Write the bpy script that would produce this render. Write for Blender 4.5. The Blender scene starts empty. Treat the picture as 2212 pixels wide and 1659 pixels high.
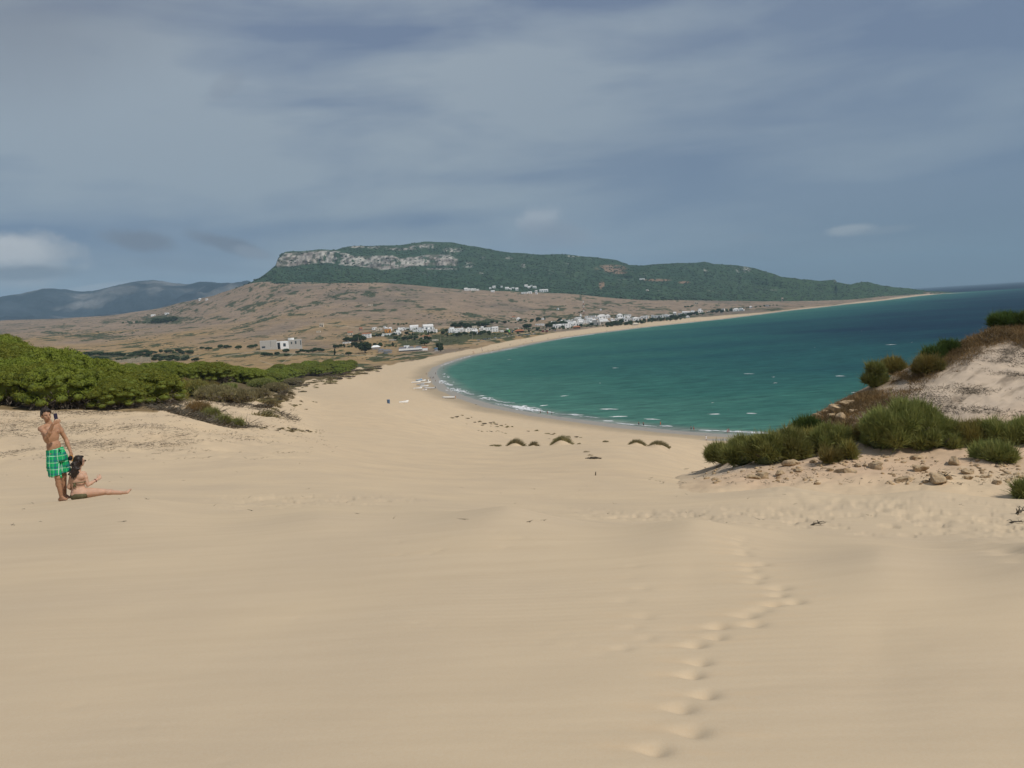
import bpy, bmesh, math, random
import numpy as np
from mathutils import Vector, Matrix
random.seed(7); RNG = np.random.default_rng(11)
SC = bpy.context.scene; COL = SC.collection
# ------------------------------------------------------------ camera (all pixel notes are on a 2212 x 1659 view of the photo)
F = 1736.0; CX, CY = 1106.0, 829.5; EYE = 45.0
PITCH = math.atan(155.0 / F); ROLL = math.atan(0.0625)
_R = np.array([1.0, 0, 0]); _F = np.array([0, math.cos(PITCH), -math.sin(PITCH)]); _U = np.array([0, math.sin(PITCH), math.cos(PITCH)])
RT = _R * math.cos(ROLL) - _U * math.sin(ROLL); UP = _R * math.sin(ROLL) + _U * math.cos(ROLL)
def ray(x, y):
    """a = X/Y and t = drop/Y of the sight line through a photo pixel"""
    x = np.asarray(x, float); y = np.asarray(y, float)
    u = (x - CX) / F; v = -(y - CY) / F
    dx = u * RT[0] + v * UP[0] + _F[0]; dy = u * RT[1] + v * UP[1] + _F[1]; dz = u * RT[2] + v * UP[2] + _F[2]
    return dx / dy, -dz / dy
def pix(X, Y, Z):
    Z = Z - EYE
    c = X * _F[0] + Y * _F[1] + Z * _F[2]
    u = (X * RT[0] + Y * RT[1] + Z * RT[2]) / c; v = (X * UP[0] + Y * UP[1] + Z * UP[2]) / c
    return CX + u * F, CY - v * F
def world(x, y, Y):
    a, t = ray(x, y); return (float(a) * Y, Y, EYE - float(t) * Y)
def onz(x, y, z=0.0):
    a, t = ray(x, y); Y = (EYE - z) / float(t); return (float(a) * Y, Y)
cam = bpy.data.cameras.new('camera'); co = bpy.data.objects.new('camera', cam); COL.objects.link(co)
cam.sensor_width = 36; cam.lens = 36 * F / 2212; cam.clip_start = 0.1; cam.clip_end = 90000
co.matrix_world = Matrix(((RT[0], UP[0], -_F[0], 0), (RT[1], UP[1], -_F[1], 0), (RT[2], UP[2], -_F[2], EYE), (0, 0, 0, 1)))
SC.camera = co
# ------------------------------------------------------------ small helpers
def tag(o, label=None, cat=None, group=None, kind=None):
    if label: o['label'] = label
    if cat: o['category'] = cat
    if group: o['group'] = group
    if kind: o['kind'] = kind
    return o
def link(o, parent=None):
    COL.objects.link(o)
    if parent: o.parent = parent
    return o
def empty(name, loc=(0, 0, 0), rz=0.0, s=1.0):
    o = bpy.data.objects.new(name, None); COL.objects.link(o); o.location = loc; o.rotation_euler = (0, 0, rz); o.scale = (s, s, s)
    o.empty_display_size = 0.2
    return o
def mobj(name, V, Fc, mat, parent=None, smooth=False, loc=None):
    me = bpy.data.meshes.new(name)
    me.from_pydata([tuple(v) for v in V], [], [tuple(f) for f in Fc])
    if mat: me.materials.append(mat)
    if smooth: me.polygons.foreach_set('use_smooth', [True] * len(me.polygons))
    me.update(); o = bpy.data.objects.new(name, me); link(o, parent)
    if loc is not None: o.location = loc
    return o
def npmesh(name, V, Q, mat, col=None, smooth=True):
    """V (n,3), Q (m,k) arrays with all faces the same size"""
    me = bpy.data.meshes.new(name); V = np.ascontiguousarray(V, np.float32); Q = np.ascontiguousarray(Q, np.int32)
    n, m, k = len(V), len(Q), Q.shape[1]
    me.vertices.add(n); me.vertices.foreach_set('co', V.ravel())
    me.loops.add(m * k); me.loops.foreach_set('vertex_index', Q.ravel())
    me.polygons.add(m); me.polygons.foreach_set('loop_start', np.arange(0, m * k, k, dtype=np.int32))
    if hasattr(me.polygons[0] if m else None, 'loop_total'):
        try: me.polygons.foreach_set('loop_total', np.full(m, k, np.int32))
        except Exception: pass
    me.update(calc_edges=True)
    if smooth: me.polygons.foreach_set('use_smooth', np.ones(m, bool))
    if col is not None:
        at = me.color_attributes.new('Col', 'FLOAT_COLOR', 'POINT')
        c = np.ones((n, 4), np.float32); c[:, :3] = col; at.data.foreach_set('color', c.ravel())
    if mat: me.materials.append(mat)
    return me
def npobj(name, V, Q, mat, col=None, smooth=True, parent=None):
    o = bpy.data.objects.new(name, npmesh(name, V, Q, mat, col, smooth)); return link(o, parent)
def subset(V, Q, keep):
    """keep the faces in mask, drop unused vertices"""
    Q = Q[keep]; used = np.unique(Q); mp = np.full(len(V), -1, np.int64); mp[used] = np.arange(len(used))
    return used, mp[Q]
def copy_tree(o, parent=None):
    c = o.copy(); COL.objects.link(c); c.parent = parent
    for ch in o.children: copy_tree(ch, c)
    return c
def _h(ix, iy, s):
    n = (ix.astype(np.int64) * 374761393 + iy.astype(np.int64) * 668265263 + s * 974634777) & 0xffffffff
    n = ((n ^ (n >> 13)) * 1274126177) & 0xffffffff; n = (n ^ (n >> 16)) & 0xffffff
    return n / float(0xffffff)
def vn(x, y, s=0):
    x = np.asarray(x, float); y = np.asarray(y, float)
    ix = np.floor(x); iy = np.floor(y); fx = x - ix; fy = y - iy
    fx = fx * fx * fx * (fx * (fx * 6 - 15) + 10); fy = fy * fy * fy * (fy * (fy * 6 - 15) + 10)
    a = _h(ix, iy, s); b = _h(ix + 1, iy, s); c = _h(ix, iy + 1, s); d = _h(ix + 1, iy + 1, s)
    return (a + (b - a) * fx) * (1 - fy) + (c + (d - c) * fx) * fy - 0.5
def fbm(x, y, s=0, o=4, g=0.5):
    r = 0; k = 1.0; n = 0
    for i in range(o):
        r = r + k * vn(x * 2 ** i + 17.3 * i, y * 2 ** i - 9.1 * i, s + i); n += k; k *= g
    return 2 * r / n
def sstep(a, b, x):
    k = np.clip((x - a) / (b - a), 0, 1); return k * k * (3 - 2 * k)
# ------------------------------------------------------------ materials
class N:
    """tiny node-graph helper"""
    def __init__(s, tree): s.t = tree; s.n = tree.nodes; s.l = tree.links
    def add(s, kind, ins=None, **kw):
        nd = s.n.new(kind)
        for k, v in kw.items(): setattr(nd, k, v)
        for k, v in (ins or {}).items():
            if hasattr(v, 'is_output') or hasattr(v, 'links'): s.l.new(v, nd.inputs[k])
            else: nd.inputs[k].default_value = v
        return nd
    def m(s, op, a, b=0.0, c=0.0, clamp=False):
        nd = s.add('ShaderNodeMath', {0: a, 1: b, 2: c}, operation=op); nd.use_clamp = clamp; return nd.outputs[0]
    def mix(s, f, a, b, blend='MIX'):
        nd = s.n.new('ShaderNodeMix'); nd.data_type = 'RGBA'; nd.blend_type = blend
        for k, v in ((0, f), (6, a), (7, b)):
            if hasattr(v, 'links'): s.l.new(v, nd.inputs[k])
            else: nd.inputs[k].default_value = v if k == 0 else (tuple(v) + (1,))[:4]
        return nd.outputs[2]
    def noise(s, vec, scale, detail=3, rough=0.5, dist=0.0):
        nd = s.add('ShaderNodeTexNoise', {'Scale': scale, 'Detail': detail, 'Roughness': rough, 'Distortion': dist})
        if vec is not None: s.l.new(vec, nd.inputs['Vector'])
        return nd.outputs['Fac']
    def mp(s, vec, scale=(1, 1, 1), rot=(0, 0, 0), loc=(0, 0, 0)):
        nd = s.add('ShaderNodeMapping', {'Scale': scale, 'Rotation': rot, 'Location': loc}); s.l.new(vec, nd.inputs['Vector']); return nd.outputs[0]
    def rng(s, v, a, b, c=0.0, d=1.0):
        nd = s.add('ShaderNodeMapRange', {0: v, 1: a, 2: b, 3: c, 4: d}); nd.clamp = True; return nd.outputs[0]
def material(name):
    m = bpy.data.materials.new(name); m.use_nodes = True; g = N(m.node_tree); b = g.n['Principled BSDF']
    b.inputs['Roughness'].default_value = 0.85; b.inputs['Specular IOR Level'].default_value = 0.2
    return m, g, b
def plain(name, c, rough=0.7, var=0.15, scale=8.0, spec=0.2, obj=False):
    """colour with procedural mottling"""
    m, g, b = material(name)
    tc = g.add('ShaderNodeTexCoord').outputs['Object']
    n = g.noise(tc, scale, 4)
    f = g.rng(n, 0.3, 0.7)
    c1 = tuple(x * (1 - var) for x in c); c2 = tuple(min(1, x * (1 + var)) for x in c)
    out = g.mix(f, c1, c2)
    if obj:   # each copy of a plant has its own tone
        oi = g.add('ShaderNodeObjectInfo').outputs['Random']
        hs = g.add('ShaderNodeHueSaturation', {'Hue': g.rng(oi, 0, 1, 0.482, 0.515), 'Saturation': 1.0, 'Value': g.rng(oi, 0, 1, 0.78, 1.2), 'Color': out})
        out = hs.outputs[0]
    g.l.new(out, b.inputs['Base Color']); b.inputs['Roughness'].default_value = rough; b.inputs['Specular IOR Level'].default_value = spec
    return m
def leafy(name, c, c2, scale=3.0, trans=0.25, obj=True):
    m, g, b = material(name)
    tc = g.add('ShaderNodeTexCoord').outputs['Object']
    n = g.noise(tc, scale, 3)
    out = g.mix(g.rng(n, 0.35, 0.65), c, c2)
    if obj:
        oi = g.add('ShaderNodeObjectInfo').outputs['Random']
        out = g.add('ShaderNodeHueSaturation', {'Hue': g.rng(oi, 0, 1, 0.485, 0.512), 'Value': g.rng(oi, 0, 1, 0.8, 1.2), 'Color': out}).outputs[0]
    g.l.new(out, b.inputs['Base Color']); b.inputs['Roughness'].default_value = 0.7; b.inputs['Specular IOR Level'].default_value = 0.15
    tr = g.add('ShaderNodeBsdfTranslucent', {'Color': out}); mx = g.add('ShaderNodeMixShader', {0: trans, 1: b.outputs[0], 2: tr.outputs[0]})
    g.l.new(mx.outputs[0], g.n['Material Output'].inputs[0])
    return m
def sand_mat():
    m, g, b = material('sand'); at = g.add('ShaderNodeAttribute', attribute_name='Col').outputs['Color']
    tc = g.add('ShaderNodeTexCoord').outputs['Object']
    n1 = g.noise(tc, 0.35, 4); n2 = g.noise(tc, 60.0, 3, 0.7); n3 = g.noise(g.mp(tc, (0.5, 4, 1), (0, 0, 0.25)), 1.3, 4)
    c = g.mix(g.rng(n1, 0.3, 0.7), (0.93, 0.93, 0.95), (1.06, 1.05, 1.03))
    c = g.mix(1.0, at, c, 'MULTIPLY')
    c = g.mix(g.rng(n2, 0.35, 0.75, 0.0, 0.22), c, (0.62, 0.55, 0.42)); c = g.mix(g.rng(n3, 0.35, 0.7, 0.0, 0.12), c, (0.34, 0.25, 0.16))
    g.l.new(c, b.inputs['Base Color'])
    # wind ripples: low ridges across the slope, 9 cm apart
    w = g.add('ShaderNodeTexWave', {'Scale': 3.3, 'Distortion': 3.5, 'Detail': 2.0, 'Detail Scale': 0.6}, bands_direction='Y'); g.l.new(g.mp(tc, (1, 1, 0.2), (0, 0, 0.12)), w.inputs['Vector'])
    rip = g.m('MULTIPLY', w.outputs['Fac'], g.rng(g.noise(tc, 0.5, 2), 0.4, 0.65))
    gr = g.noise(tc, 140.0, 2)
    h = g.m('ADD', g.m('MULTIPLY', rip, 0.0014), g.m('MULTIPLY', gr, 0.0014))
    h = g.m('ADD', h, g.m('MULTIPLY', g.noise(g.mp(tc, (1, 1.6, 1)), 2.2, 3), 0.007))
    bp = g.add('ShaderNodeBump', {'Height': h, 'Strength': 0.8, 'Distance': 1.0}); g.l.new(bp.outputs[0], b.inputs['Normal'])
    b.inputs['Roughness'].default_value = 0.95; b.inputs['Specular IOR Level'].default_value = 0.05
    return m
def land_mat(name, s1, s2, bump=1.5):
    m, g, b = material(name); at = g.add('ShaderNodeAttribute', attribute_name='Col').outputs['Color']
    tc = g.add('ShaderNodeTexCoord').outputs['Object']
    n1 = g.noise(tc, s1, 5, 0.6); n2 = g.noise(tc, s2, 4, 0.65)
    c = g.mix(g.rng(n1, 0.3, 0.7), (0.8, 0.8, 0.82), (1.18, 1.16, 1.12)); c = g.mix(1.0, at, c, 'MULTIPLY')
    c = g.mix(1.0, c, g.mix(g.rng(n2, 0.35, 0.65), (0.82, 0.82, 0.82), (1.16, 1.16, 1.16)), 'MULTIPLY')
    g.l.new(c, b.inputs['Base Color'])
    bp = g.add('ShaderNodeBump', {'Height': g.m('ADD', g.m('MULTIPLY', n1, 3.0 * bump), g.m('MULTIPLY', n2, bump)), 'Strength': 0.7, 'Distance': 1.0}); g.l.new(bp.outputs[0], b.inputs['Normal'])
    b.inputs['Roughness'].default_value = 1.0; b.inputs['Specular IOR Level'].default_value = 0.0
    return m
M_SAND = sand_mat(); M_LAND = land_mat('dry_hill', 0.02, 0.16, 1.0); M_FOREST = land_mat('ridge_cover', 0.012, 0.06, 5.0)
M_FAR = land_mat('far_ridge', 0.003, 0.015, 20.0)
# ------------------------------------------------------------ terrain knots: (x, y, Y) read off the photo; ('t', x, t, Y) where hidden
K = []
def col(x, pts):
    for p in pts:
        if len(p) == 2:
            a, t = ray(x, p[0]); K.append((float(a), float(t), p[1]))
        else:                                    # ('z', z, Y): hidden ground at a known height; column a taken at its mid line
            z, Y = p[1], p[2]; t = (EYE - z) / Y; K.append((float(ray(x, 829 if Y > 30 else 1100)[0]), t, Y))
for x in (-500, -100, 300, 700, 1106, 1500, 1900, 2300, 2800):
    cr = np.interp(x, [-500, 0, 400, 800, 1106, 1500, 1900, 2300, 2800], [15, 15, 14, 11.8, 10.2, 8.9, 7.9, 7, 6.4])
    for Y in (1.0, 1.8, 3, 4.5, 6.5, 8.5, 10.5, 12.7, 14.6):
        if Y <= cr + 0.3: K.append((float(ray(x, 1250)[0]), 1.6 / Y + 0.092, Y))
for x, off in ((-420, 26), (0, 0)):
    col(x, [(1092 + off, 19), (1055 + off, 25), (1010 + off, 35), (965 + off, 45), (905 + off, 55), (882 + off, 62), (848 + off, 80), (812 + off, 110), (824 + off, 200), ('z', 18, 400), ('z', 12, 800), (775 + off, 1200), (746 + off, 1500), (716 + off, 2400), (690 + off, 3500)])
col(350, [(1088, 18), (1050, 25), (1005, 35), (955, 45), (905, 55), (887, 60), (880, 80), (864, 120), (848, 170), (832, 200), (846, 300), ('z', 14, 450), ('z', 9, 800), (775, 1100), (736, 1500), (697, 2400), (662, 3400)])
col(550, [(1095, 17), (1048, 25), (1000, 35), (955, 50), (925, 65), (900, 85), (882, 110), (858, 150), (840, 195), (856, 300), ('z', 12, 450), (792, 800), (762, 1100), (725, 1500), (680, 2200), (612, 2900)])
col(680, [(965, 50), (938, 80), (910, 120), (885, 170), (862, 250), (845, 350), (830, 450), (812, 550), (795, 700), (779, 850), (756, 1150), (715, 1500), (668, 2100)])
col(800, [(1100, 16), (1055, 25), (1005, 40), (975, 60), (945, 85), (918, 120), (890, 170), (862, 240), (849, 350), (840, 450), (832, 540), (808, 650), (787, 800), (767, 1000), (745, 1150), (720, 1400), (695, 1700), (650, 2300), (615, 2750)])
col(1000, [('z', 3, 700), (757, 1030), (728, 1250), (712, 1500), (665, 2200), (630, 2800)])
col(1106, [(1120, 14), (1085, 22), (1035, 35), (1000, 55), (975, 80), (967, 100), (962, 130), (945, 180), (925, 240), (900, 310), ('z', 2, 380)])
col(1200, [('z', 3, 1600), (706, 1800), (697, 1950), (680, 2200), (660, 2500), (637, 2900)])
col(1400, [(1140, 13), (1085, 22), (1035, 35), (1000, 55), (975, 80), (966, 100), (957, 140), (946, 200), ('z', 3.5, 260), ('z', 0.5, 300)])
col(1500, [('z', 3, 1850), (682, 2350), (666, 2700), (650, 3000)])
col(1700, [(1160, 12), (1090, 20), (1048, 26), ('z', 36.0, 34), ('z', 34, 42), ('z', 29, 60), ('z', 20, 100), ('z', 10, 160), ('z', 3, 220)])
col(1800, [('z', 3, 2300), ('z', 7, 2700), (656, 3000), ('z', 14, 3500)])
col(2000, [(1190, 11), (1120, 17), (1058, 24.5), ('z', 36, 33), ('z', 33, 42), ('z', 28, 60), ('z', 18, 100), ('z', 8, 160), ('z', 2, 220), ('z', 3, 4000), ('z', 8, 4700)])
col(2400, [(1215, 10), (1125, 17), (1062, 23.5), ('z', 36, 32), ('z', 33, 42), ('z', 28, 60), ('z', 18, 100), ('z', 8, 160), ('z', 2, 220)])
col(2900, [(1240, 10), (1130, 17), ('z', 36, 32), ('z', 28, 60), ('z', 18, 100), ('z', 2, 220)])
K = np.array(K)
def base_t(Y): return 1.6 / Y + 0.092
_ka = K[:, 0] * 4.0; _kl = np.log(K[:, 2]); _kr = (K[:, 1] - base_t(K[:, 2]))
def _phi(r2): return 0.5 * r2 * np.log(r2 + 1e-9)
_n = len(K); _A = np.zeros((_n + 3, _n + 3)); _d2 = (_ka[:, None] - _ka) ** 2 + (_kl[:, None] - _kl) ** 2
_A[:_n, :_n] = _phi(_d2) + np.eye(_n) * 2e-3; _P = np.stack([np.ones(_n), _ka, _kl], 1); _A[:_n, _n:] = _P; _A[_n:, :_n] = _P.T
_w = np.linalg.solve(_A, np.concatenate([_kr, np.zeros(3)]))
def tps(a, Y):
    a = a.ravel() * 4.0; l = np.log(Y.ravel()); out = np.empty(len(a), np.float64)
    for i in range(0, len(a), 60000):
        s = slice(i, i + 60000)
        r2 = (a[s, None].astype(np.float32) - _ka.astype(np.float32)) ** 2 + (l[s, None].astype(np.float32) - _kl.astype(np.float32)) ** 2
        out[s] = (0.5 * r2 * np.log(r2 + 1e-9)) @ _w[:_n].astype(np.float32) + _w[_n] + _w[_n + 1] * a[s] + _w[_n + 2] * l[s]
    return out
# shoreline in the world, from the photo's waterline at sea level
SHORE_PX = [(1626, 942), (1550, 937), (1470, 931), (1378, 922), (1255, 906.6), (1163, 894), (1071, 876), (1010, 857.6), (967, 839), (950, 820), (943, 808), (944, 800), (950, 793), (975, 783), (1019, 769), (1065, 761), (1145, 744), (1224, 729.5), (1286, 720.6), (1378, 709), (1470, 699), (1561, 689.5), (1647, 678.8), (1706, 671), (1765, 665), (1824, 658), (1883, 652.3), (1943, 645), (1987, 639.3), (2031, 635), (2090, 632.2)]
SHORE = [onz(x, y) for x, y in SHORE_PX]
_s0 = SHORE[0]; _tip = SHORE[-1]
SEA = [(_s0[0] + 4000, 150), (_s0[0] + 350, 225), (_s0[0] + 120, 248)] + SHORE + [(_tip[0] + 60, _tip[1] + 250), (_tip[0] - 900, _tip[1] + 1800), (_tip[0] - 900, 60000), (90000, 60000), (90000, 150)]
SEA = np.array(SEA)
def shore_sd(X, Y):
    """signed distance to the waterline, + inland"""
    sh = X.shape; X = X.ravel(); Y = Y.ravel(); best = np.full(len(X), 1e12); ins = np.zeros(len(X), bool); n = len(SEA)
    for i in range(n):
        x0, y0 = SEA[i]; x1, y1 = SEA[(i + 1) % n]; dx, dy = x1 - x0, y1 - y0
        k = np.clip(((X - x0) * dx + (Y - y0) * dy) / (dx * dx + dy * dy), 0, 1)
        best = np.minimum(best, (X - x0 - k * dx) ** 2 + (Y - y0 - k * dy) ** 2)
        if y0 != y1:
            c = ((y0 > Y) != (y1 > Y)) & (X < (x1 - x0) * (Y - y0) / (y1 - y0) + x0); ins ^= c
    return (np.sqrt(best) * np.where(ins, -1, 1)).reshape(sh)
EDGE = np.array([(-400, 905), (0, 886), (340, 888), (362, 874), (450, 866), (540, 870), (560, 866), (600, 850), (640, 832), (700, 813), (760, 800), (850, 786), (950, 768), (1000, 757), (1100, 737), (1200, 718), (1300, 706), (1500, 686), (1650, 675), (1800, 659), (1950, 641), (2040, 631), (2200, 622)], float)
FOREST = np.array([(380, 662), (440, 644), (460, 640), (500, 633), (542, 626), (574, 615), (600, 608), (640, 613), (700, 611), (770, 608), (836, 614), (910, 620), (945, 633), (1000, 630), (1071, 632), (1181, 637), (1286, 642), (1408, 641), (1531, 645), (1600, 652), (1680, 655.5), (1742, 656), (1770, 660), (1813, 657), (1854, 651.5), (1913, 645), (1987, 637.5), (2040, 632.5), (2075, 631.5)], float)
FOR_Y = np.array([(-500, 3450), (380, 3300), (460, 2950), (640, 2800), (770, 2800), (960, 2850), (1280, 2950), (1530, 3050), (1700, 3150), (1850, 3500), (2000, 4300), (2075, 4700)], float)
# ------------------------------------------------------------ ground grid
ac = np.concatenate([np.linspace(-1.25, -0.74, 60, endpoint=False), np.linspace(-0.74, 0.74, 1180), np.linspace(0.74, 1.25, 61)[1:]])
yr = np.concatenate([np.linspace(1.0, 2.4, 14, endpoint=False), 1 / np.linspace(1 / 2.4, 1 / 26, 400, endpoint=False), np.geomspace(26, 480, 400, endpoint=False), np.geomspace(480, 5300, 340)])
GA, GY = np.meshgrid(ac, yr); GX = GA * GY
GT = base_t(GY) + tps(GA, GY).reshape(GA.shape); GZ = EYE - GT * GY
_sd = shore_sd(GX, GY)
# forest edge: let the ground sink behind it so that the ridge mesh takes over
_ea, _et = ray(FOREST[:, 0], FOREST[:, 1]); FY_at = lambda a: np.interp(a, ray(FOR_Y[:, 0], np.interp(FOR_Y[:, 0], FOREST[:, 0], FOREST[:, 1]))[0], FOR_Y[:, 1])
over = np.clip(GY - (FY_at(GA) + 30), 0, None); GZ = GZ - over * 0.16
# relief
PX, PY = pix(GX, GY, GZ)
foot = np.zeros_like(GZ); fine = GY < 16
GZ += 0.005 * fbm(GX * 0.9, GY * 0.9, 3, 2) * sstep(2, 4, GY) + 0.10 * fbm(GX * 0.12, GY * 0.12, 5, 3) * sstep(18, 30, GY) * (1 - sstep(150, 260, GY))
GZ += 0.9 * fbm(GX * 0.02, GY * 0.022, 8, 3) * sstep(60, 150, GY) * (1 - sstep(300, 420, GY))
GZ += 6.0 * fbm(GX * 0.004, GY * 0.004, 9, 4) * sstep(1100, 2000, GY) * sstep(100, 500, _sd)
# trampled, pocked sand in the hollow beyond the first crest
tr = sstep(12, 16, GY) * (1 - sstep(48, 75, GY)) * sstep(380, 620, PX) * (1 - sstep(1020, 1040, 2100 - PY)) * sstep(-0.15, 0.35, fbm(GX * 0.12, GY * 0.09, 21, 3) + 0.1)
GZ -= tr * 0.085 * sstep(0.0, 0.5, fbm(GX * 2.6, GY * 2.0, 31, 3)); GZ += sstep(24, 30, GY) * (1 - sstep(90, 120, GY)) * 0.10 * np.abs(fbm(GX * 0.10 + GY * 0.02, GY * 0.16 - GX * 0.03, 33, 2)) * sstep(500, 700, PX)
# hummocky, plant-held sand bank on the left
bank = sstep(33, 42, GY) * (1 - sstep(66, 75, GY)) * (1 - sstep(560, 760, PX))
GZ += bank * (0.32 * fbm(GX * 0.22, GY * 0.3, 41, 4) + 0.10 * fbm(GX * 1.1, GY * 1.5, 42, 3))
hum = sstep(62, 80, GY) * (1 - sstep(240, 330, GY)) * sstep(330, 380, PX) * (1 - sstep(640, 700, PX))
GZ += hum * 1.1 * np.abs(fbm(GX * 0.09, GY * 0.12, 43, 3)) + hum * 0.25 * fbm(GX * 0.5, GY * 0.6, 44, 2)
# soft long dune waves on the open sand
GZ += 0.35 * np.sin((GX * 0.35 + GY) * 0.11 + 2.0 * fbm(GX * 0.01, GY * 0.01, 51, 2)) * sstep(30, 60, GY) * (1 - sstep(180, 260, GY)) * (1 - bank) * sstep(600, 760, PX)
# the crest swells a little where the couple stand
GZ += 0.15 * np.exp(-((GX + 8.2) / 3.2) ** 2 - ((GY - 15.0) / 2.2) ** 2)
# sand mounds under the marram clumps
CLUMPS = [(1113, 968, 41, 17, 100), (1152, 970, 27, 13, 100), (1213, 975, 46, 16, 96), (1251, 980, 11, 4, 95), (1374, 964, 40, 11, 104), (1420, 966, 50, 13, 102)]
for (x, y, w, h, Y) in CLUMPS:
    a = float(ray(x, y)[0]); sx = w * Y / F * 0.42
    GZ += 0.75 * (w / 42.0) * np.exp(-((GX - a * Y) / sx) ** 2 - ((GY - Y) / (sx * 1.5)) ** 2)
# footprints pressed into the near slope
PRINTS = [(1415, 1618, 1), (1495, 1578, 1), (1472, 1528, 1), (1525, 1500, .9), (1495, 1457, 1), (1512, 1430, .9), (1502, 1392, .9), (1548, 1376, .8), (1552, 1352, .9), (1630, 1350, .8), (1614, 1329, .9), (1645, 1318, .6), (1672, 1306, .8), (1718, 1302, .9), (1683, 1286, .8), (1685, 1270, .8), (1628, 1256, .6), (1640, 1244, .8), (1622, 1228, .7), (1646, 1212, .8), (1618, 1216, .7), (1608, 1190, .8), (1605, 1182, .7), (1595, 1165, .7), (1614, 1170, .7), (1600, 1152, .6), (1607, 1142, .6),
          (1345, 1402, .4), (1398, 1380, .35), (1365, 1358, .3), (1392, 1333, .45), (1350, 1300, .3), (1388, 1273, .35), (1360, 1250, .2), (1372, 1225, .2), (900, 1350, .12), (935, 1354, .12), (1160, 1390, .12), (1205, 1372, .1), (865, 1200, .3), (930, 1198, .3), (950, 1190, .3), (1090, 1182, .3), (1125, 1160, .3), (1070, 1150, .25), (860, 1170, .25), (760, 1185, .2), (300, 1568, .1), (160, 1527, .1), (75, 1447, .1), (480, 1648, .1), (640, 1335, .1), (250, 1205, .2), (420, 1200, .2), (150, 1222, .25), (1300, 1415, .15), (1240, 1395, .12), (1830, 1450, .12), (2120, 1500, .1), (1980, 1400, .1)]
FPT = np.zeros_like(GZ)
_near = GY[:, 0] < 17; xs = GX[_near]; ys = GY[_near]; dz = np.zeros_like(xs); tint = np.zeros_like(xs)
for i, (x, y, k) in enumerate(PRINTS):
    a, t = ray(x, y); Y = 1.6 / (float(t) - 0.092); X = float(a) * Y; s = (0.85 + 0.3 * random.random())
    an = -0.12 + random.uniform(-0.25, 0.2); c, sn = math.cos(an), math.sin(an)
    u = ((xs - X) * c + (ys - Y) * sn) / s; v = (-(xs - X) * sn + (ys - Y) * c) / s
    vw = 0.040 + 0.022 / (1 + np.exp(-(u + 0.02) / 0.025)); pit = np.exp(-np.abs(u / np.where(u < 0, 0.080, 0.066)) ** 2 - (np.abs(v) / vw) ** 2); pit2 = np.exp(-((u + 0.05) / 0.075) ** 2 - (v / 0.07) ** 2)
    tail = np.exp(-((u + 0.17) / 0.11) ** 2 - (v / 0.06) ** 2); lip = np.exp(-((u - 0.13) / 0.05) ** 2 - (v / 0.09) ** 2)
    dz += k * (-0.032 * pit - 0.004 * tail); tint = np.maximum(tint, k * (tail + 0.7 * np.exp(-((u - 0.22) / 0.12) ** 2 - (v / 0.035) ** 2)))
# further footprints crossing the slope to the right of the hollow
GZ[_near] += dz; FPT[_near] = tint
far_pr = []
for i in range(90):
    k = i / 90; x = 1640 + 560 * k + random.uniform(-14, 14); y = 1052 + 85 * k ** 0.8 + random.uniform(-10, 10); far_pr.append((x, y))
for i in range(60):
    k = i / 60; x = 1720 + 500 * k; y = 1040 + 160 * k ** 1.2 + random.uniform(-12, 12); far_pr.append((x, y))
class Surf:
    def __init__(s, a, Y, Z): s.a, s.Y, s.Z = a, Y, Z; s.T = (EYE - Z) / Y
    def hit(s, x, y, ymin=0):
        a, t = ray(x, y); a = float(a); t = float(t); j = int(np.clip(np.searchsorted(s.a, a) - 1, 0, len(s.a) - 2)); f = (a - s.a[j]) / (s.a[j + 1] - s.a[j])
        T = s.T[:, j] * (1 - f) + s.T[:, j + 1] * f; Y = s.Y[:, j] * (1 - f) + s.Y[:, j + 1] * f
        ok = np.nonzero((T <= t) & (Y > ymin))[0]
        if not len(ok): return None
        i = ok[0]
        if i > 0 and T[i - 1] > t: k = (T[i - 1] - t) / (T[i - 1] - T[i]); Yh = Y[i - 1] * (1 - k) + Y[i] * k
        else: Yh = Y[i]
        return (a * Yh, Yh, EYE - t * Yh)
    def z(s, X, Y):
        a = X / Y; j = int(np.clip(np.searchsorted(s.a, a) - 1, 0, len(s.a) - 2)); f = (a - s.a[j]) / (s.a[j + 1] - s.a[j])
        if a < s.a[0] or a > s.a[-1]: return -99.0
        Yc = s.Y[:, j] * (1 - f) + s.Y[:, j + 1] * f; Zc = s.Z[:, j] * (1 - f) + s.Z[:, j + 1] * f
        if Y < Yc[0] or Y > Yc[-1]: return -99.0
        return float(np.interp(Y, Yc, Zc))
for (x, y) in far_pr:
    a, t = ray(x, y); ok = np.nonzero((EYE - GZ[:, np.searchsorted(ac, float(a))]) / yr <= float(t))[0]
    Y = yr[ok[ok > 60][0]]; X = float(a) * Y; r0, r1 = np.searchsorted(yr, (Y - 0.5, Y + 0.5)); c0, c1 = np.searchsorted(ac, ((X - 0.5) / Y, (X + 0.5) / Y))
    GZ[r0:r1, c0:c1] -= 0.03 * np.exp(-((GX[r0:r1, c0:c1] - X) / 0.12) ** 2 - ((GY[r0:r1, c0:c1] - Y) / 0.16) ** 2)
# beach profile at the waterline
bz = np.where(_sd > 0, 0.035 * _sd, 0.05 * _sd); bw = 1 - sstep(8, 55, _sd); bw = np.where(GY > 700, 1 - sstep(8, 70, _sd), bw)
GZ = GZ * (1 - bw) + np.clip(bz, -5, 6) * bw
GROUND = Surf(ac, GY, GZ)
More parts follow.
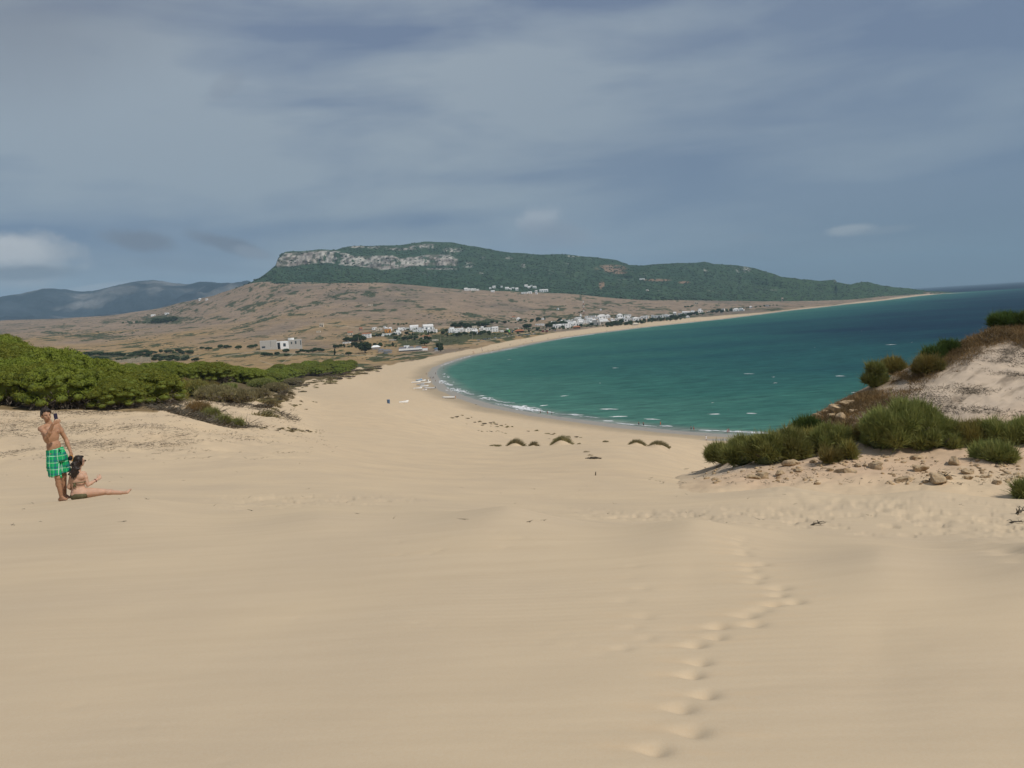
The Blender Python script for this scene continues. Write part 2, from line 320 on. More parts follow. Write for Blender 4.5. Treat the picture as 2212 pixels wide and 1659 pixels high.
# ------------------------------------------------------------ land cover colours
PX, PY = pix(GX, GY, GZ)
edge = np.interp(PX, EDGE[:, 0], EDGE[:, 1]); nz = fbm(PX * 0.03, PY * 0.08, 61, 4)
amp = np.interp(PX, [0, 340, 380, 700, 900, 1100, 2000], [3, 5, 14, 12, 5, 2, 0.8])
sandk = sstep(-1.2, 1.2, (PY - edge) + nz * amp); sandk = np.where(GY < 50, 1.0, sandk); sandk = np.where((_sd < 6), 1.0, sandk)
sandk = np.where((PX > 1500) & (GY < 300), 1.0, sandk)
S1 = np.array([0.566, 0.443, 0.297]); S2 = np.array([0.582, 0.443, 0.288]); WET = np.array([0.35, 0.275, 0.185]); SWASH = np.array([0.27, 0.265, 0.25])
Cc = np.empty(GZ.shape + (3,), np.float32)
k1 = (sstep(14, 45, GY) * (0.75 + 0.4 * fbm(GX * 0.05, GY * 0.05, 71, 3)))[..., None]; sandc = S1 * (1 - k1) + S2 * k1
ft = (np.clip(FPT, 0, 1) * 0.30)[..., None]; sandc = sandc * (1 - ft) + np.array([0.62, 0.44, 0.26]) * ft
orange = (sstep(0.0, 0.5, fbm(GX * 0.08, GY * 0.08, 73, 3)) * bank)[..., None] * 0.5; sandc = sandc * (1 - orange) + np.array([0.55, 0.38, 0.22]) * orange
wn = _sd + 5 * fbm(GX * 0.03, GY * 0.03, 75, 4)
k = ((1 - sstep(9, 24, wn)) * 0.9)[..., None]; sandc = sandc * (1 - k) + WET * k
pool = sstep(1.2, .7, np.sqrt(((PX - 1590) / 75) ** 2 + ((PY - 950) / 2.6) ** 2)) * (GY > 200)
k = (pool * .9)[..., None]; sandc = sandc * (1 - k) + SWASH * k
k = (1 - sstep(5.5, 8.0, _sd + 1.5 * fbm(GX * 0.06, GY * 0.06, 76, 3)))[..., None] * 0.9; sandc = sandc * (1 - k) + SWASH * k
# dry grass land with scrub
G1 = np.array([0.275, 0.208, 0.150]); G2 = np.array([0.320, 0.225, 0.120]); G3 = np.array([0.200, 0.162, 0.125])
nn = fbm(GX * 0.006, GY * 0.003, 81, 4)[..., None]; gl = G1 + (G2 - G1) * np.clip(0.5 + 1.3 * nn + (1500 - GY[..., None]) / 900, 0, 1); gl = gl + (G3 - gl) * sstep(0.1, 0.6, -nn)
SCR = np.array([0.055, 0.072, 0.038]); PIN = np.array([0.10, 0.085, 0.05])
def gauss(cx, cy, wx, wy): return np.exp(-((PX - cx) / wx) ** 2 - ((PY - cy) / wy) ** 2)
dens = -0.32 + 0.5 * gauss(150, 765, 230, 9) + 0.45 * gauss(520, 768, 220, 8) + 0.5 * gauss(950, 728, 260, 12) + 0.55 * gauss(820, 770, 110, 8) + 0.5 * gauss(350, 690, 120, 6) + 0.42 * gauss(200, 725, 130, 10) \
    + 0.45 * gauss(1350, 682, 260, 5) + 0.4 * gauss(1680, 668, 160, 4) + 0.4 * gauss(1010, 700, 90, 8) + 0.35 * gauss(1250, 668, 60, 5)
band = np.exp(-(((PY - (699 - 0.317 * (PX - 542))) / 4.5) ** 2)) * sstep(470, 560, PX) * (1 - sstep(720, 800, PX)); band2 = np.exp(-(((PY - (672 - 0.22 * (PX - 500))) / 5.0) ** 2)) * sstep(480, 520, PX) * (1 - sstep(600, 640, PX))
dens = dens + 0.55 * band + 0.6 * band2
PATCH = [(787, 636, 25, 7), (628, 633, 16, 5), (745, 677, 18, 4), (816, 670, 14, 4), (733, 645, 18, 3), (1015, 679, 16, 5), (349, 688, 40, 9), (350, 697, 95, 3), (226, 695, 14, 4), (414, 655, 28, 5), (402, 670, 34, 4), (477, 688, 14, 4), (545, 673, 14, 8), (110, 717, 16, 3), (141, 705, 28, 3), (201, 726, 55, 3), (314, 748, 42, 7), (392, 753, 34, 4), (150, 768, 50, 6), (300, 772, 110, 6), (465, 753, 8, 4), (1313, 655, 34, 4), (1163, 668, 42, 2), (1019, 680, 14, 6), (1065, 692, 36, 5), (1203, 661, 27, 2), (1215, 684, 32, 4), (1010, 727, 75, 7), (1332, 699, 30, 4), (930, 737, 90, 5), (860, 745, 60, 5), (640, 765, 70, 4), (790, 790, 70, 6), (730, 800, 50, 6), (850, 776, 50, 3), (900, 715, 60, 3), (980, 712, 30, 4), (1110, 722, 60, 2.5), (1230, 704, 60, 4), (1400, 694, 60, 3), (1470, 686, 60, 3), (560, 655, 12, 3), (690, 655, 22, 2.5), (640, 680, 24, 2.5), (880, 650, 30, 2.5), (950, 668, 26, 2.5), (1100, 650, 30, 3), (1420, 668, 40, 2)]
for (cx, cy, wx, wy) in PATCH: dens = dens + 0.58 * np.exp(-(((PX - cx) / wx) ** 2 + ((PY - cy) / wy) ** 2) ** 1.5)
sc = sstep(-0.02, 0.12, 0.75 * fbm(GX * 0.020, GY * 0.009, 91, 5, 0.7) + 1.0 * fbm(GX * 0.07, GY * 0.03, 92, 3) + dens * 1.1 - 0.05) * 0.88
gl = gl * (1 - sc[..., None]) + SCR * sc[..., None]
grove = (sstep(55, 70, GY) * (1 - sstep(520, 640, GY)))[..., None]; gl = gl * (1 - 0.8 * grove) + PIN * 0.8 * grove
# pale tracks on the plain
for pts in [[(600, 792), (560, 778), (640, 760), (700, 764), (860, 772), (960, 757)], [(700, 700), (770, 708), (900, 712), (1000, 702), (1130, 692)], [(480, 770), (560, 758), (640, 764)], [(330, 782), (380, 776), (430, 768)], [(1020, 742), (1120, 722), (1250, 703), (1400, 690)]]:
    p = np.array(pts, float); d = np.abs(PY - np.interp(PX, *(p[np.argsort(p[:, 0])].T))); w = (1 - sstep(0.5, 1.1, d)) * (PX > p[:, 0].min()) * (PX < p[:, 0].max()) * (GY > 600)
    gl = gl * (1 - 0.6 * w[..., None]) + np.array([0.42, 0.34, 0.25]) * 0.6 * w[..., None]
# road along the back of the beach
Cc[:] = gl * (1 - sandk[..., None]) + sandc * sandk[..., None]
V = np.stack([GX, GY, GZ], -1).reshape(-1, 3); nr, nc = GZ.shape
ii = np.arange((nr - 1) * nc).reshape(nr - 1, nc)[:, :-1].ravel(); Q = np.stack([ii, ii + 1, ii + nc + 1, ii + nc], 1)
qs = sandk.ravel()[Q].mean(1); qsd = _sd.ravel()[Q].max(1); qy = V[Q[:, 0], 1]; behind = over.ravel()[Q[:, 0]]
live = (qsd > -25) & (behind < 350); isl = (qs < 0.5)
for nm, mk, mt in (('sand', live & ~isl, M_SAND), ('hillside', live & isl, M_LAND)):
    used, q = subset(V, Q, mk); o = npobj(nm, V[used], q, mt, Cc.reshape(-1, 3)[used]); tag(o, kind='structure')
# the sand goes on behind the photographer
xx = np.linspace(-90, 90, 60); yy = np.linspace(-70, 1.0, 40); bx, by = np.meshgrid(xx, yy)
bzv = 43.4 - 0.092 * by - 0.010 * np.clip(np.abs(bx) - 1.2, 0, None) * sstep(-1, -6, by) * 0 - 0.012 * np.clip(-by - 10, 0, None) ** 1.2 - 0.02
bq = np.arange(39 * 60).reshape(39, 60)[:, :-1].ravel()
o = npobj('sand_behind', np.stack([bx, by, bzv], -1).reshape(-1, 3), np.stack([bq, bq + 1, bq + 61, bq + 60], 1), M_SAND, np.tile(S1, (2400, 1))); o.name = 'sand'; tag(o, kind='structure')
# ------------------------------------------------------------ lofted terrain: right-hand dune, the ridge, the far mountains
def cubic_rows(Yk, Zk, n):
    """Yk, Zk (k, cols) -> n rows per span, monotone-ish Catmull-Rom"""
    k = len(Yk); Ys, Zs = [], []
    for i in range(k - 1):
        p0 = max(i - 1, 0); p3 = min(i + 2, k - 1)
        for s in range(n[i] if i < k - 2 else n[i] + 1):
            u = s / n[i]; 
            def cr(P): return 0.5 * (2 * P[i] + (P[i + 1] - P[p0]) * u + (2 * P[p0] - 5 * P[i] + 4 * P[i + 1] - P[p3]) * u * u + (3 * P[i] - P[p0] - 3 * P[i + 1] + P[p3]) * u ** 3)
            Ys.append(Yk[i] + (Yk[i + 1] - Yk[i]) * u); Zs.append(0.6 * cr(Zk) + 0.4 * (Zk[i] + (Zk[i + 1] - Zk[i]) * u))
    return np.array(Ys), np.array(Zs)
def grid_quads(nr, nc):
    i = np.arange((nr - 1) * nc).reshape(nr - 1, nc)[:, :-1].ravel(); return np.stack([i, i + 1, i + nc + 1, i + nc], 1)
def sm_interp(x, xp, fp):
    y = np.interp(x, xp, fp)   # rounded corners
    d = 0.02 * (xp[-1] - xp[0]); return (np.interp(x - d, xp, fp) + 2 * y + np.interp(x + d, xp, fp)) / 4
DX = [1360, 1450, 1530, 1620, 1700, 1760, 1850, 1950, 2050, 2150, 2250, 2450, 2800]
DA = [1050, 1044, 1042, 1043, 1043, 1044, 1047, 1051, 1054, 1056, 1061, 1072, 1085]; DAY = [29, 28, 27.5, 27.3, 27, 26.5, 26, 25.5, 25, 24.5, 24, 23, 22]
DB = [1040, 1028, 1014, 1006, 1001, 988, 975, 976, 969, 962, 960, 957, 952]; DBY = [32, 32.5, 33, 33, 33, 32.6, 32, 31.5, 31, 30.6, 30.2, 29.5, 28.5]
DC = [1037, 1023, 1007, 992, 968, 944, 908, 878, 856, 838, 828, 818, 808]; DCY = [34, 35, 35.5, 35.8, 36, 36, 35.8, 35.5, 35, 34.8, 34.4, 34, 33]
DD = [1035, 1021, 1003, 982, 930, 899, 850, 802, 752, 706, 704, 700, 695]; DDY = [36, 37, 38, 38.6, 39.5, 40, 40.6, 41, 41, 41, 40.5, 40, 39]
dc = np.linspace(0.10, 1.2, 760); rows = []
for ys, Ys in ((DA, DAY), (DB, DBY), (DC, DCY), (DD, DDY)):
    a, t = ray(DX, ys); Yi = sm_interp(dc, a, Ys); ti = sm_interp(dc, a, t); rows.append((Yi, EYE - ti * Yi))
g0 = np.array([GROUND.z(a * Y, Y) for a, Y in zip(dc, rows[0][0] - 2.5)])
Yk = np.array([rows[0][0] - 2.5, rows[0][0], rows[1][0], rows[2][0], rows[3][0], rows[3][0] + 6, rows[3][0] + 24, rows[3][0] + 60])
Zk = np.array([g0 - 0.35, rows[0][1], rows[1][1], rows[2][1], rows[3][1], rows[3][1] - 1.2, rows[3][1] - 9, rows[3][1] - 27])
DYg, DZg = cubic_rows(Yk, Zk, [10, 60, 90, 110, 30, 20, 12]); DAg = np.tile(dc, (len(DYg), 1)); DXg = DAg * DYg
lw = sstep(0.10, 0.16, DAg); gz_ = EYE - (base_t(DYg) + tps(DAg, DYg).reshape(DYg.shape)) * DYg; wl = sstep(0.14, 0.30, DAg); DZg = DZg * wl + (gz_ - 0.12 - 1.3 * (1 - sstep(0.155, 0.21, DAg))) * (1 - wl)
_px, _py = pix(DXg, DYg, DZg)
DZg = DZg + lw * (0.16 * fbm(DXg * 0.35, DYg * 0.35, 101, 4) + 0.05 * fbm(DXg * 1.8, DYg * 1.8, 102, 3))
rough = (1 - sstep(31.5, 33.5, DYg)); DZg += rough * lw * 0.12 * np.clip(fbm(DXg * 0.9, DYg * 1.1, 103, 3) + 0.1, 0, 1)
# hollows and ribs running down the face
DZg += sstep(33, 35, DYg) * (1 - sstep(41, 43, DYg)) * 0.12 * fbm(DXg * 0.7 + DYg * 0.5, DYg * 0.18, 104, 3)
DUNE = Surf(dc, DYg, DZg)
sl = np.array([0.52, 0.415, 0.315]); so = np.array([0.57, 0.385, 0.235]); br = np.array([0.20, 0.138, 0.075])
kf = (1 - sstep(31, 34, DYg + 1.2 * fbm(DXg * 0.3, DYg * 0.3, 105, 3)))[..., None] * 0.75; dcol = sl * (1 - kf) + so * kf
crest = (sstep(36.6, 39.8, DYg + 1.8 * fbm(DXg * 0.4, DYg * 0.5, 106, 4)) * sstep(1690, 1760, _px))[..., None] * 0.75; dcol = dcol * (1 - crest) + br * crest
al_, acr = DXg * .86 + DYg * .5, -DXg * .5 + DYg * .86; st = (sstep(-0.14, 0.22, fbm(al_ * .35, acr * 1.3, 107, 5, .6) + .18 * sstep(2080, 1800, _px) - .05) * 0.78 * sstep(32.5, 34.5, DYg))[..., None]; dcol = dcol * (1 - st) + np.array([0.17, 0.130, 0.095]) * st
lb_ = (1 - sstep(0.17, 0.30, DAg))[..., None]; dcol = dcol * (1 - lb_) + S2 * lb_; ff = (1 - sstep(24.5, 28.5, DYg + 1.2 * fbm(DXg * .6, DYg * .6, 109, 3)))[..., None]; dcol = dcol * (1 - ff) + S2 * ff
o = npobj('sand_dune', np.stack([DXg, DYg, DZg], -1).reshape(-1, 3), grid_quads(*DZg.shape), M_SAND, dcol.reshape(-1, 3)); tag(o, kind='structure')
def top_z(X, Y): return max(GROUND.z(X, Y), DUNE.z(X, Y) if X / Y > dc[0] else -99)
def hit(x, y, ymin=0):
    g = GROUND.hit(x, y, ymin); a = float(ray(x, y)[0])
    if a > dc[0] and ymin < 50:
        d = DUNE.hit(x, y, ymin)
        if d and (g is None or d[1] < g[1]): return d
    return g
# ---- the limestone ridge
SKY = np.array([(380, 664), (430, 652), (460, 640), (500, 626), (542, 610.5), (566.7, 595.7), (584, 583.5), (595, 573.7), (600, 559), (606, 551), (616, 545), (652.5, 543), (689, 539.4), (726, 540), (738, 535.7), (755, 531.5), (787, 531.5), (824, 530), (856, 529.6), (897.6, 524.7), (915, 521.5), (959, 523.4), (983, 524), (1015, 530.8), (1057, 538), (1084, 544), (1163, 549.7), (1224.5, 549.7), (1286, 555.8), (1332, 562), (1359, 572.6), (1393, 573.3), (1439, 569), (1500, 568), (1522, 564.4), (1540, 569.6), (1592, 572.6), (1626.6, 578.8), (1660, 588), (1688.7, 598), (1742, 603.8), (1771, 607.6), (1789, 605), (1804, 604.7), (1807, 609.7), (1839, 614), (1860, 609.7), (1878, 609.7), (1904, 616.5), (1943, 621.5), (1972, 624.5), (2002, 628), (2031, 629.5), (2055, 631), (2075, 631.4)])
CT = np.array([(560, 600), (596, 562), (615.7, 546.5), (689, 541.4), (726, 542.6), (750.5, 547.5), (767.7, 554), (812, 552.8), (848.6, 552), (868, 559), (880, 556.5), (924.5, 550.4), (971, 550.4), (988, 559), (1100, 568), (1250, 573), (1359, 586), (1520, 586), (1626, 596), (1742, 616), (1860, 622), (2000, 631), (2075, 631.5)])
CB = np.array([(560, 605), (595, 577), (640, 573.7), (679, 568.8), (713.8, 567.6), (748, 573.7), (775, 575), (824, 582), (861, 580), (885, 575), (934, 572.5), (988, 573.7), (1100, 580), (1250, 585), (1359, 598), (1520, 600), (1626, 610), (1742, 627), (1860, 630), (2000, 633), (2075, 631.5)])
a0 = float(ray(385, 660)[0]); a1 = float(ray(2074, 631)[0]); mc = np.linspace(a0, a1, 1500)
def curve(P): a, t = ray(P[:, 0], P[:, 1]); return np.interp(mc, a, t)
tF, tR, tT, tB = curve(FOREST), curve(SKY), curve(CT), curve(CB)
tR = tR - 0.0007 * fbm(mc * 90, mc * 0, 111, 4) * sstep(0, 0.01, tF - tR); tR = np.minimum(tR, tF - 0.00002)
span = tF - tR; tB = np.minimum(np.maximum(tB, tR + 0.18 * span), tR + 0.75 * span); tT = np.minimum(np.maximum(tT, tR + 0.03 * span), tB - 0.06 * span)
YF = FY_at(mc); h = np.clip(span / 0.05, 0.05, 1.2); YB = YF + 850 * h; YT = YB + 90 * h; YR = YT + 450 * h
gf = np.array([GROUND.z(a * Y, Y) for a, Y in zip(mc, YF - 40)])
Yk = np.array([YF - 40, YF, YB, YT, YR, YR + 250 * h + 20, YR + 1600 * h + 100]); ZR = EYE - tR * YR
Zk = np.array([gf - 8, EYE - tF * YF, EYE - tB * YB, EYE - tT * YT, ZR, ZR - 25 * h, ZR - 260 * h])
MYg, MZg = cubic_rows(Yk, Zk, [3, 90, 46, 50, 8, 8]); MAg = np.tile(mc, (len(MYg), 1)); MXg = MAg * MYg
vrow = np.concatenate([np.zeros(3), np.linspace(0, 1, 90), np.full(46, 1.0), np.linspace(1, 2, 50), np.full(17, 2)])[:, None]
env = np.sin(np.clip(vrow, 0, 2) / 2 * math.pi) * h[None]
MZg = MZg + env * (26 * fbm(MXg * 0.0035, MYg * 0.002, 112, 4) + 5 * fbm(MXg * 0.015, MYg * 0.012, 113, 3))
bandc = np.exp(-((np.arange(len(MYg)) - 116) / 22.0) ** 2)[:, None] * sstep(590, 610, pix(MXg, MYg, MZg)[0]) * (1 - sstep(985, 1010, pix(MXg, MYg, MZg)[0]))
MYg = MYg + bandc * 34 * fbm(MXg * 0.03, MZg * 0.012, 114, 4); MXg = MAg * MYg
MZg = MZg + bandc * 9 * fbm(MXg * 0.035, MZg * 0.03, 115, 3)
RIDGE = Surf(mc, MYg, MZg)
qx, qy = pix(MXg, MYg, MZg)
FC = np.array([0.044, 0.078, 0.050]); FC2 = np.array([0.056, 0.090, 0.054]); RK = np.array([0.36, 0.345, 0.31]); BRN = np.array([0.27, 0.185, 0.13])
nf = np.clip(0.5 + fbm(MXg * 0.01, MYg * 0.006, 121, 4), 0, 1)[..., None]; mcol = FC * (1 - nf) + FC2 * nf
gr = sstep(1500, 1750, qx)[..., None] * 0.5; mcol = mcol * (1 - gr) + np.array([0.050, 0.085, 0.034]) * gr
tY, bY = np.interp(qx, CT[:, 0], CT[:, 1]), np.interp(qx, CB[:, 0], CB[:, 1])
inb = sstep(-2, 1.5, qy - tY) * (1 - sstep(-1.5, 2.5, qy - bY)) * sstep(594, 600, qx) * (1 - sstep(986, 993, qx))
def blob(cx, cy, wx, wy): return sstep(1.25, 0.75, np.sqrt(((qx - cx) / wx) ** 2 + ((qy - cy) / wy) ** 2))
for b in [(772, 533.5, 16, 2.2), (815, 534.5, 22, 2.6), (860, 538, 26, 3), (893, 535, 10, 4.5), (925, 532, 24, 5), (978, 540, 21, 5), (955, 580.5, 36, 1.8)]: inb = np.maximum(inb, blob(*b) * 0.9)
inb2 = np.zeros_like(inb)
for b in [(1605, 583, 16, 7), (1100, 558, 8, 4), (1043, 557, 5, 3), (1010, 572, 14, 6), (1130, 574, 12, 4), (1042, 590, 8, 3), (1240, 553, 14, 3), (1525, 583, 5, 5), (1390, 595, 6, 5), (1805, 607, 4, 2.5)]: inb2 = np.maximum(inb2, blob(*b) * 0.55)
strk = 0.8 * fbm(MXg * 0.045, MZg * 0.030, 122, 4, 0.6) + 0.6 * fbm(MXg * 0.09, MZg * 0.09, 123, 3)
rk = sstep(-0.24, 0.06, strk + 0.4 * (inb - 1) + 0.1) * inb * 0.95 + sstep(-0.05, 0.12, strk) * inb2 * 1.3; rk = np.clip(rk, 0, 1)
spots = sstep(0.62, 0.75, fbm(MXg * 0.02, MYg * 0.02, 124, 3)) * 0.4; rk = np.maximum(rk, spots)[..., None]
rv = np.clip(0.80 + 0.9 * fbm(MXg * 0.08, MZg * 0.06, 125, 3) + .5 * fbm(MXg * 0.02, MZg * 0.09, 129, 2), 0.25, 1.25)[..., None]; mcol = mcol * (1 - rk) + RK * rv * rk
pinkish = (inb * sstep(-0.1, 0.2, fbm(MXg * 0.008, MZg * 0.02, 126, 3)) * 0.3)[..., None]; mcol = mcol * (1 - pinkish) + np.array([0.22, 0.165, 0.15]) * pinkish
bb = np.zeros_like(inb)
for b in [(1320, 580, 32, 8), (1338, 588, 16, 4), (1300, 615, 6, 10), (1420, 605, 28, 2.6), (1478, 610, 12, 2.6), (1876, 652, 30, 3.0), (1930, 641, 34, 2.0), (2010, 633, 30, 1.6), (1700, 657, 60, 1.5)]: bb = np.maximum(bb, blob(*b))
bb = (bb * sstep(-0.35, 0.0, fbm(MXg * 0.02, MYg * 0.01, 127, 3)))[..., None] * 0.85; mcol = mcol * (1 - bb) + BRN * bb
o = npobj('mountain', np.stack([MXg, MYg, MZg], -1).reshape(-1, 3), grid_quads(*MZg.shape), M_FOREST, mcol.reshape(-1, 3)); tag(o, kind='structure')
# ---- far mountains on the left
FS = np.array([(-400, 655), (-200, 650), (0, 641.5), (50, 634), (93, 622.6), (141, 625), (176, 630.7), (201, 630), (239, 620), (289, 609), (329, 604), (364, 610), (402, 615.6), (440, 610), (460, 609.6), (477, 612.6), (495, 610.6), (530, 614.6), (600, 625), (800, 640), (1000, 660)])
a, t = ray(FS[:, 0], FS[:, 1]); fc = np.linspace(a[0], a[-1], 700); tr_ = sm_interp(fc, a, t) - 0.0006 * fbm(fc * 60, fc * 0, 131, 4)
tr_ = np.interp(fc, a, t) * 0.6 + 0.4 * tr_ - 0.0005 * fbm(fc * 120, fc * 0, 132, 3)
Yr = 8600 + 400 * fbm(fc * 6, fc * 0, 133, 2); ZR = EYE - tr_ * Yr
Yk = np.array([np.full(700, 5600.0), np.full(700, 6600.0), Yr, Yr + 600, Yr + 3000]); Zk = np.array([np.full(700, 60.0), np.full(700, 190.0), ZR, ZR - 60, ZR - 500])
FYg, FZg = cubic_rows(Yk, Zk, [10, 90, 6, 6]); FXg = np.tile(fc, (len(FYg), 1)) * FYg
vv = np.clip(np.concatenate([np.linspace(0, .3, 10), np.linspace(0.3, 1, 90), np.full(13, 1.0)]), 0, 1)[:, None]
FZg = FZg + np.sin(vv * math.pi) * (260 * fbm(FXg * 0.0012, FYg * 0.0011, 134, 5)); fx, fy = pix(FXg, FYg, FZg)
fcol = np.array([0.028, 0.034, 0.040]) + np.zeros(FZg.shape + (3,)); r = (sstep(0.12, 0.5, fbm(FXg * 0.002, FYg * 0.003, 135, 5)) * 0.55)[..., None]
r2 = (sstep(1.3, 0.5, np.sqrt(((fx - 335) / 20) ** 2 + ((fy - 625) / 16) ** 2)) * 0.6 * np.clip(0.6 + fbm(FXg * 0.004, FYg * 0.006, 136, 3), 0, 1))[..., None]
r = np.maximum(r, r2); fcol = fcol * (1 - r) + np.array([0.20, 0.19, 0.18]) * r; fcol = fcol * (1 + 0.9 * fbm(FXg * 0.003, FYg * 0.004, 137, 4)[..., None])  # pale patches and strong mottling put relief shading into the slope colour
o = npobj('mountain', np.stack([FXg, FYg, FZg], -1).reshape(-1, 3), grid_quads(*FZg.shape), M_FAR, fcol.reshape(-1, 3)); tag(o, kind='structure')
# ------------------------------------------------------------ the sea
def sea_mat():
    m, g, b = material('sea_water'); tc = g.add('ShaderNodeTexCoord').outputs['Object']
    sdn = g.add('ShaderNodeAttribute', attribute_name='Col').outputs['Color']
    d = g.add('ShaderNodeSeparateColor', {0: sdn}).outputs[0]
    wn = g.noise(g.mp(tc, (0.5, 1, 1), (0, 0, 0.1)), 0.006, 5, 0.6)
    dd = g.m('ADD', d, g.m('MULTIPLY', g.m('SUBTRACT', wn, 0.5), g.rng(d, 0.05, 0.25, 0.0, 0.45)))
    rp = g.add('ShaderNodeValToRGB', {0: dd}); e = rp.color_ramp.elements
    e[0].position = 0.0; e[0].color = (0.27, 0.28, 0.25, 1); e[1].position = 1.0; e[1].color = (0.003, 0.011, 0.034, 1)
    for p, c in ((0.05, (0.17, 0.215, 0.18)), (0.085, (0.062, 0.172, 0.130)), (0.22, (0.032, 0.125, 0.100)), (0.38, (0.017, 0.084, 0.084)), (0.52, (0.007, 0.034, 0.056)), (0.68, (0.004, 0.017, 0.040))):
        x = e.new(p); x.color = c + (1,)
    n2 = g.noise(g.mp(tc, (0.4, 1, 1), (0, 0, 0.12)), 0.12, 5, 0.65); c = g.mix(g.rng(n2, 0.3, 0.7), (0.70, 0.73, 0.76), (1.26, 1.23, 1.20)); c = g.mix(1.0, rp.outputs[0], c, 'MULTIPLY')
    n3 = g.noise(g.mp(tc, (0.25, 1, 1), (0, 0, 0.15)), 0.4, 4, 0.7); c = g.mix(1.0, c, g.mix(g.rng(n3, 0.35, 0.65), (0.75, 0.75, 0.75), (1.22, 1.22, 1.22)), 'MULTIPLY')
    df = g.add('ShaderNodeBsdfDiffuse', {'Color': c}); gl = g.add('ShaderNodeBsdfGlossy', {'Color': (0.8, 0.9, 1, 1), 'Roughness': 0.35})
    h = g.m('ADD', g.m('MULTIPLY', n2, 1.4), g.m('MULTIPLY', n3, 0.5)); bp = g.add('ShaderNodeBump', {'Height': h, 'Strength': 0.6, 'Distance': 1.0})
    g.l.new(bp.outputs[0], df.inputs['Normal']); g.l.new(bp.outputs[0], gl.inputs['Normal'])
    mx = g.add('ShaderNodeMixShader', {0: 0.055, 1: df.outputs[0], 2: gl.outputs[0]}); g.l.new(mx.outputs[0], g.n['Material Output'].inputs[0])
    return m
M_SEA = sea_mat()
wa = np.linspace(-0.35, 1.6, 640); wy = np.concatenate([np.geomspace(170, 6500, 520, endpoint=False), np.geomspace(6500, 25000, 25)]); WA, WY = np.meshgrid(wa, wy); WX = WA * WY
wsd = shore_sd(WX, WY); depth = np.clip(-wsd / 1000.0, 0, 1.0); depth = np.sqrt(np.clip(-wsd, 0, 1400) / 1400)
depth = depth * 0.9 + 0.10 * sstep(1400, 5000, -wsd)
V = np.stack([WX, WY, 0 * WX], -1).reshape(-1, 3); Q = grid_quads(*WX.shape); mk = wsd.ravel()[Q].min(1) < 2
used, q = subset(V, Q, mk); o = npobj('sea', V[used], q, M_SEA, np.repeat(depth.ravel()[used, None], 3, 1)); o.name = 'water'; tag(o, kind='structure')
# surf and whitecaps: irregular low foam patches lying on the water
M_FOAM = plain('foam', (0.72, 0.74, 0.74), 0.9, 0.12, 0.8)
fV, fF = [], []
def foam_blob(X, Y, rx, ry, an, z):
    n = 11; c, s = math.cos(an), math.sin(an); b = len(fV); fV.append((X, Y, z + 0.10))
    for i in range(n):
        k = i / n * 2 * math.pi; r = random.uniform(0.5, 1.15); u, v = rx * r * math.cos(k), ry * r * math.sin(k); fV.append((X + u * c - v * s, Y + u * s + v * c, z))
    for i in range(n): fF.append((b, b + 1 + i, b + 1 + (i + 1) % n))
def foam_run(p0, p1, wid, n, along=2.2):
    A = np.array(onz(*p0)); B = np.array(onz(*p1)); an = math.atan2(B[1] - A[1], B[0] - A[0]); L = np.linalg.norm(B - A); nrm = np.array([-math.sin(an), math.cos(an)])
    for i in range(n):
        k = random.random(); P = A + (B - A) * k + nrm * random.gauss(0, wid * 0.5) * math.sin(math.pi * min(max(k, .08), .92))
        foam_blob(P[0], P[1], random.uniform(0.5, 1.3) * along, random.uniform(0.12, 0.4) * wid * 0.42, an + random.uniform(-.15, .15), 0.06 + random.random() * 0.05)
for r in [((958, 808), (967, 816), 6, 14), ((951, 822), (976, 833), 5, 60), ((966, 838), (992, 847), 3, 30), ((972, 838), (1010, 850), 5, 50), ((1014, 851), (1022, 852), 2, 10), ((1034, 856), (1043, 855.5), 2, 8), ((1043, 859), (1072, 865), 3.5, 34), ((1072, 866), (1084, 868), 1.5, 10), ((1086, 869), (1110, 871), 1.5, 10), ((1073, 872), (1120, 881), 2.2, 40), ((1110, 877), (1165, 888), 5, 90), ((1120, 882), (1195, 892), 2.2, 70),
          ((1229, 895.5), (1255, 896.5), 1.5, 22), ((1302, 884), (1330, 884.5), 1.3, 24), ((1325, 900.5), (1345, 900), 1.3, 18), ((1398, 905.5), (1418, 906.5), 1.2, 16), ((1305, 909), (1325, 910), 1.2, 12), ((1330, 914), (1420, 922), 1.2, 30), ((1430, 920.5), (1450, 921.5), 1.2, 12), ((1515, 929.5), (1560, 932), 1.2, 26), ((1570, 931.5), (1680, 938), 2.0, 80), ((1538, 895), (1553, 894.8), 1.0, 10), ((1620, 893), (1630, 893.5), 1.2, 10), ((1171, 877), (1178, 876), 1, 8), ((1195, 893), (1290, 903), 1.0, 26),
          ((1020, 767), (1070, 759.5), 4, 80), ((980, 779), (1020, 768), 3, 40), ((953, 790), (980, 780), 2.5, 30), ((1216, 856), (1221, 855.5), 1, 6), ((1809, 812.5), (1818, 812.5), 1.2, 14), ((1918, 745), (1931, 744.5), 1.5, 16), ((1325, 795), (1333, 795), 1.2, 8), ((1607, 807.5), (1624, 808), 1.0, 10)]:
    foam_run(*r)
for i in range(60):     # thin broken line along the far waterline
    k = random.uniform(0.0, 1.0); x = 1070 + 900 * k; y = float(np.interp(x, [p[0] for p in SHORE_PX[15:]], [p[1] for p in SHORE_PX[15:]])); P = onz(x, y + 0.15)
    foam_blob(P[0] + 1, P[1], random.uniform(6, 22), random.uniform(0.6, 1.6), 0.6, 0.05)
o = mobj('surf_foam', fV, fF, M_FOAM, smooth=False); tag(o, 'white broken surf washing along the curved waterline', 'foam', kind='stuff')
fV, fF = [], []
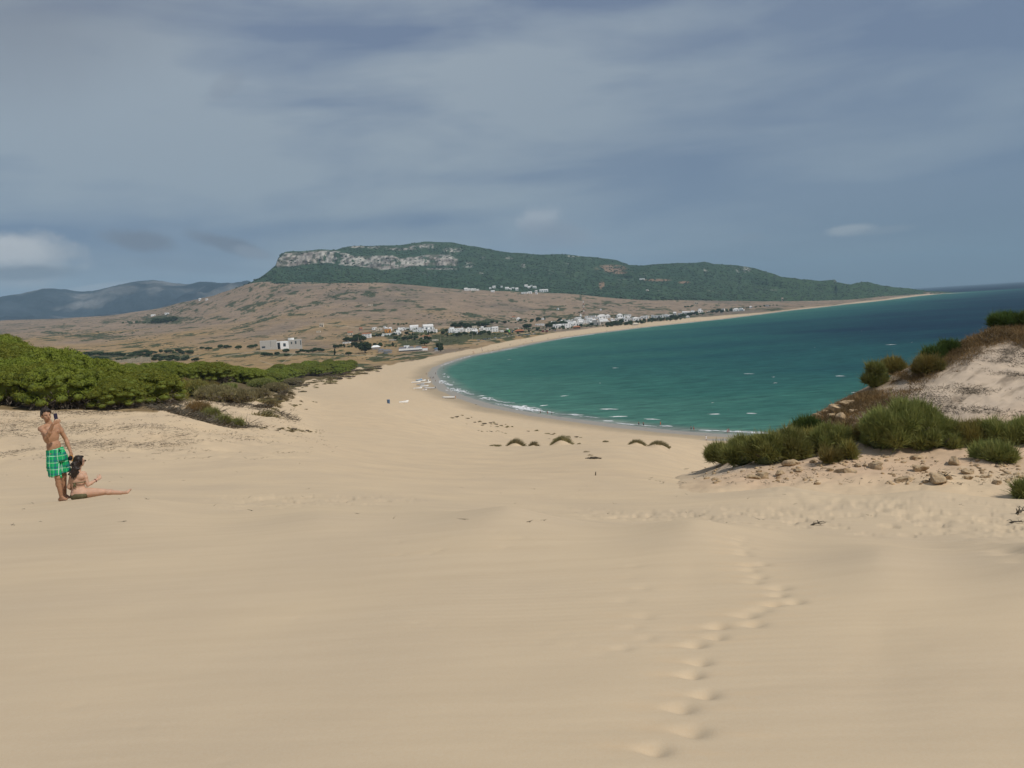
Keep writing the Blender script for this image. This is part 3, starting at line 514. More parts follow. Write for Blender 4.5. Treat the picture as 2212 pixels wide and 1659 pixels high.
for i in range(28):
    x = random.uniform(1000, 2212); y = random.uniform(640, 925); yh = 746.4 - 0.0625 * x
    if y < yh + 12: continue
    P = onz(x, y); s_ = float(shore_sd(np.array([P[0]]), np.array([P[1]]))[0])
    if s_ > -25: continue
    k = random.random() ** 3 * (0.6 + P[1] / 1400); foam_blob(P[0], P[1], (0.4 + 1.7 * k), (0.2 + 0.5 * k), random.uniform(-.3, .3), 0.07)
o = mobj('whitecap_foam', fV, fF, M_FOAM); tag(o, 'small scattered whitecaps out on the blue green bay', 'foam', kind='stuff')
# ------------------------------------------------------------ plants
def unit(v): return v / (np.linalg.norm(v, axis=-1, keepdims=True) + 1e-9)
def tri_cloud(P, Nn, size, rng, jit=0.6, asp=1.0):
    """small leaf triangles centred on P, roughly facing Nn"""
    n = len(P); nv = unit(Nn + rng.normal(0, jit, (n, 3))); u = unit(np.cross(nv, rng.normal(0, 1, (n, 3)))); v = np.cross(nv, u)
    s = size * rng.uniform(0.6, 1.3, (n, 1)); V = np.stack([P + u * s * asp, P - u * s * 0.5 * asp + v * s * 0.87, P - u * s * 0.5 * asp - v * s * 0.87], 1).reshape(-1, 3)
    return V, np.arange(3 * n).reshape(n, 3)
def blades(P, D, L, w, rng, bend=0.25):
    """tapering strands from P along D; each is two faces with a bend"""
    n = len(P); L = L * rng.uniform(0.6, 1.25, (n, 1)); s = unit(np.cross(D, rng.normal(0, 1, (n, 3)))) * w * rng.uniform(0.7, 1.3, (n, 1)); b = rng.normal(0, bend, (n, 3)) * L
    V = np.stack([P - s, P + s, P + D * L * 0.55 + s * 0.7 + b * 0.3, P + D * L * 0.55 - s * 0.7 + b * 0.3, P + D * L + b], 1).reshape(-1, 3); i = np.arange(n)[:, None] * 5
    return V, np.concatenate([i + [0, 1, 2], i + [0, 2, 3], i + [3, 2, 4]])
_ico = {}
def ico(sub):
    if sub not in _ico:
        bm = bmesh.new(); bmesh.ops.create_icosphere(bm, subdivisions=sub, radius=1); bm.verts.ensure_lookup_table()
        _ico[sub] = (np.array([v.co[:] for v in bm.verts]), np.array([[v.index for v in f.verts] for f in bm.faces])); bm.free()
    return _ico[sub]
def lump(c, r, sub, rng, am=0.2):
    V, Fq = ico(sub); k = 1 + am * rng.normal(0, 1, (len(V), 1)) * 0.5; return V * k * np.array(r) + np.array(c), Fq
def join(parts):
    Vs, Fs, o = [], [], 0
    for V, Fq in parts: Vs.append(V); Fs.append(Fq + o); o += len(V)
    return np.concatenate(Vs), np.concatenate(Fs)
def tube(pts, rad, n=7):
    pts = [np.array(p, float) for p in pts]; Vs = []
    for i, p in enumerate(pts):
        d = unit((pts[min(i + 1, len(pts) - 1)] - pts[max(i - 1, 0)])[None])[0]; u = unit(np.cross(d, [0.3, 0.9, 0.2])[None])[0]; v = np.cross(d, u)
        for k in range(n): an = 2 * math.pi * k / n; Vs.append(p + rad[i] * (u * math.cos(an) + v * math.sin(an)))
    Fq = []
    for i in range(len(pts) - 1):
        for k in range(n):
            a, b = i * n + k, i * n + (k + 1) % n; Fq += [[a, b, b + n], [a, b + n, a + n]]
    e = (len(pts) - 1) * n; Vs.append(pts[-1]); Vs.append(pts[0])
    for k in range(n): Fq.append([e + k, e + (k + 1) % n, len(Vs) - 2]); Fq.append([(k + 1) % n, k, len(Vs) - 1])
    return np.array(Vs), np.array(Fq)
M_BARK = plain('bark', (0.20, 0.165, 0.130), 0.9, 0.35, 6); M_TWIG = plain('dead_twigs', (0.115, 0.098, 0.072), 0.9, 0.3, 5)
M_TWIG2 = plain('pale_twigs', (0.20, 0.165, 0.125), 0.9, 0.3, 5)
M_PINE = leafy('pine_needles', (0.148, 0.180, 0.022), (0.212, 0.232, 0.033), 1.2, 0.25)
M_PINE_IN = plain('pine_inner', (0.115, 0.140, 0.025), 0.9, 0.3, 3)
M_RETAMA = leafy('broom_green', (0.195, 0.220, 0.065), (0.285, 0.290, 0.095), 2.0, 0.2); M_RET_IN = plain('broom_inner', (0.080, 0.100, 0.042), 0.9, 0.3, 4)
M_DARKG = leafy('dark_bush', (0.070, 0.115, 0.028), (0.11, 0.16, 0.04), 2.0, 0.2); M_GOLD = leafy('golden_broom', (0.26, 0.21, 0.06), (0.19, 0.19, 0.06), 1.2, 0.2)
M_MARRAM = leafy('marram', (0.200, 0.175, 0.085), (0.280, 0.235, 0.120), 2.0, 0.2); M_STRAW = leafy('dry_grass', (0.330, 0.225, 0.095), (0.180, 0.130, 0.062), 1.0, 0.15)
M_OLIVE = leafy('village_tree', (0.040, 0.062, 0.022), (0.062, 0.088, 0.030), 0.3, 0.15); M_SCRUB = leafy('hill_scrub', (0.050, 0.070, 0.034), (0.075, 0.085, 0.045), 0.02, 0.1)
rng = np.random.default_rng(5)
def pine_meshes(seed, R, H, n_leaf, leaf):
    r = np.random.default_rng(seed); pf = []
    for i in range(110):
        an = i * 2.39996 + r.uniform(-.3, .3); q = math.sqrt((i + 0.5) / 110) * 0.95; rr = R * (0.08 + 0.08 * r.random()) * 1.2
        pf.append((np.array([math.cos(an) * q * R, math.sin(an) * q * R, H * (0.52 + 0.40 * math.sqrt(max(0, 1 - q * q)) + r.uniform(-.07, .07))]), rr))
    for i in range(12):
        an = i * 0.5236 + r.uniform(-.2, .2); pf.append((np.array([math.cos(an) * R * 0.93, math.sin(an) * R * 0.93, H * r.uniform(.36, .5)]), R * 0.18))
    core = join([lump(c - [0, 0, rr * 0.15], (rr * .9, rr * .9, rr * .5), 2, r, 0.12) for c, rr in pf] + [lump((0, 0, H * .56), (R * .72, R * .72, H * .26), 2, r, .1)])
    P, Nn = [], []
    for c, rr in pf:
        k = n_leaf // len(pf); d = unit(r.normal(0, 1, (k, 3)) + [0, 0, 0.75]); P.append(c + d * rr * np.array([1.25, 1.25, 0.70]) * r.uniform(0.80, 1.25, (k, 1))); Nn.append(d + [0, 0, .2])
    lv = tri_cloud(np.concatenate(P), np.concatenate(Nn), leaf, r, 0.45)
    limbs = [tube([(0, 0, -0.4), (0.1, 0.05, H * .25), (0, 0, H * .5)], (0.16, 0.13, 0.08))]
    for i in range(6):
        an = i * 1.05 + r.uniform(-.3, .3); limbs.append(tube([(0.05, 0, H * r.uniform(.12, .28)), (math.cos(an) * R * .45, math.sin(an) * R * .45, H * .42), (math.cos(an) * R * .8, math.sin(an) * R * .8, H * .55)], (0.07, 0.05, 0.025), 5))
    tw = r.integers(0, 1, 1); n = 900; an = r.uniform(0, 6.28, n); q = R * r.uniform(.35, .95, n); Pp = np.stack([np.cos(an) * q, np.sin(an) * q, H * r.uniform(.18, .45, n)], 1); D = unit(np.stack([np.cos(an), np.sin(an), r.uniform(-.6, .5, n)], 1) + r.normal(0, .4, (n, 3)))
    limbs.append(blades(Pp, D, 0.5, 0.022, r))
    c = core; L = lv
    mc_ = npmesh('crown', np.concatenate([c[0], L[0]]), np.concatenate([c[1], L[1] + len(c[0])]), None, None, False)
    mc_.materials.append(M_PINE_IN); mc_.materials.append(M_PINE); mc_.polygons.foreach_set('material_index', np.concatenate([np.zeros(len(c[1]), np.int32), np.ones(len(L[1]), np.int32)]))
    T = join(limbs); return mc_, npmesh('trunk', T[0], T[1], M_BARK, None, False)
PINES = [pine_meshes(s, 2.6, 3.6, 15000, 0.060) for s in (1, 2, 3, 4)]
def thing_of(name, meshes, names, loc, rz, sc, label, cat, group=None):
    o = empty(name, loc, rz); o.scale = sc; tag(o, label, cat, group)
    for me, nm in zip(meshes, names): c = bpy.data.objects.new(nm, me); link(c, o)
    return o
def scatter(n, region, mind, tries=40000):
    """region(x,y)->keep ; returns ground points kept mind metres apart"""
    out = []; 
    return out
# grove: jittered lattice on the ground, kept where its foot lies in the photographed grove
def in_grove(px, Y):
    if px < -60 or px > 760: return False
    if px < 364:
        if 63.5 < Y < np.interp(px, [0, 56, 86, 116, 186, 282, 352], [132, 122, 106, 92, 82, 76, 71]): return True
        return px > 70 and np.interp(px, [70, 352], [125, 165]) < Y < 235
    if px < 385: return 165 < Y < 240
    fr = np.interp(px, [385, 480, 550, 590, 640, 700, 760], [183, 190, 198, 430, 500, 560, 640]); return fr < Y < fr + np.interp(px, [375, 550, 600, 760], [58, 70, 130, 110])
random.seed(21); grove = []
Y = 63.5; row = 0
while Y < 760:
    st = 3.55 if Y < 125 else 6.9 if Y < 280 else 9
    x0 = float(ray(-60, 830)[0]) * Y; x1 = float(ray(760, 830)[0]) * Y; x = x0 + (row % 2) * st / 2
    while x < x1:
        X = x + random.uniform(-.9, .9); Yp = Y + random.uniform(-.9, .9); z = GROUND.z(X, Yp); px, py = pix(X, Yp, z)
        if in_grove(px, Yp): grove.append((X, Yp, z, px))
        x += st
    Y += st * 0.87; row += 1
def pine_label(px, Y):
    if Y < 130: return 'spreading bright green umbrella pine packed into the near left grove above the sand bank', 'umbrella pines of the near left grove'
    return 'low green umbrella pine in the farther belt between the left dunes and the plain', 'umbrella pines of the farther belt'
for i, (X, Y, z, px) in enumerate(grove):
    s = random.uniform(0.85, 1.25) if Y < 130 else random.uniform(1.25, 1.7)
    if Y < 68: s *= 0.85
    if Y > 280: s *= 1.35
    if px < 50 and 95 < Y < 140: s *= 1.2
    edge_k = 1.0
    if px > 300 and Y < 90: edge_k = 0.85
    hs = s * random.uniform(0.85, 1.15) * (float(np.interp(px, [200, 350], [1.0, 0.70])) if Y < 130 else 0.90); me = PINES[i % 4]; lb, gp = pine_label(px, Y)
    thing_of('pine_tree', me, ('crown', 'trunk'), (X, Y, z - (0.75 * hs if Y < 130 else 0.4)), random.uniform(0, 6.28), (s, s, hs * (1.18 if Y < 130 else 1.08)), lb, 'tree', gp)
# ---- broom bushes on the right-hand dune
def bush_mesh(name, W, D, H, n, seed, mat, inner, L=0.32, w=0.011, up=0.55, puffs=None, lean=0.0):
    r = np.random.default_rng(seed); k = puffs or int(14 + W * D * 5); pf = []
    for i in range(k):
        an = r.uniform(0, 6.28); q = math.sqrt(r.random()) * 0.88; x, y = math.cos(an) * q * W / 2, math.sin(an) * q * D / 2; top = H * (0.35 + 0.65 * math.sqrt(max(0.02, 1 - q * q)))
        rr = r.uniform(.12, .26) * min(H * 1.2, W * .6); z = max(rr * .5, top - rr * 0.9) if r.random() < .62 else r.uniform(.2, .8) * top * .8 + rr * .3; pf.append((np.array([x + lean * z, y, z]), rr))
    core = [lump(c, (rr * .62,) * 3, 2, r, .25) for c, rr in pf] + [lump((0, 0, H * .32), (W * .30, D * .30, H * .30), 2, r, .15)]
    P, Dd = [], []
    tot = sum(rr * rr for _, rr in pf)
    for c, rr in pf:
        m_ = max(6, int(n * rr * rr / tot)); d = unit(r.normal(0, 1, (m_, 3)) + [0, 0, .35]); P.append(c + d * rr * r.uniform(.55, 1.12, (m_, 1))); Dd.append(unit(d * (1 - up) + np.array([lean * .6, 0, up]) + r.normal(0, .22, (m_, 3))))
    P = np.concatenate(P); Dd = np.concatenate(Dd); ok = P[:, 2] > 0.03; P, Dd = P[ok], Dd[ok]; n9 = int(len(P) * .9); b1, b2 = blades(P[:n9], Dd[:n9], L, w, r, .15), blades(r.permutation(P)[:len(P) - n9] , unit(r.permutation(Dd)[:len(P) - n9] + [0, 0, .4]), L * 1.7, w * 1.1, r, .1); bl = join([b1, b2]); c = join(core)
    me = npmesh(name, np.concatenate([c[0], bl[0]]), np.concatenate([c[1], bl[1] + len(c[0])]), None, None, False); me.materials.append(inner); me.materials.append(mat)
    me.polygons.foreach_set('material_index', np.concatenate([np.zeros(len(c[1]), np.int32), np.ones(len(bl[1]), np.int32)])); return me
def stem_mesh(W, H, seed):
    r = np.random.default_rng(seed); L = []
    for i in range(9):
        an = r.uniform(0, 6.28); q = r.uniform(.2, .42) * W; L.append(tube([(0, 0, -.25), (math.cos(an) * q * .3, math.sin(an) * q * .3, H * .25), (math.cos(an) * q, math.sin(an) * q, H * .6)], (0.05, .035, .012), 5))
    V, Fq = join(L); return npmesh('stem', V, Fq, M_BARK, None, False)
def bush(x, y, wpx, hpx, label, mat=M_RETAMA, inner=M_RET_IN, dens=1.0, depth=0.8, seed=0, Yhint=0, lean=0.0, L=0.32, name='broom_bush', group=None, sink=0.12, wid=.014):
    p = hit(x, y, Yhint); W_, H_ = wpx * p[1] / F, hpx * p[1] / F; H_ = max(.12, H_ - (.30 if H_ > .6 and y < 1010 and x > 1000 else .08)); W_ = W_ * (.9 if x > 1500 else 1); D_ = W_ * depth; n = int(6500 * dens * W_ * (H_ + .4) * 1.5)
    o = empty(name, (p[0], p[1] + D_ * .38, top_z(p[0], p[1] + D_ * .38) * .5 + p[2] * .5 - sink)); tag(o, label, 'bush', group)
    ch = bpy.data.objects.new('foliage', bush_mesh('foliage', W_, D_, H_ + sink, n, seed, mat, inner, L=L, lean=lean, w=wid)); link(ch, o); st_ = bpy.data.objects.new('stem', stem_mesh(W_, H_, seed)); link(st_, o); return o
BL = [
 (1572, 1000, 78, 46, 'low green broom bush at the far left end of the bush row', M_RETAMA, M_RET_IN),
 (1612, 1004, 84, 62, 'rounded dark green broom bush, second from the left end of the row', M_RETAMA, M_RET_IN),
 (1664, 1006, 84, 70, 'green broom bush with a deep shaded base, right above the two pale boulders', M_RETAMA, M_RET_IN),
 (1712, 996, 84, 72, 'broad grey green broom bush in the middle of the left bush row', M_RETAMA, M_RET_IN),
 (1748, 948, 56, 46, 'darker green broom bush rising behind the left bush row, below the rocks', M_DARKG, M_RET_IN),
 (1765, 978, 70, 50, 'olive bush with yellowed sprigs between the two green bush groups', M_GOLD, M_RET_IN),
 (1804, 976, 78, 60, 'upright green broom bush just left of the sandy gully', M_RETAMA, M_RET_IN),
 (1912, 972, 88, 80, 'dark left half of the tall broom thicket beside the sandy gully', M_RETAMA, M_RET_IN),
 (1972, 978, 150, 112, 'largest broom bush, a tall dome of grey green wands in mid slope', M_RETAMA, M_RET_IN),
 (2046, 970, 92, 66, 'sloping right shoulder bush joined to the largest broom dome', M_RETAMA, M_RET_IN),
 (2112, 962, 96, 46, 'olive green broom bush right of the largest dome', M_GOLD, M_RET_IN),
 (2176, 960, 92, 52, 'green broom bush at the right edge of the photo in the upper row', M_RETAMA, M_RET_IN),
 (2240, 962, 92, 56, 'broom bush half cut by the right edge, end of the upper row', M_RETAMA, M_RET_IN),
 (2172, 1002, 66, 46, 'small leaning broom bush alone on bare sand', M_RETAMA, M_RET_IN),
 (2130, 992, 44, 20, 'thin low broom sprig left of the small leaning bush', M_RETAMA, M_RET_IN),
 (1840, 992, 30, 22, 'tiny yellow green bush at the foot of the sandy gully', M_GOLD, M_RET_IN),
 (1798, 1000, 36, 16, 'small russet cushion plant at the left foot of the gully', M_GOLD, M_TWIG),
 (1858, 952, 30, 18, 'pale yellow tuft bush at the head of the sandy gully', M_GOLD, M_RET_IN),
 (2216, 1078, 26, 24, 'dark green sprig at the right edge, low on the slope', M_RETAMA, M_RET_IN),
 (1896, 836, 48, 56, 'dark wind bent bush hanging over the dune crest against the sea', M_RETAMA, M_RET_IN),
 (1938, 806, 52, 38, 'round golden green bush on the dune crest against the sea', M_GOLD, M_RET_IN),
 (2018, 806, 70, 26, 'short olive cushion on the crest between the golden bush and the dark one', M_GOLD, M_RET_IN),
 (2026, 779, 46, 34, 'dense dark green bush high on the crest against the sea', M_DARKG, M_RET_IN),
 (2055, 764, 46, 28, 'second dark green bush just upslope on the crest', M_DARKG, M_RET_IN),
 (2184, 707, 64, 22, 'bright green low bush on the very top of the dune', M_DARKG, M_RET_IN),
 (2236, 706, 70, 22, 'bright green bush at the top right corner of the dune', M_DARKG, M_RET_IN)]
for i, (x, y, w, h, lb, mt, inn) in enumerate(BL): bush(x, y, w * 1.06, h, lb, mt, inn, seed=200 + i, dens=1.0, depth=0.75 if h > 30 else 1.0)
bush(1828, 934, 26, 14, 'dull green cushion plant among the pale boulders', M_STRAW, M_TWIG, seed=300, dens=.8, depth=1.2, name='mat_plant', L=.2)
# left side: scrubby plants between the grove and the beach
for i, (x, y, w, h, lb, mt) in enumerate([
 (372, 872, 50, 26, 'green and gold bush at the right foot of the near pine grove', M_GOLD), (410, 858, 70, 34, 'russet bush behind the hollow right of the near grove', M_GOLD), (455, 866, 90, 30, 'wide brown green bush on the left dune', M_MARRAM),
 (385, 842, 60, 20, 'straw coloured bush below the farther pine belt', M_STRAW), (505, 872, 86, 26, 'long olive scrub bush on the dune crest left of the beach', M_MARRAM), (440, 848, 60, 18, 'golden scrub bush behind the olive one', M_GOLD), (545, 862, 70, 20, 'scrub bush at the beach side end of the olive strip', M_MARRAM),
 (425, 893, 44, 16, 'pale grey thorny bush on the bare left sand', M_STRAW), (452, 904, 38, 12, 'grey green bush trailing down the left sand', M_RETAMA), (482, 916, 34, 8, 'thin green mat trailing off the left sand bank', M_RETAMA), (510, 922, 26, 7, 'last green mat at the foot of the left sand bank', M_RETAMA),
 (590, 846, 60, 16, 'olive bush at the edge of the beach below the pine belt', M_MARRAM), (630, 832, 50, 14, 'small scrub bush farther along the beach edge', M_MARRAM), (560, 838, 60, 18, 'dark green bush under the end of the pine belt', M_RETAMA), (490, 842, 40, 10, 'low dark bush beside the dead branches', M_RETAMA)]):
    bush(x, y, w, h, lb, mt, M_TWIG if mt in (M_STRAW, M_MARRAM) else M_RET_IN, seed=340 + i, dens=.10 if y < 880 else .4, depth=.8, L=.45, wid=.03 if y < 880 else .015, Yhint=50)
# ---- marram clumps riding their sand mounds
def tuft_mesh(W, H, n, seed, arc=True, mat=M_MARRAM, w=.02):
    r = np.random.default_rng(seed); u = r.uniform(-1, 1, n); P = np.stack([u * W / 2, r.normal(0, .12 * W, n) * (1 - .5 * np.abs(u)), np.zeros(n)], 1)
    D = unit(np.stack([.55 * u + r.normal(0, .25, n) + .25, r.normal(0, .3, n), .75 + r.random(n) * .3], 1)); L = H * (1 - .35 * np.abs(u))
    if arc: P[:, 2] = -(u ** 2) * H * .95
    s = unit(np.cross(D, r.normal(0, 1, (n, 3)))) * w; L = (L * r.uniform(.55, 1.15, n))[:, None]; b = np.stack([np.full(n, .18), np.zeros(n), np.full(n, -.12)], 1) * L
    V = np.stack([P - s, P + s, P + D * L * .6 + s * .6, P + D * L * .6 - s * .6, P + D * L + b], 1).reshape(-1, 3); i = np.arange(n)[:, None] * 5
    return npmesh('grass_tuft', V, np.concatenate([i + [0, 1, 2], i + [0, 2, 3], i + [3, 2, 4]]), mat, None, False)
CL_LAB = ['largest arched marram clump on a sand mound, leftmost of the beach row', 'second arched marram clump, just right of the largest one', 'long drooping marram clump in the middle of the row', 'tiny dark grass clump right of the long drooping one', 'thin arched marram clump, left one of the right pair', 'ragged wide marram clump with dead stalks at the right end']
for i, ((x, y, w, h, Y), lb) in enumerate(zip(CLUMPS, CL_LAB)):
    a = float(ray(x, y)[0]); W_ = w * Y / F
    for k in range(1):
        X = a * Y; z = GROUND.z(X, Y); o = bpy.data.objects.new('marram_clump', None); o = bpy.data.objects.new('marram_clump', tuft_mesh(W_, 0.80 * (h / 16.0) ** .6, int(800 * w / 40), 400 + i, True)); link(o); o.location = (X, Y, z - .04); tag(o, lb, 'grass clump', 'marram clumps on the lower dune')
TUFTS = [tuft_mesh(1.0, .42, 150, 430 + k, k % 2 == 0, M_MARRAM if k < 3 else M_TWIG, .022) for k in range(4)]
sm = []
def tline(x0, y0, x1, y1, n, jx, jy, s0, s1):
    for i in range(n): k = (i + random.random()) / n; sm.append((x0 + (x1 - x0) * k + random.gauss(0, jx), y0 + (y1 - y0) * k + random.gauss(0, jy), random.uniform(s0, s1), 'open'))
tline(976, 900, 1022, 902, 7, 4, 3, .8, 1.8); tline(1015, 912, 1100, 921, 22, 5, 4, .6, 2.0); tline(1139, 930, 1165, 932, 3, 3, 1, 1, 2.2); tline(1172, 936, 1200, 938, 4, 3, 1, .8, 1.6); tline(1221, 943, 1258, 947, 5, 3, 1, .8, 1.4); tline(1301, 953, 1313, 955, 2, 2, 1, 1.2, 1.8)
tline(1059, 961, 1082, 965, 5, 3, 1, .6, 1.4); tline(1182, 948, 1218, 950, 5, 3, 1, .6, 1.2); tline(1030, 928, 1100, 936, 12, 3, 1.2, .4, .9); tline(1265, 981, 1287, 994, 4, 3, 2, .5, 1.1); tline(1025, 872, 1030, 874, 1, 1, 1, 1, 1)
nb = len(sm)
for i in range(150):
    k = random.random() ** 1.1; x = 560 + 260 * k; yb = float(np.interp(x, EDGE[:, 0], EDGE[:, 1])); y = yb + abs(random.gauss(0, 1)) * (14 - 9 * k) + 1; sm.append((x, y, random.uniform(1.6, 5) if x < 700 else random.uniform(3, 8), 'edge'))
for i in range(16): sm.append((random.uniform(560, 690), random.uniform(865, 885), random.uniform(.6, 1.6), 'edge'))
tline(600, 926, 690, 934, 10, 6, 2, .4, 1.1); tline(520, 922, 620, 930, 8, 6, 2, .5, 1.0)
for (x, y, s, kd) in sm:
    p = hit(x, y, 50)
    if p is None or p[1] > 1400: continue
    k = random.randrange(4); o = bpy.data.objects.new('grass_tuft', TUFTS[k]); link(o); o.location = (p[0], p[1], p[2] - .03); o.rotation_euler = (0, 0, random.uniform(-.4, .4)); s = s * (.85 if p[1] < 400 else 1.2); o.scale = (s, s, s * random.uniform(.7, 1.0) if s < 2 else s * .55)
    if kd == 'open': tag(o, 'small brown grass tuft dotting the open sand between the arched clumps and the waterline', 'grass tuft', 'small tufts on the open sand')
    else: tag(o, 'dark wind swept grass tuft along the inland edge of the beach', 'grass tuft', 'tufts along the inland edge of the beach')
# ---- uncountable small stuff
def litter(name, label, pts, L, w, per, mat, flat=.3, drift=(.8, .2), kd='stuff', spread=.25, seed=1):
    r = np.random.default_rng(seed); P, D, Ls = [], [], []
    for (X, Y, Z, s) in pts:
        P.append(np.array([X, Y, Z]) + r.normal(0, spread * s, (per, 3)) * [1.0, 1.0, 0.0]); d = r.normal(0, .6, (per, 3)); d[:, 2] = np.abs(d[:, 2]) * flat * 1.6 + flat * .5; d[:, 0] += drift[0] * r.choice([-1, 1], per); d[:, 1] += drift[1]; D.append(unit(d)); Ls.append(np.full((per, 1), L * s))
    P = np.concatenate(P); D = np.concatenate(D); Ls = np.concatenate(Ls); s = unit(np.cross(D, r.normal(0, 1, P.shape))) * w; Ls = Ls * r.uniform(.5, 1.3, Ls.shape)
    V = np.stack([P - s, P + s, P + D * Ls], 1).reshape(-1, 3); o = npobj(name, V, np.arange(len(V)).reshape(-1, 3), mat, None, False); tag(o, label, 'plant litter' if kd == 'stuff' else None, kind=kd); return o
def pick(n, fx, fy, dens, ymin=20, ymax=400, seed=3, srange=(.5, 1.5)):
    r = np.random.default_rng(seed); out = []
    for i in range(n):
        x, y = fx(r), fy(r); p = hit(x, y, ymin)
        if p is None or p[1] > ymax: continue
        if float(dens(np.array([p[0]]), np.array([p[1]]), x, y)[0]) < r.random(): continue
        out.append((p[0], p[1], p[2], r.uniform(*srange)))
    return out
pts = pick(7500, lambda r: r.uniform(-40, 720), lambda r: 888 + 105 * r.random() ** 1.5, lambda X, Y, x, y: np.clip(1.6 * fbm(X * .22, Y * .45, 501, 3) + .35 - .5 * (x > 420) - .3 * (y > 960), 0.02, 1), 30, 90, 21, (.4, 1.3))
litter('plant_litter', 'dark dead stalks and roots strewn over the left sand bank', pts, .24, .012, 5, M_TWIG2, .12, (.9, -.35), seed=2)
pts = pick(2600, lambda r: r.uniform(330, 640), lambda r: r.uniform(850, 925), lambda X, Y, x, y: np.clip(1.8 * fbm(X * .06, Y * .1, 502, 3) + .25, 0, 1), 60, 260, 22, (.6, 2.0))
litter('plant_litter', 'brown dead plant streaks on the sand hummocks right of the grove', pts, .6, .03, 5, M_TWIG, .25, (.9, -.2), seed=4)
pts = pick(6500, lambda r: r.uniform(1700, 2240), lambda r: r.uniform(700, 1000), lambda X, Y, x, y: np.clip(2.2 * fbm(X * 1.1 + Y * .9, (Y - X * .5) * .35, 503, 3) + .15, 0, 1) * (Y > 32.5), 29, 46, 23, (.5, 1.6))
litter('plant_litter', 'dark streaks of dead creeping plants on the bare face of the right dune', pts, .13, .010, 14, M_TWIG, .30, (.6, .3), spread=.20, seed=6)
cr_pts = []
for i in range(5200):
    x = random.uniform(1745, 2260) if i % 3 else random.uniform(1750, 1980); yc = float(np.interp(x, DX, DD)); y = yc + abs(random.gauss(0, 1)) * np.interp(x, [1745, 1850, 1960, 2050, 2260], [30, 38, 30, 18, 22]) + 1; p = DUNE.hit(x, y)
    if p and p[1] < 42 and random.random() < .5 + fbm(np.array([p[0] * .6]), np.array([p[1] * .6]), 504, 3)[0] * 1.3: cr_pts.append((p[0], p[1], p[2], random.uniform(.6, 1.2)))
litter('dry_grass', 'russet dry grass along the crest of the right dune', cr_pts, .26, .010, 12, M_STRAW, .75, (.5, -.1), spread=.17, seed=7)
pts = pick(500, lambda r: r.uniform(1400, 2240), lambda r: r.uniform(985, 1046), lambda X, Y, x, y: np.clip(.6 + 1.2 * fbm(X * .5, Y * .5, 505, 3), 0, 1), 22, 36, 24, (.3, 1.0))
litter('plant_litter', 'scattered dead twigs at the foot of the right dune', pts, .22, .009, 4, M_TWIG, .2, (.6, .2), spread=.12, seed=8)
pts = pick(70, lambda r: r.uniform(0, 2200), lambda r: r.uniform(1000, 1140), lambda X, Y, x, y: np.array([1.0]), 8, 60, 25, (.3, .8)); litter('plant_litter', 'a few loose stalks blown across the open sand', pts, .16, .006, 2, M_TWIG, .15, (.8, .1), spread=.08, seed=9)
# scrub clumps on the plain and hill
def blobs(name, label, pts, mat, seed, cat='scrub'):
    r = np.random.default_rng(seed); V0, F0 = ico(1); Vs, Fs = [], []
    for k, (X, Y, Z, s, el_) in enumerate(pts):
        Vs.append(V0 * (1 + r.normal(0, .18, (len(V0), 1))) * [s * el_, s, s * .55] + [X, Y, Z + s * .15]); Fs.append(F0 + k * len(V0))
    o = npobj(name, np.concatenate(Vs), np.concatenate(Fs), mat, None, False); tag(o, label, cat, kind='stuff'); return o
r = np.random.default_rng(77); sp_ = []
for i in range(14000):
    x = r.uniform(-40, 1800); y = r.uniform(604, 796)
    if y > np.interp(x, EDGE[:, 0], EDGE[:, 1]) - 2 or y < np.interp(x, FOREST[:, 0], FOREST[:, 1]) + 1: continue
    p = GROUND.hit(x, y, 450)
    if p is None or p[1] > 3300: continue
    d = dens_at = -.55 + 1.9 * vn(np.array([x * .013]), np.array([y * .06]), 601)[0] + 1.5 * vn(np.array([x * .05]), np.array([y * .2]), 602)[0]
    for (cx, cy, wx, wy, k) in ((150, 765, 230, 9, .9), (520, 768, 220, 8, .9), (960, 728, 260, 10, 1.3), (820, 770, 110, 8, .9), (350, 690, 120, 6, 1.1), (200, 725, 130, 10, .8), (1350, 682, 260, 5, .9), (1010, 695, 90, 8, 1.2), (700, 745, 60, 6, .8)): d += k * math.exp(-((x - cx) / wx) ** 2 - ((y - cy) / wy) ** 2)
    d += 1.2 * math.exp(-((y - (699 - .317 * (x - 542))) / 4.0) ** 2) * (500 < x < 770) + sum(1.3 * math.exp(-((x - cx) / wx) ** 2 - ((y - cy) / wy) ** 2) for (cx, cy, wx, wy) in PATCH) + 1.2 * math.exp(-((y - (672 - .22 * (x - 500))) / 4.0) ** 2) * (480 < x < 640)
    if d > r.random() * 1.0 - .1: s = p[1] / F * r.uniform(.5, 2.0); sp_.append((p[0], p[1], p[2], s, r.uniform(1.0, 2.4)))
blobs('scrub', 'dark green scrub dotted over the dry plain and hillside', sp_, M_SCRUB, 78)
fr_ = []
for i in range(14000):
    x = r.uniform(470, 2050); y = r.uniform(525, 660); p = RIDGE.hit(x, y)
    if p is None: continue
    b_ = np.interp(x, CT[:, 0], CT[:, 1]), np.interp(x, CB[:, 0], CB[:, 1])
    if 598 < x < 990 and b_[0] - 1 < y < b_[1] + 1 and r.random() < .8: continue
    fr_.append((p[0], p[1], p[2], r.uniform(2.5, 5.5), r.uniform(.9, 1.4)))
M_WOOD = leafy('ridge_wood', (0.050, 0.084, 0.054), (0.062, 0.098, 0.060), 0.01, 0.1)
blobs('ridge_trees', 'distant dark trees clothing the slopes of the long ridge', fr_, M_WOOD, 79, 'woodland')
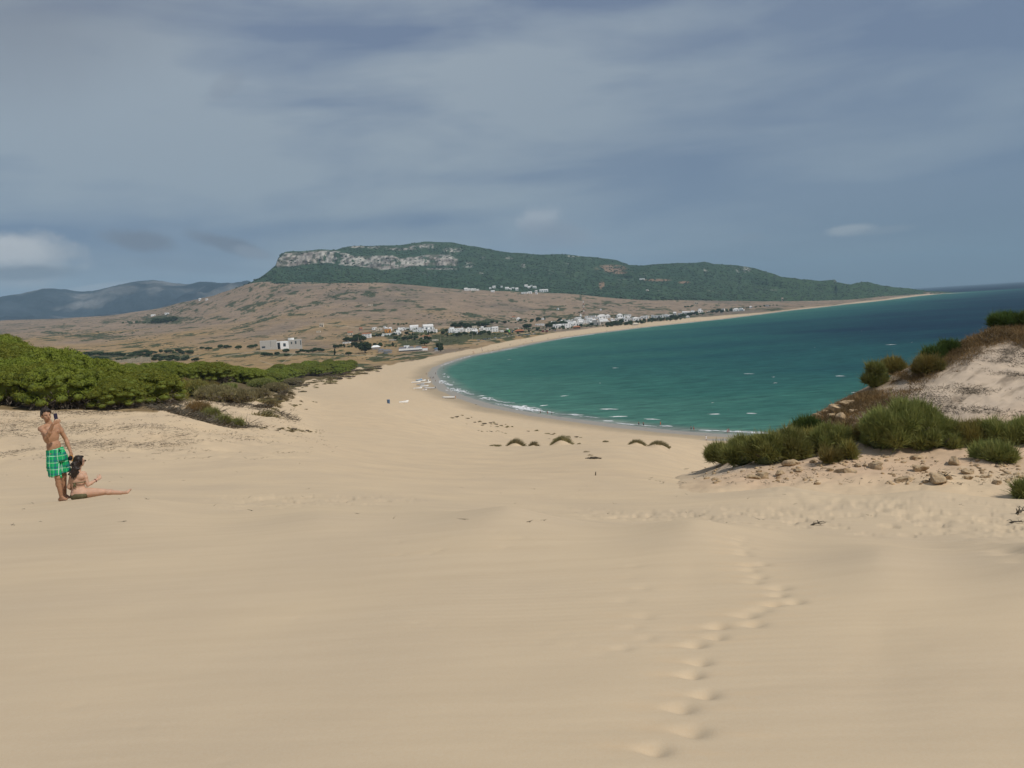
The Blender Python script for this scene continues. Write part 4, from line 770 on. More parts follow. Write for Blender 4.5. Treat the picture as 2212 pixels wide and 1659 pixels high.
# ---- village and plain trees
def round_tree(seed, n=2600, R=1.0, H=2.0, leaf=.10, shape='round'):
    r = np.random.default_rng(seed); pf = []
    for i in range(22):
        d = unit(r.normal(0, 1, (1, 3)))[0]; c = np.array([d[0] * .62, d[1] * .62, 1.15 + d[2] * .5])
        if shape == 'cone': k = r.random(); c = np.array([d[0] * .5 * (1 - k), d[1] * .5 * (1 - k), .4 + 1.6 * k])
        pf.append((c, r.uniform(.24, .42) if shape != 'cone' else .28 * (1.2 - c[2] / 2.2)))
    core = join([lump(c, (q * .8,) * 3, 1, r, .2) for c, q in pf]); P, Nn = [], []
    for c, q in pf: k = n // 22; d = unit(r.normal(0, 1, (k, 3))); P.append(c + d * q * r.uniform(.8, 1.15, (k, 1))); Nn.append(d)
    L = tri_cloud(np.concatenate(P), np.concatenate(Nn), leaf, r, .5); me = npmesh('crown', np.concatenate([core[0], L[0]]), np.concatenate([core[1], L[1] + len(core[0])]), M_OLIVE, None, False)
    T = join([tube([(0, 0, -.1), (.03, 0, .5), (0, .02, 1.1)], (.09, .07, .04), 6)] + [tube([(0, 0, .45), (math.cos(a_) * .3, math.sin(a_) * .3, .9), (math.cos(a_) * .5, math.sin(a_) * .5, 1.2)], (.05, .035, .02), 5) for a_ in (0.3, 2.4, 4.4)])
    return me, npmesh('trunk', T[0], T[1], M_BARK, None, False)
RT_ = [round_tree(s) for s in (11, 12, 13)] + [round_tree(14, shape='cone')]
VT = [(789, 763, 32, 25, 0, 'broad dark green tree standing alone by the sandy track left of the beach restaurant', None), (724, 768, 11, 15, 3, 'small upright pine left of the broad dark tree', None), (753, 768, 15, 8, 1, 'round reddish green bush like tree between the pine and the broad tree', None), (950, 753, 17, 13, 2, 'dark round tree at the right end of the beach restaurant', None), (952, 760, 14, 12, 0, 'second dark tree leaning over the beach edge by the restaurant', None),
 (917, 746, 22, 11, 1, 'bright green tree cluster behind the beach restaurant', None), (766, 747, 18, 8, 2, 'round tree below the white farmhouse', None), (405, 778, 11, 9, 1, 'lone dark tree beside the pale tracks on the plain', None), (618, 762, 16, 9, 0, 'low tree in front of the white museum building', None), (1139, 710, 22, 11, 2, 'dark tree crown behind the car park', None), (1049, 706, 20, 10, 1, 'dark tree behind the two tall white houses', None), (1163, 694, 13, 9, 0, 'dark tree left of the small white shed above the village', None), (1177, 692, 7, 9, 3, 'narrow tree right of the small white shed above the village', None), (385, 760, 14, 7, 0, 'tree at the end of the dark scrub belt on the plain', None)]
grp = 'dark trees between the village houses'; gl_ = 'dark green tree among the white village houses'
for (x0, y0, x1, y1, n, s) in [(960, 726, 1080, 722, 14, 7), (1090, 722, 1180, 714, 8, 6), (1180, 714, 1290, 704, 12, 6), (1300, 706, 1480, 690, 16, 6), (720, 752, 860, 748, 12, 8), (1005, 708, 1050, 705, 6, 9), (955, 722, 968, 716, 3, 7), (745, 738, 790, 736, 7, 12), (975, 708, 1010, 706, 6, 9), (1180, 708, 1225, 700, 13, 8), (1205, 694, 1260, 690, 12, 6), (1310, 706, 1345, 700, 8, 9), (1350, 703, 1430, 690, 12, 7), (1440, 692, 1500, 680, 10, 7), (1500, 680, 1590, 671, 12, 6), (850, 712, 940, 712, 10, 5), (800, 728, 940, 722, 16, 6), (850, 734, 930, 734, 10, 7), (1095, 716, 1180, 708, 10, 5), (330, 698, 380, 694, 12, 9), (260, 698, 330, 697, 8, 5), (1240, 676, 1260, 676, 2, 5), (1480, 664, 1500, 662, 3, 5), (1580, 668, 1680, 660, 10, 5), (850, 701, 880, 700, 4, 5), (1030, 700, 1160, 695, 14, 6)]:
    for i in range(int(n * 1.5)): k = (i + random.random()) / (n * 1.5); q = random.uniform(.7, 1.2); VT.append((x0 + (x1 - x0) * k, y0 + (y1 - y0) * k + random.uniform(-1.5, 2), s * q * 1.35, s * q * 1.05, random.randrange(4) if s < 9 else random.randrange(3), gl_ if x0 > 600 else 'dark tree in the clump on the far left plain', grp if x0 > 600 else 'trees of the clump on the far left plain'))
for (x0, y0, x1, y1, n) in [(130, 766, 330, 770, 22), (330, 772, 430, 780, 12), (430, 756, 560, 752, 8), (125, 772, 235, 778, 16), (250, 780, 400, 778, 18), (290, 763, 420, 764, 14), (640, 762, 700, 760, 8), (560, 766, 620, 770, 5)]:
    for i in range(n): k = (i + random.random()) / n; VT.append((x0 + (x1 - x0) * k, y0 + (y1 - y0) * k + random.uniform(-2, 2), random.uniform(9, 17), random.uniform(5, 9), random.randrange(3), 'low dark tree in the scrub belt across the plain behind the grove', 'low trees of the scrub belt on the plain'))
def place_tree(x, y, w, h, k, lb, gp):
    p = GROUND.hit(x, y, 450)
    if p is None: return
    W_, H_ = w * p[1] / F, h * p[1] / F; sx = W_ / 1.9; sz = H_ / 1.95; thing_of('tree', RT_[k], ('crown', 'trunk'), (p[0], p[1], p[2] - .1), random.uniform(0, 6.28), (sx, sx, sz), lb, 'tree', gp)
VT.sort(key=lambda v: -v[2] * v[3] - (1e6 if v[6] is None else 0)); rest = []
for v in VT[:285]: place_tree(*v)
for v in VT[285:]:
    p = GROUND.hit(v[0], v[1], 450)
    if p: rest.append((p[0], p[1], p[2] + v[3] * p[1] / F * .3, v[2] * p[1] / F * .42, 1.1))
blobs('small_trees', 'smallest dark trees and hedges between the houses and over the plain', rest, M_OLIVE, 80, 'trees')
# ------------------------------------------------------------ rocks and driftwood
def rock_mat():
    m, g, b = material('sandstone'); tc = g.add('ShaderNodeTexCoord').outputs['Object']; n = g.noise(tc, 2.2, 5, .65); n2 = g.noise(tc, 9, 4)
    c = g.mix(g.rng(n, .35, .65), (0.56, 0.40, 0.23), (0.24, 0.155, 0.08)); c = g.mix(g.rng(n2, .4, .7, 0, .5), c, (0.46, 0.40, 0.30))
    g.l.new(c, b.inputs['Base Color']); bp = g.add('ShaderNodeBump', {'Height': g.m('ADD', n, g.m('MULTIPLY', n2, .5)), 'Strength': .8, 'Distance': .06}); g.l.new(bp.outputs[0], b.inputs['Normal']); b.inputs['Roughness'].default_value = .95; return m
M_ROCK = rock_mat()
def rock_mesh(seed):
    V, Fq = ico(4); r = np.random.default_rng(seed); P = V.copy()
    for k in range(16): d = unit(r.normal(0, 1, (1, 3)))[0]; h = r.uniform(.38, .8); s = P @ d; P = P - np.outer(np.clip(s - h, 0, None) * .98, d)
    P = P * [1, .8, .62]; q = fbm(V[:, 0] * 2 + V[:, 2] * 1.3 + seed, V[:, 1] * 2 - V[:, 2] * .9, 700 + seed, 4); P = P * (1.12 + .26 * q[:, None]); P[:, 2] += .12
    return npmesh('rock', P, Fq, M_ROCK, None, False)
ROCKS = [rock_mesh(s) for s in range(6)]
RK_ = [(1625, 1034, 24, 'pale square boulder at the foot of the right dune, leftmost of the pair'), (1650, 1034, 25, 'pale boulder with a dark left side, right one of the pair'), (1640, 1020, 14, 'small pale stone behind the boulder pair'), (1548, 1036, 12, 'dark flat stone lying alone on the open sand left of the boulders'), (1718, 1004, 30, 'jumbled sandstone block below the green bush row'), (1706, 992, 22, 'sandstone block touching the base of the green bushes'), (1738, 990, 24, 'sandstone block just right of the jumbled one'), (1690, 1024, 16, 'low stone between the boulder pair and the jumbled block'), (1757, 1000, 16, 'small dark stone beside the jumbled block'), (1722, 1018, 16, 'half buried stone under the jumbled block'),
 (1816, 886, 30, 'large pale outcrop block on the crest below the russet grass'), (1838, 876, 26, 'pale outcrop block set higher on the crest'), (1765, 917, 22, 'yellow outcrop block near the low end of the crest'), (1764, 902, 18, 'small outcrop block standing up at the low end of the crest'), (1800, 903, 22, 'flat outcrop block between the crest blocks'), (1823, 904, 26, 'rounded outcrop block under the large pale one'), (1786, 890, 14, 'small outcrop stone half hidden in russet grass'), (1846, 892, 18, 'outcrop stone at the right end of the crest blocks'),
 (1834, 1021, 34, 'wide half buried sandstone slab in the middle of the dune foot'), (1896, 1014, 30, 'half buried sandstone slab right of the wide one'), (1893, 1001, 14, 'brown stone just above the right slab'), (1852, 1008, 12, 'small stone between the two slabs'), (1979, 992, 20, 'dark brown upright stone under the largest bush'), (1988, 1018, 28, 'tan stone below the dark brown upright one'), (1962, 1039, 30, 'low tan stone at the lower edge of the dune foot'), (2032, 1041, 36, 'large tan stone with driftwood lying across it'), (2050, 1036, 20, 'dark wedge of stone behind the driftwood'), (2066, 1001, 28, 'flat russet stone on the right sand slope'), (2095, 1024, 20, 'russet stone low on the right sand slope'), (2092, 1036, 16, 'smaller russet stone below the other'), (2128, 1032, 16, 'dark russet stone right of the russet pair'), (2154, 1046, 20, 'half buried stone low on the right slope'), (2110, 1008, 10, 'small brown stone above the russet pair'), (1870, 1006, 10, 'tiny stone under the gully mouth'), (1930, 1026, 12, 'tiny tan stone between slab and low stone'), (1795, 1018, 14, 'small stone left of the wide slab'), (1780, 1012, 10, 'tiny stone beside the russet cushion plant'), (1680, 1034, 10, 'pebble sized stone right of the boulder pair'), (2040, 1022, 9, 'tiny brown stone above the driftwood')]
for i, (x, y, w, lb) in enumerate(RK_):
    p = hit(x, y); W_ = w * p[1] / F; o = bpy.data.objects.new('rock', ROCKS[i % 6]); link(o); s = W_ / 1.2; o.scale = (s, s, s * random.uniform(.8, 1.15)); o.location = (p[0], p[1] + W_ * .3, top_z(p[0], p[1] + W_ * .3) - .05 * W_); o.rotation_euler = (random.uniform(-.15, .15), 0, random.uniform(0, 6.28)); tag(o, lb, 'rock', 'sandstone rocks of the right dune')
r = np.random.default_rng(31); st_pts = []
for i in range(420):
    x = r.uniform(1500, 2240); y = r.uniform(985, 1046); p = hit(x, y)
    if p and fbm(np.array([p[0] * .6]), np.array([p[1] * .6]), 710, 2)[0] > -.15: st_pts.append((p[0], p[1], p[2], r.uniform(.02, .09), r.uniform(.8, 1.6)))
V0, F0 = ico(1); Vs = [V0 * (1 + r.normal(0, .2, (len(V0), 1))) * [s * e, s, s * .7] + [X, Y, Z + s * .2] for (X, Y, Z, s, e) in st_pts]
o = npobj('rubble', np.concatenate(Vs), np.concatenate([F0 + k * len(V0) for k in range(len(Vs))]), M_ROCK, None, False); tag(o, 'small stones and crumbs strewn over the foot of the right dune', 'rubble', kind='stuff')
def stick(x, y, wpx, label, seed, rot=0):
    r = np.random.default_rng(seed); p = hit(x, y); W_ = wpx * p[1] / F; L = [tube([(-W_ / 2, 0, .02), (-W_ * .1, .05, .07), (W_ * .25, .02, .10), (W_ / 2, -.04, .05)], (.035, .03, .02, .008), 6)]
    for k in range(5): u = r.uniform(-.3, .4) * W_; L.append(tube([(u, .02, .06), (u + r.uniform(-.12, .2), r.uniform(-.1, .1), .12 + r.uniform(0, .1)), (u + r.uniform(-.2, .35), r.uniform(-.2, .2), r.uniform(.05, .25))], (.014, .009, .004), 5))
    V, Fq = join(L); o = npobj('driftwood', V * [1, 1, .35 if wpx < 30 else 1], Fq, M_TWIG, None, False); o.location = (p[0], p[1], p[2]); o.rotation_euler = (0, 0, rot); tag(o, label, 'driftwood')
stick(2036, 1034, 62, 'dark bleached branch lying across the large tan stone', 1, .1); stick(2206, 1113, 40, 'dark forked branch at the right edge of the photo', 2, .5); stick(2196, 1130, 26, 'thin dead branch just under the forked one', 3, -.2); stick(1763, 1135, 20, 'thin brown twig lying alone on the middle sand', 4, .05); stick(1505, 1020, 24, 'short grey twig left of the right dune foot', 5, .15); stick(478, 846, 70, 'long dead grey branch lying under the farther pines', 6, .05); stick(1480, 1014, 18, 'pale twig at the tip of the sand tongue', 7)
pz = hit(1286, 1027, 15); V, Fq = tube([(0, 0, -.1), (.02, 0, .1), (.03, 0, .17)], (.03, .025, .02), 6); o = npobj('wooden_stake', V, Fq, M_TWIG, None, False); o.location = pz; tag(o, 'short dark stake standing alone in the middle sand', 'stake')
# ------------------------------------------------------------ buildings
def paint(name, c, var=.07, rough=.8): return plain(name, c, rough, var, .6)
M_WHITE = paint('white_wall', (.86, .86, .84)); M_CREAM = paint('cream_wall', (.62, .54, .42)); M_ORANGE = paint('orange_wall', (.62, .27, .06)); M_GREYW = paint('grey_wall', (.46, .44, .40)); M_TILE = plain('roof_tile', (.34, .14, .07), .9, .25, 2.5); M_FLAT = paint('pale_roof', (.70, .68, .65)); M_SLATE = plain('grey_roof', (.17, .17, .18), .9, .2, 2); M_RED = paint('red_paint', (.25, .05, .04)); M_DARK = paint('dark_opening', (.035, .04, .05)); M_GLASS = plain('window_glass', (.05, .065, .08), .15, .1, 1, .5); M_BLUEP = paint('blue_paint', (.09, .15, .24)); M_GREENP = paint('green_paint', (.16, .42, .10)); M_PINK = paint('pink_wall', (.45, .27, .22))
def box(x0, x1, y0, y1, z0, z1): return [(x0, y0, z0), (x1, y0, z0), (x1, y1, z0), (x0, y1, z0), (x0, y0, z1), (x1, y0, z1), (x1, y1, z1), (x0, y1, z1)], [(0, 3, 2, 1), (4, 5, 6, 7), (0, 1, 5, 4), (1, 2, 6, 5), (2, 3, 7, 6), (3, 0, 4, 7)]
def boxes(L):
    V, Fq = [], []
    for b in L: v, f = box(*b); Fq += [tuple(i + len(V) for i in q) for q in f]; V += v
    return V, Fq
def gable(x0, x1, y0, y1, z, h, o=.3): return [(x0 - o, y0 - o, z), (x1 + o, y0 - o, z), (x1 + o, y1 + o, z), (x0 - o, y1 + o, z), (x0 - o, (y0 + y1) / 2, z + h), (x1 + o, (y0 + y1) / 2, z + h)], [(0, 1, 5, 4), (2, 3, 4, 5), (0, 4, 3), (1, 2, 5), (0, 3, 2, 1)]
def hipr(x0, x1, y0, y1, z, h, o=.3): k = min(x1 - x0, y1 - y0) * .4; return [(x0 - o, y0 - o, z), (x1 + o, y0 - o, z), (x1 + o, y1 + o, z), (x0 - o, y1 + o, z), (x0 + k, (y0 + y1) / 2, z + h), (x1 - k, (y0 + y1) / 2, z + h)], [(0, 1, 5, 4), (2, 3, 4, 5), (0, 4, 3), (1, 2, 5), (0, 3, 2, 1)]
_hc = {}
def house(w, h, d, roof, wm, rm, nwin, storey):
    key = (w, h, d, roof, wm.name, rm.name, nwin, storey)
    if key in _hc: return copy_tree(_hc[key])
    o = empty('house'); bl = [(-w / 2, w / 2, -d / 2, d / 2, -1.5, h)]
    if roof == 'flat': bl += [(-w / 2 - .12, w / 2 + .12, -d / 2 - .12, -d / 2 + .18, h + .003, h + .55), (-w / 2 - .12, w / 2 + .12, d / 2 - .18, d / 2 + .12, h + .003, h + .55), (-w / 2 - .12, -w / 2 + .18, -d / 2 + .183, d / 2 - .183, h + .003, h + .55), (w / 2 - .18, w / 2 + .12, -d / 2 + .183, d / 2 - .183, h + .003, h + .55)]
    if roof == 'step': bl += [(-w / 2 + w * .15, w / 2 - w * .3, -d / 4, d / 2 - .3, h + .01, h + 2.4)]
    V, Fq = boxes(bl); mobj('wall', V, Fq, wm, o)
    if roof == 'gable': V, Fq = gable(-w / 2, w / 2, -d / 2, d / 2, h, d * .22)
    elif roof == 'hip': V, Fq = hipr(-w / 2, w / 2, -d / 2, d / 2, h, d * .25)
    elif roof == 'step': V, Fq = boxes([(-w / 2 + w * .13, w / 2 - w * .28, -d / 4 - .2, d / 2 - .1, h + 2.41, h + 2.6)])
    else: V, Fq = boxes([(-w / 2 + .2, w / 2 - .2, -d / 2 + .2, d / 2 - .2, h + .02, h + .2)])
    mobj('roof', V, Fq, rm, o)
    for s in range(storey):
        for k in range(nwin):
            x = -w / 2 + w * (k + .5) / nwin; z = 1.0 + s * 2.9
            if s == 0 and k == nwin // 2: V, Fq = boxes([(x - .55, x + .55, -d / 2 - .05, -d / 2 - .003, 0, 2.1)]); mobj('door', V, Fq, M_DARK, o)
            else: V, Fq = boxes([(x - .55, x + .55, -d / 2 - .06, -d / 2 - .003, z, z + 1.25)]); mobj('window', V, Fq, M_GLASS, o)
    _hc[key] = o; return o
def place_house(x, y, wpx, hpx, roof='flat', wm=M_WHITE, rm=M_FLAT, lb='', gp=None, name='house', rz=None, surf=None, storey=1):
    p = (surf or GROUND).hit(x, y, 450)
    if p is None: return None
    W_, H_ = wpx * p[1] / F, hpx * p[1] / F; sc = max(1.0, H_ / (3.4 * storey)); o = house(round(W_ / sc / 2) * 2 or 2, 3.2 * storey, 8, roof, wm, rm, max(2, min(6, int(W_ / sc / 4))), storey); w0 = round(W_ / sc / 2) * 2 or 2
    o.name = name; o.scale = (W_ / w0, 1.2, H_ / (3.2 * storey)); o.location = p; o.rotation_euler = (0, 0, rz if rz is not None else -math.atan(p[0] / p[1]) * 1 + random.uniform(-.25, .25)); tag(o, lb, 'house' if name == 'house' else name.replace('_', ' '), gp); return o
def Z1(zx, zy): return 711.6 + zx / 8.16, 643.8 + zy / 8.16       # reading positions off two enlarged crops
def Z2(zx, zy): return 948.8 + zx / 6.528, 664.1 + zy / 6.528
def Z3(zx, zy): return 1152 + zx / 4.663, 609.9 + zy / 4.663
E_ = 'white house of the estate above the beach restaurant'; EG = 'estate houses above the beach restaurant'
for (zx, zy, w, h, roof, wm, rm, lb, gp, st) in [
 (860, 572, 90, 40, 'flat', M_CREAM, M_FLAT, 'cream box house left of the orange house', None, 1), (1030, 605, 110, 48, 'flat', M_ORANGE, M_FLAT, 'bright orange house, the only orange one', None, 1), (1495, 560, 140, 55, 'gable', M_WHITE, M_FLAT, 'long white shed with a sloping roof, left one of two', None, 1), (1740, 562, 170, 65, 'gable', M_WHITE, M_FLAT, 'long white shed with a sloping roof, right one of two', None, 1), (1815, 605, 165, 45, 'flat', M_WHITE, M_FLAT, 'low white block in front of the right white shed', None, 1),
 (1270, 555, 100, 30, 'flat', M_WHITE, M_FLAT, E_, EG, 1), (1360, 555, 80, 26, 'flat', M_WHITE, M_FLAT, E_, EG, 1), (1530, 590, 120, 30, 'flat', M_WHITE, M_FLAT, E_, EG, 1), (1600, 560, 70, 35, 'flat', M_WHITE, M_FLAT, E_, EG, 1), (1620, 600, 80, 20, 'flat', M_WHITE, M_FLAT, E_, EG, 1), (885, 670, 140, 32, 'flat', M_WHITE, M_FLAT, E_, EG, 1), (1040, 655, 130, 26, 'flat', M_WHITE, M_FLAT, E_, EG, 1), (1150, 645, 60, 30, 'hip', M_WHITE, M_FLAT, E_, EG, 1), (1215, 645, 90, 48, 'step', M_WHITE, M_FLAT, E_, EG, 1), (970, 520, 30, 22, 'flat', M_WHITE, M_FLAT, 'small white hut above the orange house', None, 1),
 (555, 570, 45, 34, 'gable', M_PINK, M_TILE, 'small reddish house at the left end of the upper row', None, 1), (660, 700, 150, 70, 'gable', M_WHITE, M_TILE, 'tall white farmhouse with a terracotta roof behind the alone standing tree', None, 2), (520, 690, 60, 35, 'gable', M_CREAM, M_TILE, 'cream outbuilding left of the white farmhouse', None, 1), (370, 650, 90, 40, 'gable', M_CREAM, M_TILE, 'faded pink shed left of the farmhouse trees', None, 1), (1700, 710, 130, 32, 'gable', M_CREAM, M_TILE, 'low cream house in the scrub behind the restaurant', None, 1), (1860, 750, 110, 16, 'flat', M_CREAM, M_FLAT, 'long low cream wall behind the restaurant', None, 1), (310, 795, 130, 16, 'flat', M_WHITE, M_FLAT, 'long low white wall below the farmhouse trees', None, 1), (1120, 745, 130, 14, 'flat', M_GREYW, M_FLAT, 'long grey shelter in the scrub behind the restaurant', None, 1)]:
    place_house(*Z1(zx, zy), w / 8.16, h / 8.16, roof, wm, rm, lb, gp, storey=st)
L_ = 'white cube house in the left village cluster'; LG = 'white houses of the left village cluster'; C_ = 'white house stacked in the village centre behind the tiled beach bar'; CG = 'white houses of the village centre'
for (zx, zy, w, h, roof, wm, rm, lb, gp, st) in [
 (190, 355, 115, 55, 'step', M_WHITE, M_FLAT, 'biggest white block at the left end of the left village cluster', None, 2), (275, 345, 60, 48, 'flat', M_WHITE, M_FLAT, L_, LG, 2), (345, 350, 80, 44, 'flat', M_WHITE, M_FLAT, L_, LG, 2), (425, 345, 75, 48, 'flat', M_WHITE, M_FLAT, L_, LG, 2), (508, 368, 75, 36, 'gable', M_WHITE, M_FLAT, 'white gabled house at the right end of the left village cluster', None, 1), (492, 290, 75, 26, 'flat', M_CREAM, M_FLAT, 'sand coloured house behind the left village cluster', None, 1), (612, 345, 45, 52, 'flat', M_WHITE, M_FLAT, 'narrow tall white house, left of two white towers of houses', None, 2), (685, 345, 60, 58, 'flat', M_WHITE, M_FLAT, 'tall white house with a lower wing on its right', None, 2), (735, 350, 40, 30, 'flat', M_WHITE, M_FLAT, L_, LG, 1), (788, 340, 85, 55, 'gable', M_WHITE, M_FLAT, 'white gabled two storey house standing apart right of the cluster', None, 2), (880, 345, 40, 20, 'flat', M_WHITE, M_FLAT, 'small white annex right of the gabled house', None, 1), (958, 320, 25, 22, 'flat', M_WHITE, M_FLAT, 'small white kiosk behind the green one', None, 1), (968, 346, 45, 26, 'flat', M_GREENP, M_FLAT, 'light green kiosk, the only green building', None, 1), (1085, 312, 60, 22, 'flat', M_CREAM, M_FLAT, 'cream house by the dark tree crown', None, 1), (1050, 160, 40, 22, 'gable', M_CREAM, M_TILE, 'tiny cream farmhouse on the slope above the village', None, 1), (1118, 185, 60, 28, 'hip', M_WHITE, M_FLAT, 'white hip roofed farmhouse on the slope above the village', None, 1), (1215, 184, 50, 10, 'flat', M_CREAM, M_FLAT, 'long low wall right of the slope farmhouse', None, 1), (1470, 172, 55, 20, 'flat', M_WHITE, M_FLAT, 'white shed between two dark trees on the slope', None, 1), (1420, 252, 120, 18, 'flat', M_WHITE, M_FLAT, 'long white single storey row at the edge of the slope', None, 1),
 (1640, 290, 70, 40, 'flat', M_WHITE, M_FLAT, C_, CG, 1), (1710, 285, 100, 42, 'flat', M_WHITE, M_FLAT, C_, CG, 1), (1810, 292, 80, 60, 'flat', M_WHITE, M_FLAT, C_, CG, 2), (1800, 240, 80, 40, 'step', M_WHITE, M_FLAT, C_, CG, 2), (1860, 250, 70, 56, 'flat', M_WHITE, M_FLAT, C_, CG, 2), (1930, 258, 80, 40, 'flat', M_WHITE, M_FLAT, C_, CG, 1), (1930, 215, 70, 50, 'flat', M_GREYW, M_FLAT, 'pale grey block in the middle of the village centre', None, 2), (1990, 225, 90, 50, 'step', M_WHITE, M_FLAT, C_, CG, 2), (2060, 225, 80, 40, 'flat', M_WHITE, M_FLAT, C_, CG, 2), (2120, 195, 70, 32, 'flat', M_WHITE, M_FLAT, C_, CG, 1), (1960, 180, 80, 40, 'flat', M_WHITE, M_FLAT, C_, CG, 2), (2072, 165, 35, 42, 'flat', M_WHITE, M_FLAT, 'small white tower rising from the village centre', None, 2), (2150, 140, 110, 20, 'flat', M_WHITE, M_FLAT, 'long flat white building on top of the village centre', None, 1), (2150, 250, 80, 36, 'flat', M_GREYW, M_FLAT, 'grey building right of the tiled beach bar', None, 1), (1998, 138, 30, 26, 'step', M_WHITE, M_FLAT, C_, CG, 1)]:
    place_house(*Z2(zx, zy), w / 6.528, h / 6.528, roof, wm, rm, lb, gp, storey=st)
R_ = 'white house in the thinning right hand row of the village'; RG = 'white houses of the right hand village row'
for (zx, zy, w, h, wm, lb, gp) in [(690, 365, 90, 26, M_WHITE, R_, RG), (750, 358, 50, 22, M_WHITE, R_, RG), (690, 392, 60, 18, M_WHITE, R_, RG), (870, 352, 60, 22, M_WHITE, R_, RG), (950, 348, 70, 20, M_WHITE, R_, RG), (885, 385, 85, 22, M_GREYW, 'long grey house in front of the right hand row', None), (948, 398, 62, 34, M_WHITE, 'big white house standing seaward of the right hand row', None), (1030, 385, 60, 22, M_WHITE, R_, RG), (1065, 372, 45, 18, M_WHITE, R_, RG), (1112, 368, 60, 26, M_WHITE, R_, RG), (1162, 364, 34, 18, M_CREAM, 'cream house in the right hand row', None), (1250, 358, 115, 22, M_WHITE, 'longest white house of the right hand row', None), (1350, 350, 50, 20, M_WHITE, R_, RG), (1392, 352, 50, 24, M_WHITE, R_, RG), (1425, 356, 30, 24, M_WHITE, R_, RG), (1555, 355, 36, 12, M_WHITE, R_, RG), (1560, 316, 60, 14, M_WHITE, R_, RG), (1610, 310, 60, 16, M_WHITE, R_, RG), (1682, 304, 50, 22, M_WHITE, R_, RG), (1772, 306, 40, 10, M_WHITE, R_, RG), (1912, 286, 28, 18, M_WHITE, R_, RG), (2040, 290, 60, 18, M_WHITE, R_, RG), (2095, 286, 55, 16, M_WHITE, R_, RG), (2190, 260, 30, 14, M_WHITE, R_, RG), (720, 425, 90, 30, M_CREAM, 'sandy coloured walled yard between village and beach', None), (632, 430, 90, 28, M_GREYW, 'grey walled terrace right of the tiled beach bar', None), (680, 283, 18, 10, M_WHITE, 'single white hut on the brown slope right of the mast', None), (1148, 88, 24, 9, M_CREAM, 'tiny pale hut alone in the ridge forest', None)]:
    sf = RIDGE if zy < 120 else None; place_house(*Z3(zx, zy), w / 4.663, h / 4.663, random.choice(['flat', 'flat', 'hip', 'step']) if h < 34 else 'flat', wm, M_FLAT, lb, gp, surf=sf)
for (x0, y0, x1, y1, n, s, lb_, gp_) in [(805, 714, 945, 713, 12, 8, E_, EG), (968, 718, 1075, 711, 12, 8, L_, LG), (1190, 708, 1290, 697, 20, 9, C_, CG), (1195, 700, 1300, 690, 14, 8, C_, CG), (1295, 697, 1480, 681, 20, 8, R_, RG)]:
    for i in range(n): k = (i + random.random()) / n; place_house(x0 + (x1 - x0) * k, y0 + (y1 - y0) * k + random.uniform(-2.5, 2), s * random.uniform(.6, 1.4), s * random.uniform(.35, .65), random.choice(['flat', 'flat', 'step', 'gable']), M_WHITE, M_FLAT, lb_, gp_)
U_ = 'white house of the hill village under the ridge forest'; UG = 'white houses of the hill village'
for (zx, zy, w, h) in [(188, 389, 22, 12), (208, 389, 18, 9), (230, 389, 18, 9), (250, 389, 18, 9), (272, 389, 20, 9), (360, 378, 16, 10), (385, 372, 22, 14), (378, 400, 26, 8), (440, 366, 14, 8), (478, 380, 26, 10), (500, 384, 18, 8), (520, 378, 18, 10), (548, 388, 20, 12), (612, 362, 22, 9), (632, 372, 20, 9), (650, 360, 14, 8), (672, 372, 24, 9), (590, 412, 22, 10), (612, 410, 20, 9), (640, 410, 26, 9), (684, 404, 18, 14), (722, 400, 28, 12), (750, 397, 34, 11), (686, 414, 14, 8)]:
    x, y = 948.8 + zx / 3.264, 508.3 + zy / 3.264; rg = RIDGE.hit(x, y, 100); gd = GROUND.hit(x, y, 450); sf = RIDGE if (rg and (gd is None or rg[1] < gd[1])) else GROUND
    place_house(x, y, w / 3.264, h / 3.264, random.choice(['flat', 'gable']), M_WHITE, M_FLAT, U_, UG, surf=sf)
for (x, y, w, h, lb, gp, sf) in [(246.5, 677, 7, 3, 'white farm on the far left plain below the blue mountains', None, None), (181, 681.5, 5, 2, 'tiny white farm at the left end of the far plain', None, None), (372, 658.5, 8, 5, 'white farm on the shoulder of the brown hill', None, None), (432, 649, 5, 4, 'white hut left one of a pair high on the brown hill', None, None), (447, 648.5, 4, 3, 'white hut right one of a pair high on the brown hill', None, None), (361, 679, 8, 3, 'white farm left of the dark tree clump', None, None), (331, 682.5, 9, 3, 'low white barn below the dark tree clump', None, None), (695, 706, 8, 7, 'small grey building beside the pale track on the hill', None, None), (688, 718, 8, 3, 'small white van like hut below the pale track', None, None), (800, 660, 9, 2, 'pale hut ruin on the middle of the slope', None, None), (1387, 604.5, 11, 2.6, 'white villa alone in the ridge forest', None, RIDGE), (1504, 657.5, 7, 5, 'cream ruin between two trees on the right plain', None, None), (1690, 651, 3, 7, 'cream watch tower in front of the ridge end', None, None), (1205, 669, 4, 3, 'pinkish hut on the slope above the village', None, None)]:
    place_house(x, y, w, h, 'flat', M_CREAM if 'cream' in lb or 'pale' in lb else M_WHITE, M_FLAT, lb, gp, surf=sf)
